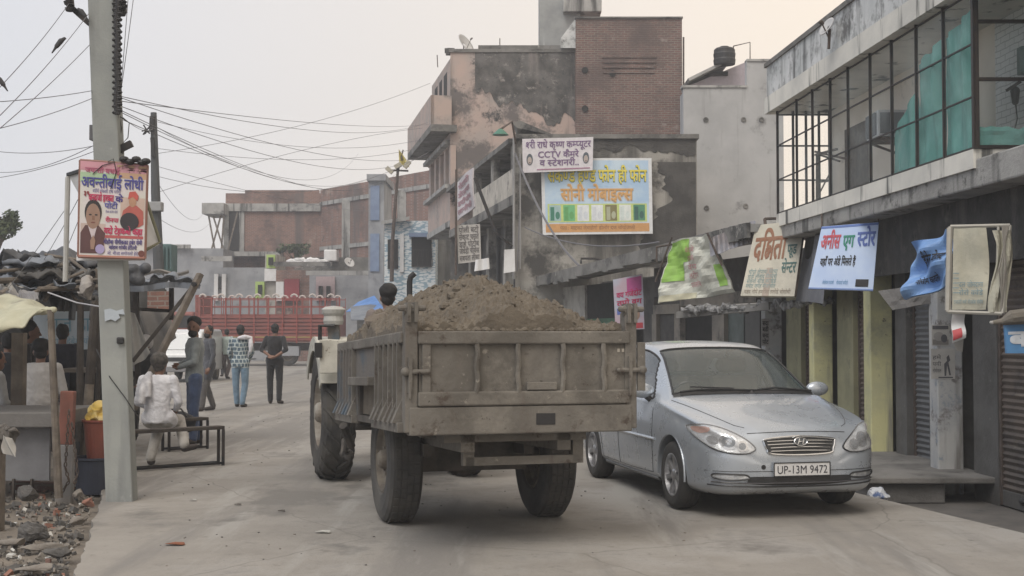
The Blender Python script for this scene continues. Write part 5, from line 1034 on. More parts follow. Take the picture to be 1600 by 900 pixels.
for px, y0, y1, Y, m, w_ in ((14,470,505,14.6,m_tarpk,26),(100,455,486,14.9,m_dkwall,16),(112,452,500,15.2,m_tarpg,9),(146,462,500,14.6,m_dkwall,14),(45,455,478,15,m_tarpk,30)):
    mb = MB(); mb.grid(lambda u, v: P(px+(u-.5)*w_*(1-.2*v), y0+(y1-y0)*v+3*noise.noise(V((u*4,px,0))), Y)+V((0,.05*math.sin(u*12+v*3),0)), 14, 8); mb.build('hanging_cloth', m, sb, solid=.008, smooth=True)
# buckets and tub
bk = thing('red_bucket', P(157,735,13.2), 'faded red plastic bucket standing on the blue tub', 'bucket'); c = P(157,700,13); mb = MB(); mb.lathe([(0,.001),(0,.13),(.36,.17),(.37,.185),(.39,.185),(.39,.165),(.03,.12),(.03,.001)], c-V((0,0,.10)), (0,0,1), 26, closed=False); mb.build('pail', mat('red_plastic', (.27,.075,.05), (.21,.065,.045), 4, rough=.5), bk, smooth=False)
mb = MB(); c2 = c+V((0,0,.38)); mb.ell(c2-V((0,0,.05)), (.13,.12,.13), n=32, m=20)
for k, p in enumerate(mb.v): mb.v[k] = p+V((noise.noise(p*14), noise.noise(p*14+V((3,0,0))), noise.noise(p*14+V((0,4,0)))))*.06
mb.build('yellow_bag', mat('yellow_plastic', (.65,.45,.08), (.65,.55,.3), 6, rough=.5), None, label='crumpled yellow plastic bag in the faded red bucket', cat='bag')
tb_ = thing('blue_tub', P(150,765,12.9), 'dark blue plastic tub on the rubble behind the pole', 'tub'); c = P(152,765,12.9); c.z = -.05; mb = MB(); mb.lathe([(0,.001),(0,.2),(.33,.23),(.34,.25),(.36,.25),(.36,.22),(.03,.18),(.03,.001)], c, (0,0,1), 28, closed=False); mb.build('shell', mat('navy_plastic', (.035,.042,.065), rough=.5), tb_)
# right-hand stall beyond the pole
sc = thing('grey_roof_stall', P(240,650,20), 'ramshackle stall with a slack grey tarpaulin beyond the concrete pole', 'stall')
roof(196, 312, 444, 436, 18.5, 17, 31, .10).build('grey_sheet', m_tarpg, sc, solid=.012, smooth=True); 
mb = MB(); mb.grid(lambda u, v: P(196+u*116, 446-6*u+v*9+2*math.sin(u*8), 17+.06*math.sin(u*20)), 24, 4); mb.build('front_hem', m_tarpg, sc, solid=.015)
mb = MB(); mb.grid(lambda u, v: P(205+u*90, 428-4*v+3*math.sin(u*10), 22-v), 16, 3); mb.build('upper_sheet', mat('tin_sheet', (.33,.31,.29), (.22,.21,.2), 3, rough=.7), sc, solid=.02)
mb = MB(); mb.wall((P(196,0,21).x,21), (P(262,0,21).x,21), Zp(600,21), Zp(452,21), .1); mb.build('back_cloth', m_dkwall, sc)
mb = MB(); mb.wall((P(235,0,20.9).x,20.9), (P(268,0,20.9).x,20.9), Zp(492,20.9), Zp(455,20.9), .05); mb.build('brick_patch', m_brickf, sc)
mb = MB(); mb.bar(P(198,482,18.5), P(270,486,18.5), .05); mb.bar(P(268,450,18.5), P(268,500,18.5), .06); mb.bar(P(212,450,18), P(216,600,18), .07); mb.build('frame_pole', m_woodd, sc)
mb = MB(); s_ = Sheet([P(206,575,17.4), P(236,552,17.4), P(212,490,17.6), P(204,488,17.6)], lambda u, v: .03*math.sin(u*8)); s_.panel('white_drape', flat((.36,.35,.33), .9), sc, .01); s_ = Sheet([P(238,560,19), P(276,528,19), P(262,484,19), P(218,486,19)], lambda u, v: .05*math.sin(u*9+v)); s_.panel('grey_drape', mat('sack_cloth', (.22,.21,.20), rough=.95, bump=.4), sc, .01)
mb = MB(); rr = random.Random(2); c = P(213,432,16.5)
for k in range(9): mb.ell(c+V((rr.uniform(-.12,.12),0,rr.uniform(-.12,.12))), rr.uniform(.05,.1), n=8, m=6)
mb.build('cloth_bundle', m_tarpk, None, remesh=.02, label='dark knotted bundle tied on the stall roof right of the pole', cat='bundle')
for a, b, r, m, lb in (((313,428,16.5),(208,640,15.9),.07,m_wood,'thick grey wooden prop leaning diagonally over the benches'), ((304,444,16.8),(207,565,16.6),.05,m_woodd,'thin dark prop leaning behind the thick grey one')):
    mb = MB(); mb.bar(P(*a), P(*b), r*1.4, r); mb.build('wooden_prop', m, None, bevel=.008, label=lb, cat='beam')
mb = MB(); mb.lathe([(-.06,.001),(-.06,.03),(.02,.03),(.02,.001)], P(304,444,16.4), (0,1,0), 12, closed=False); mb.build('pipe_end', m_black, None, label='dark open pipe end at the top of the leaning props', cat='pipe')
# benches
def bench(a, b, h, d, label, leg_end=True):
    t = thing('bench', (a+b)/2, label, 'bench', 'thin iron framed benches'); a, b = V((a.x,a.y,0)), V((b.x,b.y,0)); ax = (b-a).normalized(); n = V((-ax.y, ax.x, 0)); 
    mb = MB(); mb.hexa([a+V((0,0,h-.04)), b+V((0,0,h-.04)), b+n*d+V((0,0,h-.04)), a+n*d+V((0,0,h-.04)), a+V((0,0,h)), b+V((0,0,h)), b+n*d+V((0,0,h)), a+n*d+V((0,0,h))]); mb.build('seat', m_woodd, t, bevel=.006)
    for p in (a+ax*.02, b-ax*.02, a+ax*.02+n*(d-.03), b-ax*.02+n*(d-.03)): mb = MB(); mb.bar(p+V((0,0,.0)), p+V((0,0,h-.04)), .032); mb.build('leg', m_steel, t)
    for o in (n*.0, n*(d-.03)): mb = MB(); mb.bar(a+ax*.03+o+V((0,0,.03)), b-ax*.03+o+V((0,0,.03)), .028); mb.build('stretcher', m_steel, t)
g0, g1 = G(140,742), G(351,727); bench(g0, g1, .46, .15, 'dark iron bench where the old man in white sits')
g0, g1 = G(262,706), G(326,701); bench(g0, g1, .42, .18, 'farther dark bench behind the old man')
bg_ = thing('black_bag', P(283,668,17), 'slumped black bag on the farther bench', 'bag'); mb = MB(); c = P(279,660,17.2); mb.ell(c, (.22,.12,.15), n=18, m=12)
for k, p in enumerate(mb.v): mb.v[k] = p+V((noise.noise(p*6), noise.noise(p*6+V((4,0,0))), noise.noise(p*6+V((0,4,0)))))*.07
mb.build('body', flat((.03,.03,.035), .6), bg_, smooth=True); mb = MB(); mb.tube([c+V((-.15,-.1,.08)), c+V((-.08,-.12,.18)), c+V((.06,-.12,.19)), c+V((.14,-.1,.08))], .012, 6); mb.build('handle', flat((.04,.04,.04)), bg_)
# shoes left on the ground
def rock(c, r, label, m, seed, name='stone', sc=(1,1,1)):
    r = (r[0]*.78, r[1]*.8, r[2]*.95); mb = MB(); mb.ell(c, (r[0], r[1], r[2]), n=30, m=20); rr = random.Random(seed); pl_ = [(V((rr.gauss(0,1), rr.gauss(0,1), rr.gauss(0,1))).normalized(), rr.uniform(.42,.70)) for _ in range(16)]
    for i, p in enumerate(mb.v):
        q = p-c; l = V((q.x/r[0], q.y/r[1], q.z/r[2]))
        for n, h in pl_:
            e = l.dot(n)-h
            if e > 0: l -= n*e
        q = V((l.x*r[0], l.y*r[1], l.z*r[2])); mb.v[i] = c+q+q.normalized()*(noise.noise(p*15+V((seed,0,0)))*.14+noise.noise(p*45)*.10)*r[2]
    return mb.build(name, m, None, label=label, cat=name.split('_')[-1])
m_st = mat('stone', (.11,.105,.10), (.07,.068,.065), 4, rough=.95, bump=.6); m_st2 = mat('pale_stone', (.22,.20,.175), (.16,.145,.13), 4, rough=.95, bump=.6); m_br2 = mat('broken_brick', (.28,.13,.09), (.2,.12,.1), 6, rough=.95, bump=.6)
def gz(px, py, dz): p = G(px, py); p.z = dz; return p
rock(gz(58,838,.03), (.20,.15,.10), 'dark boulder lying under another by the roadside', m_st, 1); rock(gz(50,805,.12)+V((0,-.1,.06)), (.17,.14,.09), 'dark boulder perched on top of another by the roadside', m_st, 2)
rock(gz(92,862,.0), (.20,.10,.05), 'flat dark stone nearest the road edge', m_st, 3); rock(gz(55,888,.0), (.22,.12,.04), 'pale flat slab fragment at the lower left corner', m_st2, 4)
rock(gz(122,812,.0), (.13,.08,.05), 'pale broken block near the foot of the concrete pole', m_st2, 5); rock(gz(137,788,.02), (.12,.09,.06), 'red broken brick at the foot of the blue tub', m_br2, 6)
rock(gz(122,778,.04), (.10,.07,.06), 'pale angular stone between the red post and the blue tub', m_st2, 7); rock(gz(72,850,-.01), (.28,.1,.04), 'long buff slab lying behind the flat dark stone', m_st2, 9); rock(gz(20,845,-.01), (.24,.1,.04), 'buff slab at the foot of the wooden stump', m_st2, 10)
rr = random.Random(12); mb = MB()
for i in range(900):
    py = 745+rr.random()**1.2*160; e = lx(3100/(py-520)); Y = 3100/(py-520); x = e-.08-abs(rr.gauss(0,.55)); 
    r = rr.uniform(.006,.022) if rr.random() < .93 else rr.uniform(.025,.042); c = V((x, Y, -.06+r*.2)); mb.mi = rr.choice((0,0,0,0,0,0,1,1,1,1,2,3)); M_ = Matrix.Rotation(rr.uniform(0,3.1), 3, V((rr.random(), rr.random(), rr.random()+.01)).normalized())
    mb.box(c, (r*2, r*rr.uniform(1,1.8), r*rr.uniform(.5,1.2)), M=M_.to_4x4())
mb.build('rubble', [m_st, m_st2, m_br2, flat((.5,.5,.48))], None, kind='stuff', label='small stones brick bits and litter along the road edge', cat='rubble')
# litter on the road
for i, (px, py, col, w_, lb) in enumerate(((274,852,(.22,.08,.04),.07,'small brown leaf scrap lying on the road'), (505,833,(.45,.45,.42),.06,'tiny pale paper scrap lying behind the trailer'), (302,783,(.4,.4,.38),.03,'tiny white paper fleck lying right of the concrete pole'), (372,790,(.10,.09,.08),.03,'small dark pebble on the open road'), (440,800,(.1,.09,.08),.03,'dark fleck of clay on the road near the trailer wheel'))):
    c = G(px, py); mb = MB(); n = 7; mb.add([c+V((w_*math.cos(k*6.28/n)*(1+.4*math.sin(k*2.3)), w_*.6*math.sin(k*6.28/n), .006+.012*abs(math.sin(k)))) for k in range(n)], [tuple(range(n))]); mb.build('litter', flat(col, .9), None, solid=.004, label=lb, cat='litter')
mb = MB(); rr = random.Random(21)
for i in range(220):
    Y = rr.uniform(8.5, 26); x = rr.uniform(lx(Y)+.2, 1.5); r = rr.uniform(.003,.009); mb.mi = rr.choice((0,0,0,1)); mb.box(V((x, Y, r*.4)), (r*2, r*1.6, r), rz=rr.random()*3)
mb.build('road_grit', [m_st, m_st2], None, kind='stuff', label='loose grit scattered over the concrete road', cat='grit')
# ------------------------------------------------------------------ people
m_skin = mat('skin', (.20,.105,.07), (.17,.09,.06), 8, rough=.6, bump=.05); m_hair = mat('black_hair', (.012,.011,.011), rough=.7, bump=.6, bscale=90); m_ghair = mat('grey_hair', (.10,.09,.08), (.04,.036,.032), 20, rough=.8, bump=.6, bscale=90)
def cloth(n, c, c2=None, **k): return mat(n, c, c2 or tuple(x*.75 for x in c), 5, rough=.9, bump=.7, bscale=16, sheen=.2, **k)
m_shoe = flat((.04,.03,.025), .7); m_eye = flat((.02,.015,.015), .4)
def person(loc, rz, label, pose=None, sc=1.0, shirt=None, pants=None, sleeve='long', hem=0, hair='short', head_yaw=0, head_pitch=0, beard=False, extra=None, loose=.0, vox=.011, group=None, shoes=m_shoe, legs_wide=0):
    J = dict(pel=(0,0,.94), waist=(0,0,1.08), chest=(0,.0,1.28), neck=(0,-.01,1.44), head=(0,.02,1.585), sl=(-.18,0,1.40), sr=(.18,0,1.40), el=(-.23,-.02,1.12), er=(.23,-.02,1.12), wl=(-.24,.06,.87), wr=(.24,.06,.87),
             hl=(-.09,0,.90), hr=(.09,0,.90), kl=(-.10,.02,.50), kr=(.10,.02,.50), al=(-.10,-.02,.09), ar=(.10,-.02,.09), tl=(-.12,.15,.035), tr=(.12,.15,.035), fl=None, fr=None)
    J.update(pose or {}); Jv = {k: (V(v)*sc if v is not None else None) for k, v in J.items()}
    t = thing('person', loc, label, 'person', group, rz); T = Matrix.Translation(V(loc)) @ Matrix.Rotation(rz, 4, 'Z'); j = Jv; s = sc
    Hm = Matrix.Rotation(head_yaw, 3, 'Z') @ Matrix.Rotation(head_pitch, 3, 'X'); hc = j['head']
    def H(x, y, z): return hc+Hm @ V((x, y, z))*s
    seated = j['pel'].z < .85 and (j['kl']-j['hl']).z > -.2
    b = MB()
    b.cap(j['pel'], j['waist'], .10*s, .09*s); b.cap(j['waist'], j['chest'], .09*s, .095*s); b.cap(j['sl']*.75+j['sr']*.25-V((0,0,.02*s)), j['sr']*.75+j['sl']*.25-V((0,0,.02*s)), .06*s, .06*s); b.cap(j['chest'], j['neck']*.75+j['chest']*.25, .09*s, .055*s); b.cap(j['neck']-V((0,0,.05*s)), hc-V((0,.01,.05*s)), .056*s, .052*s)
    b.ell(H(0,0,.02), (.077*s,.095*s,.105*s), Hm, 16, 12); b.ell(H(0,.025,-.055), (.056*s,.065*s,.062*s), Hm, 12, 8); b.cap(H(0,.09,.015), H(0,.108,-.018), .009*s, .015*s); b.ell(H(0,.083,-.052), (.024*s,.012*s,.010*s), Hm, 8, 6); b.ell(H(0,.07,.04), (.055*s,.025*s,.010*s), Hm, 8, 6)
    for q in (-1, 1): b.ell(H(q*.079,-.005,-.002), (.010*s,.02*s,.03*s), Hm, 8, 6)
    for q in 'lr':
        b.cap(j['s'+q], j['e'+q], .052*s, .042*s); b.cap(j['e'+q], j['w'+q], .041*s, .027*s)
        d = (j['w'+q]-j['e'+q]).normalized(); hd = j['f'+q]-j['w'+q] if j['f'+q] is not None else d*.09*s+V((0,.02*s,0)); hd = hd.normalized(); sx = -1 if q == 'l' else 1
        pn = hd.cross(V((0,1,0)) if abs(hd.y) < .8 else V((0,0,1))).normalized(); bn = hd.cross(pn)
        pc = j['w'+q]+hd*.05*s; b.cap(j['w'+q], pc+hd*.02*s, .026*s, .034*s)
        for k in range(4):
            o = bn*(k-1.5)*.021*s; L = (.062,.075,.07,.052)[k]*s; a0 = pc+hd*.03*s+o; a1 = a0+hd*L*.55-pn*.006*s*sx; a2 = a1+hd*L*.4-pn*.022*s*sx; b.cap(a0, a1, .0105*s, .0095*s); b.cap(a1, a2, .0095*s, .008*s)
        th = pc-hd*.02*s-bn*.03*s; b.cap(th, th-bn*.025*s+hd*.03*s, .013*s, .011*s); b.cap(th-bn*.025*s+hd*.03*s, th-bn*.028*s+hd*.055*s, .011*s, .009*s)
        b.cap(j['h'+q], j['k'+q], .085*s, .056*s); b.cap(j['k'+q], (j['k'+q]+j['a'+q])/2, .056*s, .052*s); b.cap((j['k'+q]+j['a'+q])/2, j['a'+q], .052*s, .036*s)
        b.cap(j['a'+q]-V((0,0,.035*s)), j['t'+q], .036*s, .026*s)
    def out(mb, nm, m, r=vox, it=3): 
        mb.v = [T @ p for p in mb.v]; o = mb.build(nm, m, t, remesh=r*s, smooth_it=it)
        if nm in ('shirt', 'trousers', 'towel') and (hair != 'grey' or nm == 'shirt'):
            me = o.data; a = .005 if nm != 'towel' else .004
            ns_ = [v.normal.copy() for v in me.vertices]
            for v, n in zip(me.vertices, ns_):
                p = v.co; q = V((p.x*15+p.z*9, p.y*15-p.z*6, p.z*11)); d = (abs(noise.noise(q))-.2)*a*1.6+noise.noise(q*2.1)*a*.5
                v.co = p+n*d
        return o
    out(b, 'body', m_skin)
    c = MB(); L = .018*s+loose*s      # upper garment
    lx_ = (j['sr']-j['sl']).normalized(); ms = (j['sl']+j['sr'])/2; ly_ = V((0,0,1)).cross(lx_).normalized(); lo = loose*s
    rg_ = [(j['pel']-V((0,0,(.10 if not seated else .05)*s)), .150*s+lo, .125*s+lo), (j['pel'], .160*s+lo, .128*s+lo), (j['waist'], .150*s+lo, .112*s+lo), (j['waist'].lerp(j['chest'], .5), .158*s+lo, .116*s+lo), (j['chest'], .176*s+lo*.6, .130*s), (ms.lerp(j['chest'], .35), .188*s, .124*s), (ms, .182*s, .108*s), (ms.lerp(j['neck'], .55)+V((0,0,.03*s)), .135*s, .092*s), (j['neck']+V((0,0,.01*s)), .074*s, .072*s)]
    n0 = len(c.v)
    for (cc_, a_, b_) in rg_:
        for k in range(20): t_ = 2*math.pi*k/20; c.v.append(cc_+lx_*a_*math.cos(t_)+ly_*b_*math.sin(t_))
    for i in range(len(rg_)-1):
        for k in range(20): c.f.append((n0+i*20+k, n0+i*20+(k+1) % 20, n0+(i+1)*20+(k+1) % 20, n0+(i+1)*20+k)); c.m.append(0)
    c.f += [tuple(n0+k for k in range(20))[::-1], tuple(n0+(len(rg_)-1)*20+k for k in range(20))]; c.m += [0, 0]
    for q in 'lr':
        e = j['e'+q] if sleeve != 'none' else j['s'+q]
        if sleeve == 'short': e = j['s'+q].lerp(j['e'+q], .75); c.cap(j['s'+q], e, .068*s, .066*s+loose*.5*s)
        else:
            c.cap(j['s'+q], e, .063*s, .051*s+loose*.4*s); c.cap(e, j['e'+q].lerp(j['w'+q], .93 if sleeve == 'long' else .35), .050*s+loose*.4*s, .036*s+loose*.4*s)
    if hem:
        for q in 'lr': c.cap(j['h'+q]+V((0,0,.03*s)), j['h'+q].lerp(j['k'+q], hem), .115*s, (.10+loose)*s)
    out(c, 'shirt', shirt)
    pnt = MB(); pnt.cap(j['pel']+V((0,0,.02*s)), j['hl']*.5+j['hr']*.5, .128*s, .12*s)
    for q in 'lr': pnt.cap(j['h'+q], j['k'+q], .10*s, .072*s+loose*.4*s); pnt.cap(j['k'+q], j['k'+q].lerp(j['a'+q], .5), .072*s+loose*.4*s, .066*s+loose*.5*s); pnt.cap(j['k'+q].lerp(j['a'+q], .5), j['a'+q]+V((0,0,.0)), .066*s+loose*.5*s, .058*s+loose*.5*s)
    out(pnt, 'trousers', pants)
    for q in 'lr':
        sh_ = MB(); sh_.cap(j['a'+q]-V((0,0,.045*s)), j['t'+q]+V((0,0,0)), .046*s, .036*s); out(sh_, 'shoe', shoes, vox, 2)
    h = MB(); hm = m_ghair if hair == 'grey' else m_hair
    if hair == 'bushy': h.ell(H(0,-.038,.082), (.100*s,.102*s,.088*s), Hm, 16, 12)
    else: h.ell(H(0,-.022,.042), (.088*s,.094*s,.098*s), Hm, 16, 12)
    h.ell(H(0,-.045,-.01), (.078*s,.06*s,.07*s), Hm, 12, 8)
    for i, p in enumerate(h.v): h.v[i] = p+V((noise.noise(p*22), noise.noise(p*22+V((5,0,0))), noise.noise(p*22+V((0,5,0)))))*.012
    out(h, 'hair', hm, .009, 1)
    if beard: g = MB(); g.ell(H(0,.035,-.075), (.066*s,.068*s,.058*s), Hm, 12, 8); g.ell(H(0,.088,-.036), (.03*s,.012*s,.008*s), Hm, 8, 6); out(g, 'beard', m_hair, .009, 1)
    e = MB(); [e.ell(T @ H(q*.03,.083,.015), .010*s, n=8, m=6) for q in (-1, 1)]; e.build('eyes', m_eye, t)
    if extra: extra(t, T, j, s, H, Hm, out)
    return t
def std(dx=0): return {}
# 1 old man sitting on the bench, back to us
def ex_old(t, T, j, s, H, Hm, out):
    m = MB(); m.tube([T @ V((-.13,-.185,.72)), T @ V((-.12,-.175,.86)), T @ V((-.11,-.13,1.0)), T @ V((-.10,-.02,1.06)), T @ V((-.09,.12,.96))], [.045,.05,.045,.045,.04], 8); m.tube([T @ V((-.05,-.18,.80)), T @ V((-.06,-.16,.96)), T @ V((-.08,-.08,1.05))], [.035,.04,.04], 8); m.v = [T.inverted() @ p for p in m.v]; out(m, 'towel', cloth('white_towel', (.66,.66,.68), (.42,.42,.45)), .012, 2)
    m = MB(); m.ell(H(0,-.03,.06), (.105,.12,.10), Hm, 14, 10); out(m, 'hair_top', m_ghair, .01, 1)
SITJ = lambda z=.0: dict(pel=(0,0,.10+z), waist=(0,-.02,.26+z), chest=(0,0,.46+z), neck=(0,.03,.62+z), head=(0,.06,.745+z), sl=(-.185,.0,.57+z), sr=(.185,.0,.57+z), el=(-.25,.02,.30+z), er=(.25,.02,.30+z), wl=(-.14,.25,.20+z), wr=(.14,.25,.20+z), hl=(-.1,.02,.08+z), hr=(.1,.02,.08+z), kl=(-.13,.42,.10+z), kr=(.13,.42,.10+z), al=(-.12,.40,-.32+z), ar=(.12,.40,-.32+z), tl=(-.13,.56,-.37+z), tr=(.13,.56,-.37+z))
J = SITJ(.46); J.update(kl=(-.05,.40,.56), al=(-.04,.16,.10), tl=(-.02,.02,.04), kr=(.22,.42,.58), ar=(.33,.36,.22), tr=(.47,.38,.20))
q = G(243,738); q.z = 0; q.y = 15.05; q.x = P(246,700,15.05).x
J.update(al=(-.09,.02,.09), tl=(-.10,.12,.035), kl=(-.09,.36,.50), kr=(.14,.38,.52), ar=(.30,.10,.24), tr=(.42,.14,.215))
person(q, R(-4), 'old man in loose white clothes sitting on the front bench, back turned', J, .97, cloth('white_kurta', (.74,.75,.80)), cloth('white_pyjama', (.40,.385,.36)), 'long', .22, 'grey', 0, 0, extra=ex_old, loose=.006)
# 2 bearded man
q = G(303,694); J = dict(el=(-.22,.03,1.13), er=(.21,.04,1.13), wl=(-.06,.22,1.05), wr=(.05,.23,1.07), fl=(.04,.24,1.04), fr=(-.04,.25,1.08), al=(-.08,.02,.09), tl=(-.11,.18,.035), ar=(.09,-.08,.09), tr=(.13,.08,.035))
person(q, R(112), 'bearded man in grey sweater and blue jeans looking back at the camera', J, 1.02, cloth('grey_sweater', (.25,.28,.29)), cloth('blue_jeans', (.055,.085,.17)), 'long', 0, 'bushy', R(66), beard=True)
# 3 man in dark jacket
q = G(326,642); J = dict(al=(-.08,.16,.09), tl=(-.1,.32,.035), kl=(-.09,.12,.5), ar=(.09,-.12,.1), tr=(.12,.03,.035))
person(q, R(120), 'man in long dark grey kurta walking behind the bearded man', J, .99, cloth('dark_grey_kurta', (.07,.075,.09)), cloth('grey_pants', (.09,.085,.085)), 'long', .55, 'short', R(30), beard=True)
# 4 pale green shirt
q = G(354,592); J = dict(al=(-.08,.2,.09), tl=(-.1,.36,.035), ar=(.09,-.2,.12), tr=(.12,-.06,.04))
person(q, R(-10), 'man in pale green shirt walking away far down the road', J, .98, cloth('pale_green_shirt', (.38,.46,.44)), cloth('brown_pants', (.08,.06,.055)), 'long', 0)
# 5 plaid
def ex_towel(t, T, j, s, H, Hm, out):
    m = MB(); m.tube([V((-.02,-.15,1.44)), V((.13,-.14,1.46)), V((.22,-.05,1.44)), V((.25,-.09,1.28)), V((.24,-.12,1.14))], [.03,.055,.06,.05,.03], 8); out(m, 'towel', cloth('white_towel_b', (.62,.62,.66)), .012, 2)
m_plaid = mat('plaid_cloth', (.10,.14,.17), brick=((.08,.12,.16), (.42,.47,.47), .085, .085, .010), rough=.9, bump=.2)
q = G(375,636); person(q, R(-4), 'man in checked shirt and light jeans with a white towel on his shoulder', dict(el=(-.24,.02,1.13), er=(.24,.04,1.14), wl=(-.22,.14,.93), wr=(.14,.2,1.0), al=(-.08,.05,.09), tl=(-.1,.2,.035), ar=(.07,-.08,.09), tr=(.1,.07,.035)), 1.0, m_plaid, cloth('light_jeans', (.16,.25,.34)), 'long', .12, extra=ex_towel)
# 6 black
q = G(429,631); person(q, R(-6), 'man dressed all in black walking away with his hands clasped behind his back', dict(el=(-.27,-.08,1.16), er=(.27,-.08,1.16), wl=(-.05,-.19,1.02), wr=(.05,-.2,1.0), fl=(.05,-.2,1.0), fr=(-.05,-.2,.98), al=(-.11,.06,.09), tl=(-.14,.2,.035), kl=(-.12,.06,.5), ar=(.12,-.08,.10), tr=(.15,.06,.035)), 1.02, cloth('black_shirt', (.018,.018,.021)), cloth('black_trousers', (.016,.016,.018)), 'half', .1)
# 7 seated man with a scarf
def ex_scarf(t, T, j, s, H, Hm, out):
    m = MB(); m.ell(H(0,-.03,.05), (.11,.11,.115), Hm, 14, 10); m.tube([H(.08,-.05,0), H(.11,-.04,-.10), H(.15,-.02,-.22), H(.16,0,-.36)], [.06,.065,.06,.04], 8); out(m, 'head_cloth', cloth('white_head_cloth', (.50,.49,.50)), .012, 2)
J = SITJ(.62); J.update(al=(-.12,.44,.14), ar=(.12,.44,.14), tl=(-.12,.58,.10), tr=(.12,.58,.10)); q = P(228,700,18.2); q.z = 0
person(q, R(160), 'man in black with a pale cloth over his head sitting beside the concrete pole', J, 1.0, cloth('black_kurta', (.03,.03,.033)), cloth('black_pants_b', (.03,.03,.03)), 'long', 0, 'short', R(0), extra=ex_scarf)
# 8-11 in the stall
q = P(70,0,14.6); q.z = 0; person(q, R(15), 'man in white shirt sitting at the stall counter with his back turned', SITJ(.58), 1.0, cloth('white_tshirt', (.55,.54,.54)), cloth('dark_pants_c', (.05,.05,.06)), 'half', 0, 'bushy', loose=.015)
q = P(-6,0,13.9); q.z = 0; person(q, R(-40), 'man in pale shirt cut off by the left edge beside the stall counter', SITJ(.50), 1.0, cloth('pale_shirt_d', (.44,.45,.46)), cloth('dark_pants_d', (.05,.05,.06)), 'long', 0, loose=.015)
q = P(104,0,17.3); q.z = -.05; person(q, R(10), 'man in dark navy shirt standing in the shade of the black roofed stall', dict(wl=(-.15,.2,.95), wr=(.15,.2,.95)), 1.0, cloth('navy_shirt', (.022,.024,.038)), cloth('dark_pants_e', (.03,.03,.035)), 'long', 0, loose=.02)
q = P(48,0,16.2); q.z = 0; person(q, R(-70), 'bushy haired man in black sitting behind the white shirted customer', SITJ(.72), 1.05, cloth('black_kurta_f', (.02,.02,.025)), cloth('dark_pants_f', (.03,.03,.035)), 'long', 0, 'bushy')
q = P(20,0,17.0); q.z = 0; person(q, R(20), 'shadowed man in dark clothes deep inside the stall under the cream canopy', SITJ(.60), 1.05, cloth('dark_kurta_g', (.02,.022,.028)), cloth('dark_pants_g', (.03,.03,.035)), 'long', 0)
q = G(343,588); person(q, R(170), 'distant man in dark red shirt standing by the van', {}, .97, cloth('dark_red_shirt', (.20,.05,.05)), cloth('dark_pants_h', (.04,.04,.045)), 'long', 0)
# ------------------------------------------------------------------ tractor trailer
m_trl = mat('muddy_steel', (.160,.149,.132), (.112,.103,.09), 2.2, rough=.85, metal=.1, bump=.35, bscale=28, stain=[((.21,.195,.17), 1.6, .52, .68), ((.075,.058,.047), 4, .58, .66), ((.25,.23,.20), 11, .62, .68), ((.05,.04,.034), 16, .64, .68)], streak=((.13,.115,.10), 9, .58, .70))
m_trld = mat('grimy_blue_steel', (.135,.125,.115), (.07,.10,.13), 1.4, .5, .6, rough=.85, metal=.1, bump=.35, stain=((.22,.2,.175), 4, .6, .7))
m_under = mat('under_frame', (.05,.046,.042), (.085,.075,.065), 5, rough=.9, bump=.3)
m_tyre = mat('dusty_tyre', (.045,.044,.043), (.085,.08,.072), 3, .4, .65, rough=.9, bump=.25, bscale=40); m_rim = mat('muddy_rim', (.17,.15,.12), (.11,.095,.08), 6, rough=.85, bump=.4)
m_sand = mat('earth', (.150,.128,.10), (.103,.087,.068), 5, .4, .65, rough=.97, bump=.8, bscale=30, stain=[((.18,.156,.125), 2.5, .58, .7), ((.07,.058,.048), 9, .62, .7)])
W, L, H0, H1 = 1.655, 3.05, .88, 1.56; TA = R(16)
O = V((P(635,0,8.85).x, 8.85, 0)); ax = V((math.cos(TA), math.sin(TA), 0)); ay = V((-math.sin(TA), math.cos(TA), 0))
def tp_(x, y, z): return O+ax*x+ay*y+V((0,0,z-.035*y))      # trailer space: x right, y forward, nose slightly down
trl = thing('tractor_trailer', tp_(W/2, 1.4, 0)-V((0,0,tp_(W/2,1.4,0).z)), 'mud caked steel tipping trailer heaped with earth, drawn by the tractor', 'trailer')
TM = Matrix((( ax.x, ay.x, 0), (ax.y, ay.y, 0), (0, -.035, 1)))
def tb(mb, a, b): a, b = V(a), V(b); ps = [(a.x,a.y,a.z),(b.x,a.y,a.z),(b.x,b.y,a.z),(a.x,b.y,a.z),(a.x,a.y,b.z),(b.x,a.y,b.z),(b.x,b.y,b.z),(a.x,b.y,b.z)]; return mb.hexa([tp_(*p) for p in ps])
mb = MB(); tb(mb, (0.0,0,H0), (W,L,H0+.05)); mb.build('floor', m_under, trl)
# tailgate: sheet with a sunken field, ribs bent from use
mb = MB(); tb(mb, (.09,-.02,H0+.10), (W-.03,.02,H1-.02)); mb.build('tailgate', m_trl, trl, bevel=.004)
mb = MB(); tb(mb, (.08,-.055,H1-.09), (W-.02,.03,H1)); mb.build('top_rail', m_trl, trl, bevel=.01)
mb = MB(); tb(mb, (.08,-.06,H0+.03+.13), (W-.02,.02,H0+.13+.13)); mb.build('lower_rail', m_trl, trl, bevel=.012)
mb = MB(); tb(mb, (.02,-.05,H0-.04), (W+.0,.06,H0+.155)); mb.build('rear_beam', m_trl, trl, bevel=.01)
mb = MB(); c0 = (1.0,-.056,H0+.03); tb(mb, (.93,-.054,H0+.02), (1.07,-.048,H0+.10)); mb.build('beam_slot', m_black, trl)
rr = random.Random(31)
for x in (.50,.80,1.13,1.44):
    mb = MB(); pts = [tp_(x+.005*math.sin(k*1.3+x*9), -.045-.006*math.sin(k*1.1), H0+.25+k*(H1-.34-H0)/9) for k in range(10)]; mb.tube(pts, .019, 6); mb.build('rib', m_trl, trl)
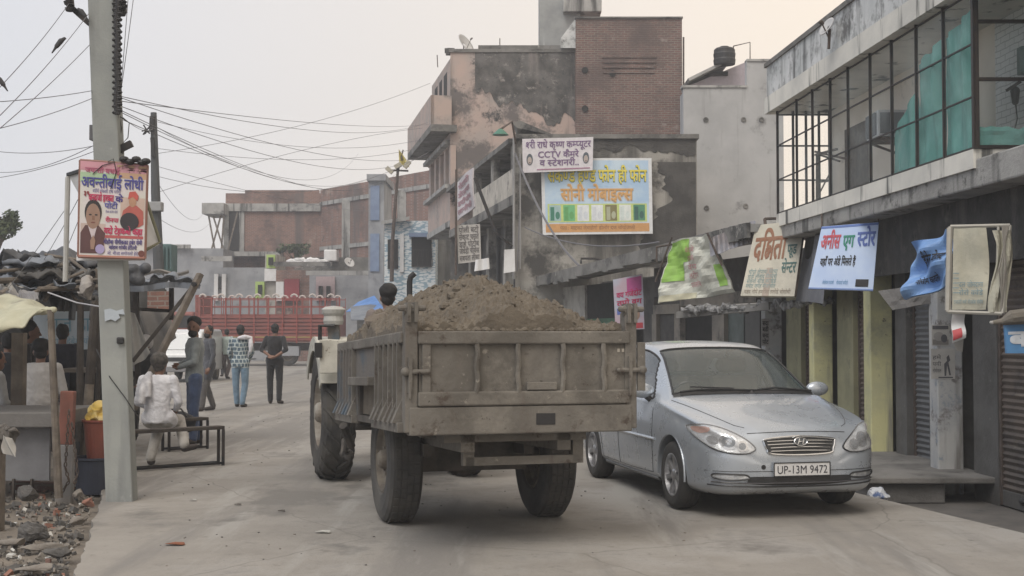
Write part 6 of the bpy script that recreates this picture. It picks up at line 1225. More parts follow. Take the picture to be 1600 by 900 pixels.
for x in (.11, 1.70): mb = MB(); tb(mb, (x,-.045,H0+.25), (x+.06,-.018,H1-.08)); mb.build('edge_strip', m_trl, trl, bevel=.004)
mb = MB(); tb(mb, (.86,-.062,H0+.265), (1.08,-.03,H0+.32)); mb.build('step_plate', m_trl, trl, bevel=.005)
for k in range(3): mb = MB(); x = 1.55+k*.035; tb(mb, (x,-.026,H1-.15), (x+.018,-.0195,H1-.125)); mb.build('paint_mark', flat((.4,.37,.32)), trl)
# corner posts with pins
for x, sx in ((-.01,-1), (W-.05,1)):
    mb = MB(); tb(mb, (x,-.04,H0-.02), (x+.09,.07,H1+.14)); mb.build('corner_post', m_trl, trl, bevel=.008)
    mb = MB(); mb.lathe([(-.05,.001),(-.05,.04),(.05,.04),(.05,.001)], tp_(x+.045,-.01,H1+.15), ax, 14); mb.cap(tp_(x-.03,-.03,H1+.16), tp_(x+.13,-.03,H1+.16), .022, .022); tb(mb, (x+.01,-.07,H1+.06), (x+.035,.06,H1+.2)); tb(mb, (x+.06,-.07,H1+.06), (x+.085,.06,H1+.2)); mb.build('hinge_pin', m_trl, trl)
    mb = MB(); mb.cap(tp_(x-.05 if sx > 0 else x+.0,-.05,H0+.40), tp_(x+.14 if sx > 0 else x+.16,-.05,H0+.40), .018, .018); tb(mb, (x+.02,-.07,H0+.28), (x+.045,-.035,H0+.5)); mb.ell(tp_(x+.13 if sx > 0 else x-.0,-.05,H0+.40), .032, n=10, m=8); mb.cap(tp_(x+.03,-.06,H0+.33), tp_(x+.03,-.065,H0+.22), .014, .01); mb.build('latch', m_trl, trl)
# sides
for side in (0, 1):
    x0, x1, xo = (0, .035, -.03) if side == 0 else (W-.035, W, W+.03); s_ = -1 if side == 0 else 1
    mb = MB(); tb(mb, (x0,.0,H0+.05), (x1,1.12,H1-.03)); tb(mb, (x0,1.12,H0+.34), (x1,2.05,H1-.03)); tb(mb, (x0,2.05,H0+.05), (x1,L,H1-.03)); mb.build('side_panel', m_trld, trl)
    mb = MB(); tb(mb, (x0-.03,.03,H1-.08), (x1+.03,L,H1)); mb.build('side_rail', m_trl, trl, bevel=.01)
    mb = MB(); tb(mb, (x0-.05,.03,H0-.02), (x1+.01,1.10,H0+.05)); mb.build('lower_flange', m_trl, trl, bevel=.006); mb = MB(); tb(mb, (x0-.05,2.07,H0-.02), (x1+.01,L,H0+.05)); mb.build('lower_flange', m_trl, trl, bevel=.006)
    mb = MB(); tb(mb, (xo-.05,1.10,H0+.30), (x1 if side == 0 else xo+.05,2.09,H0+.37)); mb.build('arch_lip', m_trl, trl, bevel=.006)
    mb = MB(); tb(mb, (x0+.01 if side == 0 else x0-.25,1.10,H0-.02), (x1+.25 if side == 0 else x1,1.15,H0+.3)); mb.build('arch_side', m_under, trl); mb = MB(); tb(mb, (x0+.01 if side == 0 else x0-.25,2.01,H0-.02), (x1+.25 if side == 0 else x1,2.06,H0+.3)); mb.build('arch_side', m_under, trl)
    ys_ = [.12,.28,.46,.66,.86,1.02]+[2.14,2.30,2.47,2.64,2.82,2.98]
    for y in ys_:
        mb = MB(); tb(mb, (min(x0,x0+s_*.035),y,H0+.05), (max(x0,x1+s_*.035)-.0 if side else x1,y+.035,H1-.06)); 
        mb.add([tp_(x0 if side == 0 else x1, y-.03, H0+.22), tp_((x0 if side == 0 else x1)+s_*.075, y-.03, H0+.045), tp_(x0 if side == 0 else x1, y-.03, H0+.045), tp_(x0 if side == 0 else x1, y+.05, H0+.22), tp_((x0 if side == 0 else x1)+s_*.075, y+.05, H0+.045), tp_(x0 if side == 0 else x1, y+.05, H0+.045)], [(0,1,2),(5,4,3),(0,3,4,1),(1,4,5,2),(2,5,3,0)]); mb.build('side_rib', m_trl if y < 2.2 else m_trld, trl)
mb = MB(); tb(mb, (0,L-.04,H0), (W,L,H1)); mb.build('front_panel', m_trld, trl)
# chassis
mb = MB(); tb(mb, (.42,.1,H0-.17), (.52,L,H0-.001)); tb(mb, (W-.52,.1,H0-.17), (W-.42,L,H0-.001)); [tb(mb, (.3,y,H0-.10), (W-.3,y+.08,H0-.001)) for y in (.1,.9,1.9,2.7)]
tb(mb, (.47,.15,H0-.27), (1.33,.21,H0-.21)); tb(mb, (.45,.15,H0-.27), (.53,.22,H0-.03)); tb(mb, (1.27,.15,H0-.27), (1.35,.22,H0-.03)); mb.build('chassis', m_trl, trl)
mb = MB(); tb(mb, (.46,1.9,H0-.24), (.54,L+.1,H0-.1)); tb(mb, (W-.54,1.9,H0-.24), (W-.46,L+.1,H0-.1)); mb.hexa([tp_(.35,1.45,.48), tp_(W-.35,1.45,.48), tp_(W-.35,1.85,.48), tp_(.35,1.85,.48), tp_(.35,1.45,.74), tp_(W-.35,1.45,.74), tp_(W-.35,1.85,.74), tp_(.35,1.85,.74)]) ; mb.build('under_frame', m_under, trl)
mb = MB(); mb.tube([tp_(.25,1.68,.575), tp_(W-.25,1.68,.575)], .065, 10); mb.ell(tp_(W/2,1.68,.56), (.16,.16,.15)); tb(mb, (.38,1.15,.62), (.46,2.25,.72)); tb(mb, (W-.46,1.15,.62), (W-.38,2.25,.72)); mb.build('axle', m_under, trl)
def wheel(c, axis, r, wd, rim_r, parent, nm='wheel', tread='road', rimmat=None, hub=True, seed=0):
    axis = V(axis).normalized(); h = wd/2; mb = MB(); n = 56
    prof = [(-h*.72,rim_r),(-h*.95,rim_r*1.12),(-h*1.04,r*.80),(-h*.96,r*.92),(-h*.80,r*.975),(-h*.5,r*.995),(0,r),(h*.5,r*.995),(h*.80,r*.975),(h*.96,r*.92),(h*1.04,r*.80),(h*.95,rim_r*1.12),(h*.72,rim_r)]
    mb.lathe(prof, c, axis, n, closed=False); u = axis.orthogonal().normalized(); v = axis.cross(u)
    if tread == 'lug':
        k = 20
        for i in range(k):
            for sd_ in (-1, 1):
                t0 = 2*math.pi*(i+(.5 if sd_ > 0 else 0))/k; pts = []
                for q in range(6):
                    f = q/5; t = t0-f*.30; a = sd_*h*(.02+.98*f); rad = r*(1.0 if f < .7 else 1.0-.10*(f-.7)/.3)
                    pts.append((c+axis*a+(u*math.cos(t)+v*math.sin(t))*(rad+.012), (u*math.cos(t)+v*math.sin(t)), (-u*math.sin(t)+v*math.cos(t))))
                for (p, rn, tn), (p2, rn2, tn2) in zip(pts, pts[1:]):
                    w_ = .028; mb.hexa([p-tn*w_-rn*.05, p+tn*w_-rn*.05, p2+tn2*w_-rn2*.05, p2-tn2*w_-rn2*.05, p-tn*w_*.8+rn*.018, p+tn*w_*.8+rn*.018, p2+tn2*w_*.8+rn2*.018, p2-tn2*w_*.8+rn2*.018])
    elif tread == 'road':
        for a in (-.55,-.18,.18,.55):
            for i in range(40):
                t = 2*math.pi*(i+(a > 0)*.5)/40; rn = u*math.cos(t)+v*math.sin(t); tn = -u*math.sin(t)+v*math.cos(t); p = c+axis*a*h+rn*(r*.998); w_ = math.pi*r/40*.80; q = h*.15
                mb.hexa([p-tn*w_-axis*q, p+tn*w_-axis*q, p+tn*w_+axis*q, p-tn*w_+axis*q, p-tn*w_*.95-axis*q+rn*.007, p+tn*w_*.95-axis*q+rn*.007, p+tn*w_*.95+axis*q+rn*.007, p-tn*w_*.95+axis*q+rn*.007])
    o = mb.build('tyre', m_tyre, parent, smooth=False); o.data.shade_smooth() if tread == 'car' else None
    mb = MB()
    for sd_ in (-1, 1):
        s_ = sd_*h; mb.lathe([(s_*.85,rim_r*1.06),(s_*.9,rim_r*.98),(s_*.55,rim_r*.93),(s_*.35,rim_r*.80),(s_*.55,rim_r*.55),(s_*.55,rim_r*.30),(s_*.30,.001)], c, axis, 36, closed=False)
        if hub:
            mb.lathe([(s_*.5,.001),(s_*.5,rim_r*.34),(s_*.95,rim_r*.28),(s_*1.1,rim_r*.20),(s_*1.12,.001)], c, axis, 18, closed=False)
            for i in range(8): t = 2*math.pi*i/8; p = c+axis*s_*.52+(u*math.cos(t)+v*math.sin(t))*rim_r*.45; mb.lathe([(0,.001),(0,.018),(s_*.14,.018),(s_*.14,.001)], p, axis, 6, closed=False)
    return mb.build('rim', rimmat or m_rim, parent)
for x in (.27, W-.10):
    c = tp_(x,1.75,0); c.z = .51; we = bpy.data.objects.new('wheel', None); COL.objects.link(we); we.parent = trl; we.location = c-trl.location
    wheel(c, ax, .515, .27, .26, we, tread='road')
mb = MB(); a = tp_(W/2,L+1.35,0); a.z = .50; mb.bar(tp_(.50,L,H0-.2), a, .08, .10); mb.bar(tp_(W-.50,L,H0-.2), a, .08, .10); mb.lathe([(-.03,.04),(-.03,.09),(.03,.09),(.03,.04)], a+ay*.08, (0,0,1), 16); mb.cap(tp_(W/2-.2,L+.2,.75), tp_(W/2-.2,L+.25,.35), .05, .05); mb.build('drawbar', m_under, trl)
mb = MB(); mb.tube([tp_(.12,L+.25,.9), tp_(.12,L+.45,.55), tp_(.16,L+.9,.48), tp_(.2,L+1.1,.62)], .025, 7); mb.tube([tp_(.05,L+.15,.8), tp_(.16,L+.35,.6)], .04, 7); mb.ell(tp_(.16,L+.5,.5), (.05,.05,.06)); mb.build('hydraulic_hose', m_under, trl)
# load
def sand_h(x, y):
    u, v = x/W, y/L
    e = min(1, u/.45) if u < .45 else min(1, (1-u)/.55); f = min(1, min(v+.03, 1-v+.25)/.36)
    h = .50*(e**(.66 if u < .45 else .60))*(f**.55); h *= 1-.14*max(0,(v-.5))
    p = V((x*1.6, y*1.6, 0)); h += .06*noise.noise(p*2)+.07*max(0,noise.noise(p*4.5))+.05*max(0,noise.noise(p*9+V((3,3,0))))+.028*max(-.2,noise.noise(p*19))+.012*noise.noise(p*40)
    q = V((x*3.2+.25*noise.noise(p*3), y*3.2+.25*noise.noise(p*3+V((5,0,0))), 0)); d = noise.voronoi(q)[0]; g_ = noise.noise(V((x*1.3, y*1.3, 9))); h += .035*(1-min(1, d[0]*1.5))*(.5+g_); h -= max(0, .06-(d[1]-d[0]))*.5*max(0, .3+g_*1.6)
    return h
mb = MB(); nx, ny = 190, 280
def sf(u, v):
    x, y = .04+(W-.08)*u, .03+(L-.06)*v; z = H1-.05+max(-.02, sand_h(x, y)*(1 if 0 < u < 1 else .6))
    if u in (0, 1) or v in (0, 1): z = H0+.06
    return tp_(x, y, z)
mb.grid(sf, nx, ny); mb.build('earth_load', m_sand, None, kind='stuff', label='heap of damp brown earth filling the trailer above its rails', cat='earth', smooth=False, fixn=False)
rr = random.Random(77); mb = MB()
for i in range(380):
    x, y = rr.uniform(.1,W-.1), rr.uniform(.06,L-.1); r = rr.uniform(.006,.02) if rr.random() < .95 else rr.uniform(.025,.04); c = tp_(x, y, H1-.05+sand_h(x,y)+r*.3); b0 = len(mb.v); mb.ell(c, (r*rr.uniform(.8,1.4), r, r*.8), n=7, m=5)
    for k in range(b0, len(mb.v)): mb.v[k] = mb.v[k]+V((noise.noise(mb.v[k]*30), noise.noise(mb.v[k]*30+V((4,0,0))), noise.noise(mb.v[k]*30+V((0,4,0)))))*r*.7
for i in range(60):   # clods lying on the tailgate rail
    x = rr.uniform(.15,W-.1); r = rr.uniform(.008,.022); mb.ell(tp_(x, rr.uniform(-.03,.03), H1+r*.6), (r*1.5, r, r), n=6, m=4)
mb.build('earth_clods', m_sand, None, kind='stuff', label='clods of earth scattered over the heap', cat='earth')
sk_ = MB(); c = tp_(.28, 2.35, H1+.16); sk_.cap(c-ax*.12-ay*.3, c+ax*.1+ay*.2+V((0,0,.04)), .12, .09)
for k, p in enumerate(sk_.v): sk_.v[k] = p+V((noise.noise(p*7), noise.noise(p*7+V((4,0,0))), noise.noise(p*7+V((0,4,0)))))*.08-V((0,0,(p.z-c.z)*.35))
sk_.build('sack', mat('mud_sack', (.15,.125,.10), rough=.95, bump=.6), None, label='muddy folded sack lying on the front left of the earth heap', cat='sack')
# ------------------------------------------------------------------ tractor
ctr = tp_(W/2+.10, L+1.98, 0); ctr.z = 0; TA2 = R(15); bx_ = V((math.cos(TA2), math.sin(TA2), 0)); by_ = V((-math.sin(TA2), math.cos(TA2), 0))
def tq(x, y, z): return ctr+bx_*x+by_*y+V((0,0,z))
trac = thing('tractor', ctr, 'dusty farm tractor with white painted mudguards pulling the earth trailer', 'tractor')
def qb(mb, a, b): a, b = V(a), V(b); ps = [(a.x,a.y,a.z),(b.x,a.y,a.z),(b.x,b.y,a.z),(a.x,b.y,a.z),(a.x,a.y,b.z),(b.x,a.y,b.z),(b.x,b.y,b.z),(a.x,b.y,b.z)]; return mb.hexa([tq(*p) for p in ps])
m_trw = mat('chipped_white', (.55,.54,.48), (.42,.41,.36), 3, rough=.6, bump=.2, stain=((.16,.13,.10), 9, .60, .64)); m_body = mat('dull_red_paint', (.25,.05,.04), rough=.5)
for x in (-.72, .72):
    c = tq(x, 0, .70); we = bpy.data.objects.new('wheel', None); COL.objects.link(we); we.parent = trac; we.location = c-trac.location; wheel(c, bx_, .69, .34, .36, we, tread='lug', rimmat=mat('tractor_rim', (.33,.31,.27), (.2,.17,.14), 4, rough=.8))
for x in (-.62, .62):
    c = tq(x, 2.0, .36); we = bpy.data.objects.new('wheel', None); COL.objects.link(we); we.parent = trac; we.location = c-trac.location; wheel(c, bx_, .36, .18, .2, we, tread='road')
for s_ in (-1, 1):
    mb = MB(); a = s_*.46; b_ = s_*.92
    def ar(u, v): t = R(25+125*u); return tq(a+(b_-a)*v, -math.cos(t)*.80*1.0, .70+.80*math.sin(t))
    mb.grid(ar, 16, 3); mb.build('mudguard', m_trw, trac, solid=.02)
    mb = MB(); n = 14; vs = [tq(b_, -math.cos(R(25+125*k/n))*.80, .70+.80*math.sin(R(25+125*k/n))) for k in range(n+1)]+[tq(b_, -math.cos(R(150-125*k/n))*.66, .70+.66*math.sin(R(150-125*k/n))) for k in range(n+1)]
    mb.add(vs, [(k, k+1, 2*n+1-k-1, 2*n+1-k) for k in range(n)]); mb.build('mudguard_skirt', m_trw, trac, solid=.015)
mb = MB(); qb(mb, (-.95,-.83,1.14), (-.66,-.79,1.48)); mb.build('mudguard_flap', m_trw, trac, bevel=.01)
mb = MB(); qb(mb, (-1.0,-.86,1.30), (-.93,-.80,1.45)); mb.build('tail_light', m_black, trac)
mb = MB(); qb(mb, (-.24,-.4,.55), (.24,1.0,1.0)); mb.tube([tq(-.7,0,.70), tq(.7,0,.70)], .12, 12); qb(mb, (-.2,1.0,.5), (.2,2.3,.85)); mb.tube([tq(-.6,2.0,.4), tq(.6,2.0,.4)], .05, 8); mb.build('transmission', m_under, trac)
mb = MB(); qb(mb, (-.27,.95,.85), (.27,2.4,1.42)); mb.build('bonnet', m_body, trac, bevel=.05)
mb = MB(); mb.ell(tq(0,-.05,1.12), (.25,.22,.06)); mb.cap(tq(-.2,-.22,1.15), tq(.2,-.22,1.3), .05, .05); mb.build('seat', m_black, trac)
mb = MB(); mb.tube([tq(.17*math.cos(R(k*30)), .55+.17*math.sin(R(k*30))*.5, 1.50+.17*math.sin(R(k*30))*.6) for k in range(12)], .014, 6, closed=True); mb.tube([tq(0,.55,1.5), tq(0,.85,1.2)], .018, 6); mb.build('steering_wheel', m_black, trac)
mb = MB(); c = tq(.40,.7,0); e0 = P(640,455,c.y); e0 = V((e0.x, c.y, 0)); mb.tube([V((e0.x,c.y,1.35)), V((e0.x,c.y,Zp(440,c.y))), V((e0.x+.01,c.y,Zp(433,c.y))), V((e0.x+.06,c.y+.0,Zp(427,c.y)))], .034, 10); mb.build('exhaust_pipe', m_black, trac)
lt = P(521,494,13.6); mb = MB(); mb.lathe([(-.09,.001),(-.09,.10),(-.05,.11),(.0,.10),(.03,.12),(.07,.13),(.10,.09),(.11,.001)], lt, (0,0,1), 16, closed=False); mb.build('lamp', flat((.42,.42,.40)), trac); mb = MB(); mb.bar(P(521,505,13.6), P(523,545,13.6), .12, .1); mb.build('lamp_bracket', m_trld, trac)
mb = MB(); mb.tube([P(500,546,13.5), P(500,509,13.5), P(523,509,13.5)], .025, 6); mb.tube([P(505,560,13.5), P(501,550,13.5)], .03, 6); mb.build('guard_rail', m_black, trac)
# driver
q = tq(0.02,-.02,0); q.z = .96; q.x = P(607,450,q.y).x
person(q, TA2, 'tractor driver in a grey brown shirt seen from behind above the earth heap', SITJ(.22), 1.0, cloth('driver_shirt', (.20,.17,.16)), cloth('driver_pants', (.08,.08,.09)), 'long', 0, 'bushy')
# ------------------------------------------------------------------ silver saloon car
from mathutils.bvhtree import BVHTree
CF = V((.217, -.976, 0)).normalized(); CL = V((-CF.y, CF.x, 0)); CO = V((2.40, 10.69, 0))
def cw(s, y, z): return CO-CF*s+CL*y+V((0,0,z))
def curve(tab):
    xs = [a for a, _ in tab]; ysv = [b for _, b in tab]; n = len(xs); d = [(ysv[i+1]-ysv[i])/(xs[i+1]-xs[i]) for i in range(n-1)]
    m = [d[0]]+[0 if d[i-1]*d[i] <= 0 else 2*d[i-1]*d[i]/(d[i-1]+d[i]) for i in range(1, n-1)]+[d[-1]]
    def f(x):
        x = min(max(x, xs[0]), xs[-1]); i = 0
        while i < n-2 and x > xs[i+1]: i += 1
        h = xs[i+1]-xs[i]; t = (x-xs[i])/h
        return (2*t**3-3*t**2+1)*ysv[i]+(t**3-2*t**2+t)*h*m[i]+(-2*t**3+3*t**2)*ysv[i+1]+(t**3-t**2)*h*m[i+1]
    return f
fw = curve([(0,.36),(.015,.46),(.04,.56),(.09,.66),(.17,.735),(.3,.79),(.5,.825),(.9,.845),(2.2,.848),(3.3,.845),(3.8,.82),(4.05,.77),(4.2,.66),(4.28,.45)])
ft = curve([(0,.60),(.03,.685),(.07,.735),(.12,.765),(.25,.81),(.45,.86),(.75,.925),(1.05,.975),(1.15,.992),(1.3,1.07),(1.6,1.25),(1.85,1.375),(2.0,1.42),(2.25,1.458),(2.6,1.47),(3.0,1.43),(3.25,1.355),(3.5,1.23),(3.75,1.10),(3.85,1.07),(4.1,1.04),(4.22,.98),(4.28,.80)])
fb = curve([(0,.30),(.05,.235),(.15,.20),(.4,.185),(3.7,.20),(4.1,.26),(4.28,.40)])
fs = curve([(0,.52),(.03,.60),(.07,.66),(.12,.70),(.25,.755),(.45,.805),(.75,.855),(1.05,.895),(1.3,.915),(2.2,.94),(3.2,.965),(3.7,.99),(4.1,.98),(4.22,.92),(4.28,.72)])
fws = curve([(0,.90),(.5,.945),(1.2,.955),(3.2,.94),(4.28,.93)])        # shoulder / w
fwt = curve([(0,.55),(.5,.66),(1.0,.80),(1.15,.84),(1.3,.80),(1.6,.73),(1.9,.675),(2.3,.665),(2.9,.66),(3.2,.67),(3.5,.70),(3.75,.74),(4.0,.72),(4.28,.6)])
fcab = curve([(0,0),(1.1,0),(1.35,.5),(1.6,1),(3.2,1),(3.5,.6),(3.75,0),(4.28,0)])
def sect(s):
    w, zt, zb, zs = fw(s), ft(s), fb(s), fs(s); ws = w*fws(s); wt = w*fwt(s); c = fcab(s); zr = zt-.035-.02*c
    zr = max(zr, zs+.01)
    if c < .01: zr = zs+(zt-zs)*.80
    h = zs-zb
    pts = [(0,zb),(.45*w,zb),(.80*w,zb+.004),(.95*w,zb+.05),(.985*w,zb+.22*h+.02),(w,zb+.5*h),(w*.995,zb+.72*h),(ws+.012*(1),zs-.05),(ws,zs),
           ((ws*.62+wt*.38)+.008*c,zs+(zr-zs)*.36),((ws*.3+wt*.7)+.010*c,zs+(zr-zs)*.70),(wt,zr),(wt*.86,zr+(zt-zr)*.60),(wt*.55,zr+(zt-zr)*.88),(wt*.25,zr+(zt-zr)*.98),(0,zt)]
    out = []; K = 4; n = len(pts)
    for i in range(n-1):
        p0 = pts[max(i-1,0)]; p1, p2 = pts[i], pts[i+1]; p3 = pts[min(i+2,n-1)]
        if i == n-2: p3 = (-p1[0], p1[1])
        if i == 0: p0 = (-p2[0], p2[1])
        for k in range(K):
            t = k/K; out.append(tuple(.5*((2*p1[a])+(-p0[a]+p2[a])*t+(2*p0[a]-5*p1[a]+4*p2[a]-p3[a])*t*t+(-p0[a]+3*p1[a]-3*p2[a]+p3[a])*t**3) for a in (0,1)))
    out.append(pts[-1]); return out
ST = [0,.008,.018,.03,.045,.065,.09,.12,.155,.2,.25,.3]+[.3+.0365*k for k in range(1,105)]; ST = [s for s in ST if s < 4.1]+[4.12,4.16,4.2,4.23,4.255,4.272,4.28]
rows = [sect(s) for s in ST]; NJ = len(rows[0]); K = 4
full = [[(s, y, z) for (y, z) in r]+[(s, -y, z) for (y, z) in r[-2:0:-1]] for s, r in zip(ST, rows)]; NR = len(full[0])
verts = [V(p) for r in full for p in r]; faces = []; cls = []
def zone(i, j):    # j: index of the ring quad, i: station quad
    jj = j if j < NJ-1 else NR-1-j
    s = (ST[i]+ST[i+1])/2
    if 32+1 <= jj < 44-1+0 and 1.42 < s < 3.38:
        k = jj-33
        if 2.33 < s < 2.43: return 'body'
        if s < 1.80 and jj > 33+(s-1.42)/.38*9: return 'body'
        if s > 3.05 and jj > 33+(3.38-s)/.33*9: return 'body'
        return 'side'
    if 45 <= jj and 1.21 < s < 1.93: return 'wind'
    if 45 <= jj and 3.20 < s < 3.68: return 'rear'
    return 'body'
for i in range(len(ST)-1):
    for j in range(NR):
        faces.append((i*NR+j, i*NR+(j+1) % NR, (i+1)*NR+(j+1) % NR, (i+1)*NR+j)); cls.append(zone(i, j))
car = thing('silver_car', cw(2.1, 0, 0), 'silver four door saloon car with a badge on its slatted grille', 'car')
m_silver = mat('silver_paint', (.41,.45,.50), (.40,.44,.49), .8, rough=.30, metal=.45, bump=.0, coat=.5, grad=((.30,.29,.27),.2,.36,.12))
capf = [tuple(range(NR))[::-1], tuple((len(ST)-1)*NR+j for j in range(NR))]
bvh = BVHTree.FromPolygons([tuple(v) for v in verts], faces+capf)
mb = MB(); mb.v = [cw(*v) for v in verts]; mb.f = faces+capf; mb.m = [0]*len(mb.f)
body = mb.build('body', m_silver, car)
# wheel arches
cut = MB()
for s in (.86, 3.36):
    for q in (-1, 1): cut.lathe([(-.17,.001),(-.17,.345),(.17,.345),(.17,.001)], cw(s, q*.80, .31), CL, 40, closed=False)
co = cut.build('cutter', m_black, None)
# wells are separate inner cylinders
bo = body.modifiers.new('b', 'BOOLEAN'); bo.operation = 'DIFFERENCE'; bo.object = co; bo.solver = 'EXACT'
dg = bpy.context.evaluated_depsgraph_get(); nm = bpy.data.meshes.new_from_object(body.evaluated_get(dg)); body.modifiers.clear(); body.data = nm
bpy.data.objects.remove(co)
keys = set()
for f, c in zip(faces, cls):
    if c != 'body':
        p = (verts[f[0]]+verts[f[1]]+verts[f[2]]+verts[f[3]])/4; keys.add((round(p.x, 2), round(p.y, 2), round(p.z, 2)))
T4 = Mw(body).inverted()
bm = bmesh.new(); bm.from_mesh(nm); dele = []
Mi = Mw(body)
cen = {}
from mathutils.kdtree import KDTree
kl = [(verts[f[0]]+verts[f[1]]+verts[f[2]]+verts[f[3]])/4 for f, c in zip(faces, cls) if c != 'body']; kd = KDTree(len(kl))
for i, p in enumerate(kl): kd.insert(p, i)
kd.balance()
def inv(p): d = p-CO; return V((-d.dot(CF), d.dot(CL), d.z))
for f in bm.faces:
    if len(f.verts) == 4 and kd.find(inv(Mi @ (sum((v.co for v in f.verts), V())/4)))[2] < .0015: dele.append(f)
bmesh.ops.delete(bm, geom=dele, context='FACES'); bm.to_mesh(nm); bm.free()
if len(nm.materials) == 0: nm.materials.append(m_silver)
for pl_ in nm.polygons: pl_.material_index = 0; pl_.use_smooth = True
nm.set_sharp_from_angle(angle=R(38))
# glass patches
def glassmat(name, c, a):
    m = bpy.data.materials.new(name); m.use_nodes = True; b = m.node_tree.nodes['Principled BSDF']; b.inputs['Base Color'].default_value = (*c, 1); b.inputs['Alpha'].default_value = a; b.inputs['Roughness'].default_value = .04; b.inputs['IOR'].default_value = 1.6; b.inputs['Coat Weight'].default_value = 1; b.inputs['Coat Roughness'].default_value = .03
    nt = m.node_tree; n = nt.nodes.new('ShaderNodeTexNoise'); n.inputs['Scale'].default_value = 2.5; r = nt.nodes.new('ShaderNodeMapRange'); r.inputs[3].default_value = .03; r.inputs[4].default_value = .12; nt.links.new(n.outputs[0], r.inputs[0]); nt.links.new(r.outputs[0], b.inputs['Roughness']); return m
m_wind = glassmat('windscreen_glass', (.13,.16,.16), .40); m_sgl = glassmat('side_glass', (.05,.06,.06), .72)
for c, nmn, m in (('wind', 'windscreen', m_wind), ('rear', 'rear_window', m_sgl)):
    mb = MB(); mb.v = [cw(*(v-V((0,0,.004)))) for v in verts]; mb.f = [f for f, k in zip(faces, cls) if k == c]; mb.m = [0]*len(mb.f); o = mb.build(nmn, m, car, smooth=True)
    bmm = bmesh.new(); bmm.from_mesh(o.data); bmesh.ops.delete(bmm, geom=[v for v in bmm.verts if not v.link_faces], context='VERTS'); bmm.to_mesh(o.data); bmm.free()
for q in (-1, 1):
    for s0, s1 in ((1.3,2.38), (2.38,3.5)):
        fl_ = [f for f, k in zip(faces, cls) if k == 'side' and verts[f[0]].y*q > 0 and s0 < verts[f[0]].x < s1]
        mb = MB(); mb.v = [cw(v.x, v.y-q*.005, v.z) for v in verts]; mb.f = fl_; mb.m = [0]*len(fl_); o = mb.build('side_window', m_sgl, car, smooth=True)
        bmm = bmesh.new(); bmm.from_mesh(o.data); bmesh.ops.delete(bmm, geom=[v for v in bmm.verts if not v.link_faces], context='VERTS'); bmm.to_mesh(o.data); bmm.free()
        # rubber seal round it
        bmm = bmesh.new(); bmm.from_mesh(o.data); ed = [e for e in bmm.edges if e.is_boundary]; mb = MB(); Mo = Mw(o)
        for e in ed: mb.tube([Mo @ e.verts[0].co, Mo @ e.verts[1].co], .011, 5, caps=False)
        bmm.free(); mb.build('window_seal', m_black, car)
def proj(o, d):
    h = bvh.ray_cast(V(o), V(d).normalized()); return (h[0], h[1]) if h[0] is not None else (None, None)
def onfront(y, z, off): 
    p, n = proj((-1, y, z), (1,0,0))
    if p is None: p, n = proj((-1, y*.98, z-.03), (1,0,0))
    if n.x > 0: n = -n
    return cw(*(p+n*off))
def onside(s, z, q, off):
    p, n = proj((s, q*2, z), (0,-q,0)); n = n if n.y*q > 0 else -n; return cw(*(p+n*off))
def ontop(s, y, off):
    p, n = proj((s, y, 3), (0,0,-1)); n = n if n.z > 0 else -n; return cw(*(p+n*off))
def patch(fn, outline, off, name, m, n=6, ring=None, parent=car):
    cx_ = sum(p[0] for p in outline)/len(outline); cy_ = sum(p[1] for p in outline)/len(outline); k = len(outline); mb = MB(); base = 0
    # smooth closed outline
    pts = []
    for i in range(k):
        p0, p1, p2, p3 = outline[i-1], outline[i], outline[(i+1) % k], outline[(i+2) % k]
        for q in range(4):
            t = q/4; pts.append(tuple(.5*((2*p1[a])+(-p0[a]+p2[a])*t+(2*p0[a]-5*p1[a]+4*p2[a]-p3[a])*t*t+(-p0[a]+3*p1[a]-3*p2[a]+p3[a])*t**3) for a in (0,1)))
    for r in range(n+1):
        for p in pts: f = max(r/n, .001); mb.v.append(fn(cx_+(p[0]-cx_)*f, cy_+(p[1]-cy_)*f, off))
    kk = len(pts)
    for r in range(n):
        for i in range(kk): mb.f.append((r*kk+i, r*kk+(i+1) % kk, (r+1)*kk+(i+1) % kk, (r+1)*kk+i)); mb.m.append(0)
    o = mb.build(name, m, parent, smooth=True)
    if ring:
        mr = MB(); mr.tube([fn(p[0], p[1], off+ring[2]) for p in pts], ring[0], 6, closed=True); mr.build(ring[3] if len(ring) > 3 else 'trim', ring[1], o)
    return o
m_chrome = mat('chrome', (.7,.71,.72), rough=.15, metal=1, bump=0); m_plast = flat((.025,.026,.028), .45); m_lamp = mat('reflector', (.72,.75,.77), (.45,.47,.50), 14, rough=.18, metal=.6, bump=.3, bscale=40); m_amber = mat('amber_lens', (.36,.15,.09), rough=.2, bump=0, coat=1)
m_lens = glassmat('clear_lens', (.8,.82,.85), .22)
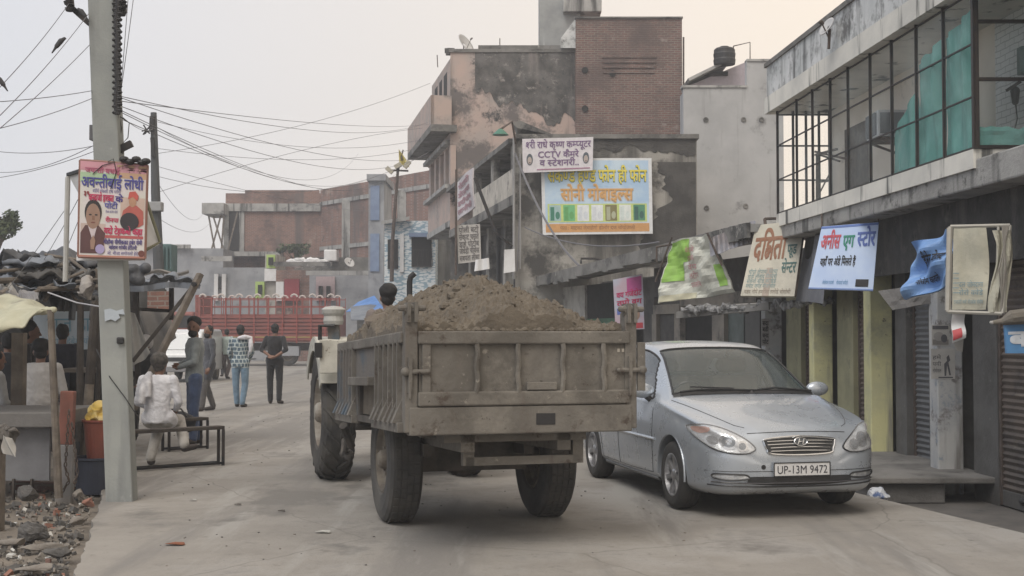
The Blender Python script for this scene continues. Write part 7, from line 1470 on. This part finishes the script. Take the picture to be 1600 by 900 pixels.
for q in (-1, 1):
    F_ = lambda a, z, off, q=q: onfront(q*a, z, off)
    out = [(.395,.585),(.47,.552),(.60,.555),(.71,.59),(.775,.655),(.80,.725),(.79,.765),(.73,.775),(.62,.75),(.50,.69),(.42,.63)]
    o = patch(F_, out, .004, 'headlight', m_lamp, ring=(.0065, m_plast, .002, 'bezel'))
    patch(F_, [(.71,.75),(.75,.76),(.785,.752),(.788,.722),(.76,.705),(.72,.72)], .009, 'indicator', m_amber, parent=o)
    for (a, z, r, mm_) in ((.60,.645,.066,m_chrome),(.60,.645,.048,flat((.12,.14,.16),.1,.6)),(.60,.645,.024,m_chrome),(.50,.61,.045,m_chrome),(.50,.61,.028,flat((.2,.22,.24),.1,.6)),(.70,.655,.035,m_chrome)):
        patch(F_, [(a+r*math.cos(R(k*45)), z+r*.95*math.sin(R(k*45))) for k in range(8)], .008+.002*(.07-r)*60, 'reflector_cup', mm_, 2, parent=o)
    patch(F_, out, .022, 'lens_cover', m_lens, parent=o)
    patch(F_, [(.46,.345),(.60,.335),(.70,.350),(.72,.372),(.69,.385),(.57,.382),(.47,.375)], .006, 'fog_lamp', m_lamp, ring=(.007, m_plast, .002, 'bezel'))
gr_ = patch(lambda y, z, off: onfront(y, z, off), [(-.26,.548),(0,.535),(.26,.548),(.295,.585),(.315,.64),(.29,.665),(0,.685),(-.29,.665),(-.315,.64),(-.295,.585)], .004, 'grille', m_plast, ring=(.009, m_chrome, .004, 'surround'))
for z in (.568,.594,.620,.646): mb = MB(); wv = .265 if z < .6 else .29; mb.tube([onfront(-wv+2*wv*k/16, z+.006*(1-((k-8)/8)**2), .010) for k in range(17)], .0045, 6); mb.build('slat', m_chrome, gr_)
e = patch(lambda y, z, off: onfront(y, z, off), [(.058*math.cos(R(k*45)), .640+.031*math.sin(R(k*45))) for k in range(8)], .020, 'badge', flat((.10,.11,.12),.3,.6), 2, ring=(.006, m_chrome, .003, 'ring'))
mb = MB()
for a, b in (((-.030,.620),(-.010,.660)), ((.010,.620),(.030,.660)), ((-.020,.636),(.020,.644))): mb.tube([onfront(*a, .026), onfront((a[0]+b[0])/2,(a[1]+b[1])/2,.028), onfront(*b, .026)], .0055, 6)
mb.build('emblem', m_chrome, e)
patch(lambda y, z, off: onfront(y, z, off), [(-.42,.30),(0,.285),(.42,.30),(.46,.33),(.42,.362),(0,.355),(-.42,.362),(-.46,.33)], .004, 'lower_intake', m_plast)
mb = MB(); mb.tube([onfront(-.72+1.44*k/24, .318-.012*(1-((k-12)/12)**2), .010) for k in range(25)], .006, 6); mb.build('intake_bar', flat((.06,.06,.065),.4), car)
mb = MB(); mb.tube([onfront(-.74+1.48*k/28, .29-.014*(1-((k-14)/14)**2), .004) for k in range(29)], .006, 6); mb.tube([onfront(-.76+1.52*k/28, .405+.0*k, .0015) for k in range(29)], .0028, 5); mb.build('bumper_seam', m_plast, car)
c = onfront(-.33, .44, .004); mb = MB(); mb.lathe([(0,.001),(0,.02),(.006,.02),(.006,.001)], c, -CF, 14, closed=False); mb.build('tow_cap', m_black, car)
# number plate
pc = [onfront(0,.42,.03)+CL*a*.25+V((0,0,b)) for a, b in ((-1,-.055),(1,-.055),(1,.055),(-1,.055))]
s = Sheet(pc); pn = s.panel('number_plate', flat((.62,.62,.62), .5), car, .012); s.text('UP-13M 9472', .06, .04, .95, .96, flat((.03,.03,.04)), pn, bold=.0, off=.003)
mb = MB(); frame(mb, [s.at(a, b, .002) for a, b in ((0,0),(1,0),(1,1),(0,1))], .005); mb.build('plate_frame', m_plast, pn)
# bonnet seams, cowl, wipers
mb = MB()
for q in (-1, 1): mb.tube([ontop(.14+.95*k/16, q*(.44+.30*(k/16)**.55), .0005) for k in range(17)], .0032, 5)
mb.tube([onfront(-.44+.88*k/16, .712+.012*(1-((k-8)/8)**2), 0.0015) for k in range(17)], .0032, 5); mb.build('bonnet_seam', m_plast, car)
mb = MB(); mb.grid(lambda u, v: ontop(1.13+.085*v, (u*2-1)*.70*(1-.02*v), .004), 20, 3); mb.build('cowl', m_plast, car)
mb = MB(); mb.tube([ontop(1.19, -.62+k*.085, .022+.01*math.sin(k*.5)) for k in range(9)], .010, 6); mb.tube([ontop(1.17, .08, .02), ontop(1.2, .3, .035), ontop(1.19, .66, .03)], .010, 6); mb.tube([ontop(1.2,-.1,.03), ontop(1.26,-.5,.02)], .007, 5); mb.build('wiper', m_black, car)
# windscreen frit border
mb = MB(); mb.tube([cw(*(V(full[ST.index(min(ST, key=lambda t: abs(t-1.225)))][j])+V((0,0,.001)))) for j in range(45, NR-44)], .010, 5); mb.tube([cw(*(V(full[ST.index(min(ST, key=lambda t: abs(t-1.93)))][j]))) for j in range(45, NR-44)], .010, 5)
for j in (45, NR-45): mb.tube([cw(*(V(full[i][j]))) for i, s_ in enumerate(ST) if 1.2 < s_ < 1.94], .012, 5)
mb.build('windscreen_seal', m_plast, car)
# door seams, handles, sill, mirrors
for q in (-1, 1):
    mb = MB()
    for pts in ([(1.36,.86),(1.33,.70),(1.33,.45),(1.36,.27)], [(2.38,.92),(2.37,.6),(2.37,.27)], [(3.30,.93),(3.20,.75),(3.02,.62),(2.98,.45),(2.95,.27)], [(1.36,.27),(2.0,.26),(2.95,.27)]):
        pp_ = []
        for a, b in zip(pts, pts[1:]):
            for k in range(8): t = k/8; pp_.append(onside(a[0]*(1-t)+b[0]*t, a[1]*(1-t)+b[1]*t, q, 0))
        pp_.append(onside(*pts[-1], q, 0)); mb.tube(pp_, .0038, 5)
    mb.build('door_seam', m_plast, car)
    for s0 in (2.16, 3.0): 
        mb = MB(); mb.cap(onside(s0,.80,q,.02), onside(s0+.15,.805,q,.02), .013, .013); mb.build('door_handle', m_silver, car)
    mb = MB(); mb.tube([onside(1.25+1.75*k/20, .585, q, .004) for k in range(21)], .014, 6); mb.build('side_moulding', m_silver, car)
    mb = MB(); mb.tube([onside(1.25+1.7*k/20, .225, q, .0) for k in range(21)], .022, 6); mb.build('sill', flat((.12,.125,.13),.5), car)
    mb = MB(); c = onside(1.50,.945,q,.11); mb.ell(c, (.052,.115,.07), Matrix.Rotation(math.atan2(CL.y, CL.x)+math.pi/2, 3, 'Z'), 18, 12); mi = mb.build('mirror', m_silver, car, smooth=True)
    mb = MB(); mb.cap(onside(1.5,.93,q,-.02), onside(1.5,.93,q,.07), .03, .022); mb.build('mirror_stalk', m_plast, mi)
    mb = MB(); t = math.atan2; mb.tube([cw(.86+.352*math.cos(R(a)), q*(.832), .31+.347*math.sin(R(a))) for a in range(-6, 187, 8)], .009, 6); mb.build('arch_lip', m_silver, car)
    for s0 in (.86, 3.36):
        mb = MB(); n = 24
        mb.grid(lambda u, v: cw(s0+.347*math.cos(math.pi*u), q*(.54+.26*v), .31+.347*math.sin(math.pi*u)), 24, 1); mb.grid(lambda u, v: cw(s0+.347*v*math.cos(math.pi*u), q*.54, .31+.347*v*math.sin(math.pi*u)), 24, 1); mb.build('wheel_well', m_black, car)
m_alloy = mat('alloy', (.42,.43,.45), (.30,.30,.31), 6, rough=.35, metal=.7, bump=.05); m_ctyre = mat('car_tyre', (.03,.03,.031), (.05,.048,.045), 5, rough=.85, bump=.15)
for s0 in (.86, 3.36):
    for q in (-1, 1):
        c = cw(s0, q*.735, .300); we = bpy.data.objects.new('wheel', None); COL.objects.link(we); we.parent = car; we.location = c-car.location; A_ = CL*q
        mb = MB(); mb.lathe([(-.09,.19),(-.098,.25),(-.085,.285),(-.05,.298),(.05,.298),(.085,.285),(.098,.25),(.09,.19)], c, A_, 48, closed=False)
        for a in (-.03,.0,.03): mb.lathe([(a-.004,.2975),(a-.004,.3005),(a+.004,.3005),(a+.004,.2975)], c, A_, 48, closed=False)
        mb.build('tyre', m_ctyre, we, smooth=True)
        mb = MB(); mb.lathe([(.088,.192),(.092,.180),(.05,.172),(-.02,.165),(-.03,.02)], c, A_, 40, closed=False); u = V((0,0,1)); v = A_.cross(u)
        for k in range(7):
            t = 2*math.pi*k/7; rn = u*math.cos(t)+v*math.sin(t); tn = -u*math.sin(t)+v*math.cos(t); a0, a1 = c+rn*.03+A_*.065, c+rn*.178+A_*.078
            mb.hexa([a0-tn*.020-A_*.03, a0+tn*.020-A_*.03, a1+tn*.026-A_*.03, a1-tn*.026-A_*.03, a0-tn*.016, a0+tn*.016, a1+tn*.020, a1-tn*.020])
        mb.lathe([(.0,.055),(.07,.05),(.082,.035),(.084,.001)], c, A_, 20, closed=False); mb.build('rim', m_alloy, we); mb = MB(); mb.lathe([(-.04,.001),(-.04,.17)], c, A_, 24, closed=False); mb.build('brake_disc', flat((.05,.05,.05)), we)
# cabin
m_seat = mat('seat_cloth', (.20,.185,.16), rough=.9); mb = MB()
def qc(mb, s0, s1, y0, y1, z0, z1, lean=0): return mb.hexa([cw(s0,y0,z0), cw(s1,y0,z0), cw(s1,y1,z0), cw(s0,y1,z0), cw(s0+lean,y0,z1), cw(s1+lean,y0,z1), cw(s1+lean,y1,z1), cw(s0+lean,y1,z1)])
qc(mb, 1.25, 3.5, -.74, .74, .28, .34); mb.build('cabin_floor', m_plast, car)
mb = MB(); qc(mb, 1.16, 1.62, -.66, .66, .60, .93); mb.build('dashboard', m_plast, car, bevel=.04)
for y in (-.37, .37):
    mb = MB(); qc(mb, 2.15, 2.28, y-.24, y+.24, .5, 1.12, .14); qc(mb, 1.75, 2.3, y-.24, y+.24, .45, .6); mb.cap(cw(2.40,y-.08,1.22), cw(2.40,y+.08,1.22), .085, .085); mb.build('seat', m_seat, car, bevel=.03)
mb = MB(); qc(mb, 3.05, 3.2, -.66, .66, .5, 1.08, .15); mb.build('rear_seat', m_seat, car, bevel=.03)
mb = MB(); c = cw(1.72, -.36, .93); d_ = (CF*-1+V((0,0,.55))).normalized(); x_ = CL; y_ = d_.cross(x_); mb.tube([c+x_*.18*math.cos(R(k*20))+y_*.18*math.sin(R(k*20)) for k in range(18)], .014, 6, closed=True); mb.tube([c-x_*.17, c+x_*.17], .012, 6); mb.cap(c-d_*.02, c+d_*.03-V((0,0,.02)), .05, .05); mb.tube([c, cw(1.5,-.36,.8)], .03, 8); mb.build('steering_wheel', m_plast, car)
mb = MB(); mb.box(cw(1.93,0,1.33), (.2,.04,.06)); mb.build('rear_view_mirror', m_plast, car)
mb = MB(); mb.box(cw(2.1,0,.22), (1.2,3.3,.05), rz=math.atan2(CL.y,CL.x)); mb.build('underbody', m_black, car)

# ------------------------------------------------------------------ red truck across the junction
trk = thing('red_truck', P(420,572,61), 'long red cargo truck with white arched rail tops crossing the junction', 'truck')
m_red = mat('truck_red', (.25,.07,.055), (.19,.06,.048), 1, rough=.6, bump=.1, stain=((.18,.09,.07), 1.5, .58, .66)); m_redd = mat('truck_red_rail', (.27,.06,.045), rough=.7)
YT = 60.0
def tk_(mb, x0, x1, y0, y1, dy=0, d=.1): return mb.bb((P(x0,0,YT).x, YT+dy, Zp(y1,YT)), (P(x1,0,YT).x, YT+dy+d, Zp(y0,YT)))
mb = MB(); tk_(mb, 313,533,491,534,0,2.3); mb.build('cargo_body', m_red, trk)
for k in range(7): mb = MB(); y = 493.5+k*5.8; tk_(mb, 312,534,y,y+3.6,-.07,.07); mb.build('side_board', m_red, trk)
mb = MB(); tk_(mb, 312,534,526,527.5,-.09,.02); mb.build('yellow_stripe', flat((.4,.3,.1)), trk)
mb = MB(); [tk_(mb, x,x+2.2,465,536,-.12,.06) for x in range(312, 534, 22)]; mb.build('stake', m_redd, trk)
for dy in (-.1, 2.2):
    mb = MB()
    for y in (466,478): tk_(mb, 313,533,y,y+1.3,dy,.05)
    for x in range(322, 533, 14): tk_(mb, x,x+.9,464,491,dy,.04)
    mb.build('rail', m_redd, trk)
for i in range(8):
    mb = MB(); x = 318+i*28.5; 
    for dy in (-.15, 2.2): mb = MB(); mb.tube([P(x-5,464,YT)+V((0,dy,0)), P(x-3,461,YT)+V((0,dy,0)), P(x,460,YT)+V((0,dy,0)), P(x+3,461,YT)+V((0,dy,0)), P(x+5,464,YT)+V((0,dy,0))], .05, 6); mb.build('arched_top', flat((.5,.45,.42)), trk)
mb = MB(); tk_(mb, 310,318,461,536,-.12,2.4); mb.build('headboard', m_red, trk)
mb = MB(); tk_(mb, 300,533,536,548,.5,1.2); tk_(mb, 330,400,545,562,.2,.5); mb.build('chassis', m_under, trk)
mb = MB(); tk_(mb, 272,308,487,552,0,2.2); mb.build('cab', m_red, trk, bevel=.12)
mb = MB(); tk_(mb, 277,303,493,512,-.03,.05); mb.build('cab_window', m_dark, trk)
mb = MB(); tk_(mb, 440,470,541,556,.0,.5); tk_(mb, 380,425,548,560,.0,.1); mb.build('toolbox', flat((.3,.31,.33)), trk)
for px in (292, 452, 500, 528):
    c = P(px,0,YT); c = V((c.x, YT+.25, .50)); we = bpy.data.objects.new('wheel', None); COL.objects.link(we); we.parent = trk; we.location = c-trk.location; wheel(c, (0,1,0), .5, .28, .27, we, tread='none')
# ------------------------------------------------------------------ white van
VY = 40; van = thing('white_van', P(285,610,VY), 'small white van parked beyond the bearded man', 'van'); vx0, vx1 = P(246,0,VY).x, P(246,0,VY).x+1.42
mb = MB()
prof = [(0,.35),(0,.85),(.10,.98),(.42,1.58),(.7,1.66),(3.0,1.66),(3.2,1.5),(3.25,.5),(3.2,.32)]
n = len(prof); a_ = [V((vx0, VY+p[0], p[1])) for p in prof]; b_ = [V((vx1, VY+p[0], p[1])) for p in prof]; mb.add(a_+b_, [tuple(range(n)), tuple(range(n, 2*n))[::-1]]+[(i, (i+1) % n, n+(i+1) % n, n+i) for i in range(n)]); mb.build('body', mat('van_white', (.62,.64,.66), rough=.35, bump=0, coat=.4), van, bevel=.06)
def vq(x0, x1, t0, t1, off=.02):
    p0, p1 = V((0, VY+.10, .98)), V((0, VY+.42, 1.58)); n_ = V((0,-.88,.47))*off; A0, A1 = p0.lerp(p1, t0)+n_, p0.lerp(p1, t1)+n_
    return [V((x0,A0.y,A0.z)), V((x1,A0.y,A0.z)), V((x1,A1.y,A1.z)), V((x0,A1.y,A1.z))]
mb = MB(); mb.add(vq(vx0+.12, vx1-.12, .06, .86), [(0,1,2,3)]); mb.build('windscreen', glassmat('van_glass', (.10,.13,.16), .95), van, solid=.01)
for x in (vx0+.2, vx1-.2): mb = MB(); mb.ell((x, VY-.0, .72), (.13,.05,.09)); mb.build('headlight', m_lamp, van)
mb = MB(); mb.bb((vx0+.4, VY-.02, .66), (vx1-.4, VY+.01, .78)); mb.build('grille', m_plast, van); mb = MB(); mb.bb((vx0-.02, VY-.06, .33), (vx1+.02, VY+.05, .50)); mb.build('bumper', flat((.2,.2,.21)), van, bevel=.02)
mb = MB(); mb.bb((vx0-.012, VY+.75, 1.02), (vx0-.006, VY+2.8, 1.5)); mb.build('side_window', m_plast, van)
for y in (.65, 2.6):
    for x in (vx0+.1, vx1-.1): c = V((x, VY+y, .28)); we = bpy.data.objects.new('wheel', None); COL.objects.link(we); we.parent = van; we.location = c-van.location; wheel(c, (1,0,0), .28, .16, .17, we, tread='none')

# ------------------------------------------------------------------ smoggy air
hz = MB(); hz.bb((-46, -20, -1.5), (50, 100, 19.0)); hz = hz.build('haze', m_black, None, kind='stuff', label='thin pale smog filling the street', cat='haze')
mh = bpy.data.materials.new('haze'); mh.use_nodes = True; n_ = mh.node_tree; n_.nodes.clear(); ou = n_.nodes.new('ShaderNodeOutputMaterial'); pv = n_.nodes.new('ShaderNodeVolumePrincipled')
pv.inputs['Color'].default_value = (.86,.90,.97,1); pv.inputs['Density'].default_value = .0023; pv.inputs['Anisotropy'].default_value = .3; n_.links.new(pv.outputs[0], ou.inputs['Volume'])
hz.data.materials.clear(); hz.data.materials.append(mh)
bpy.data.objects.remove(_to)
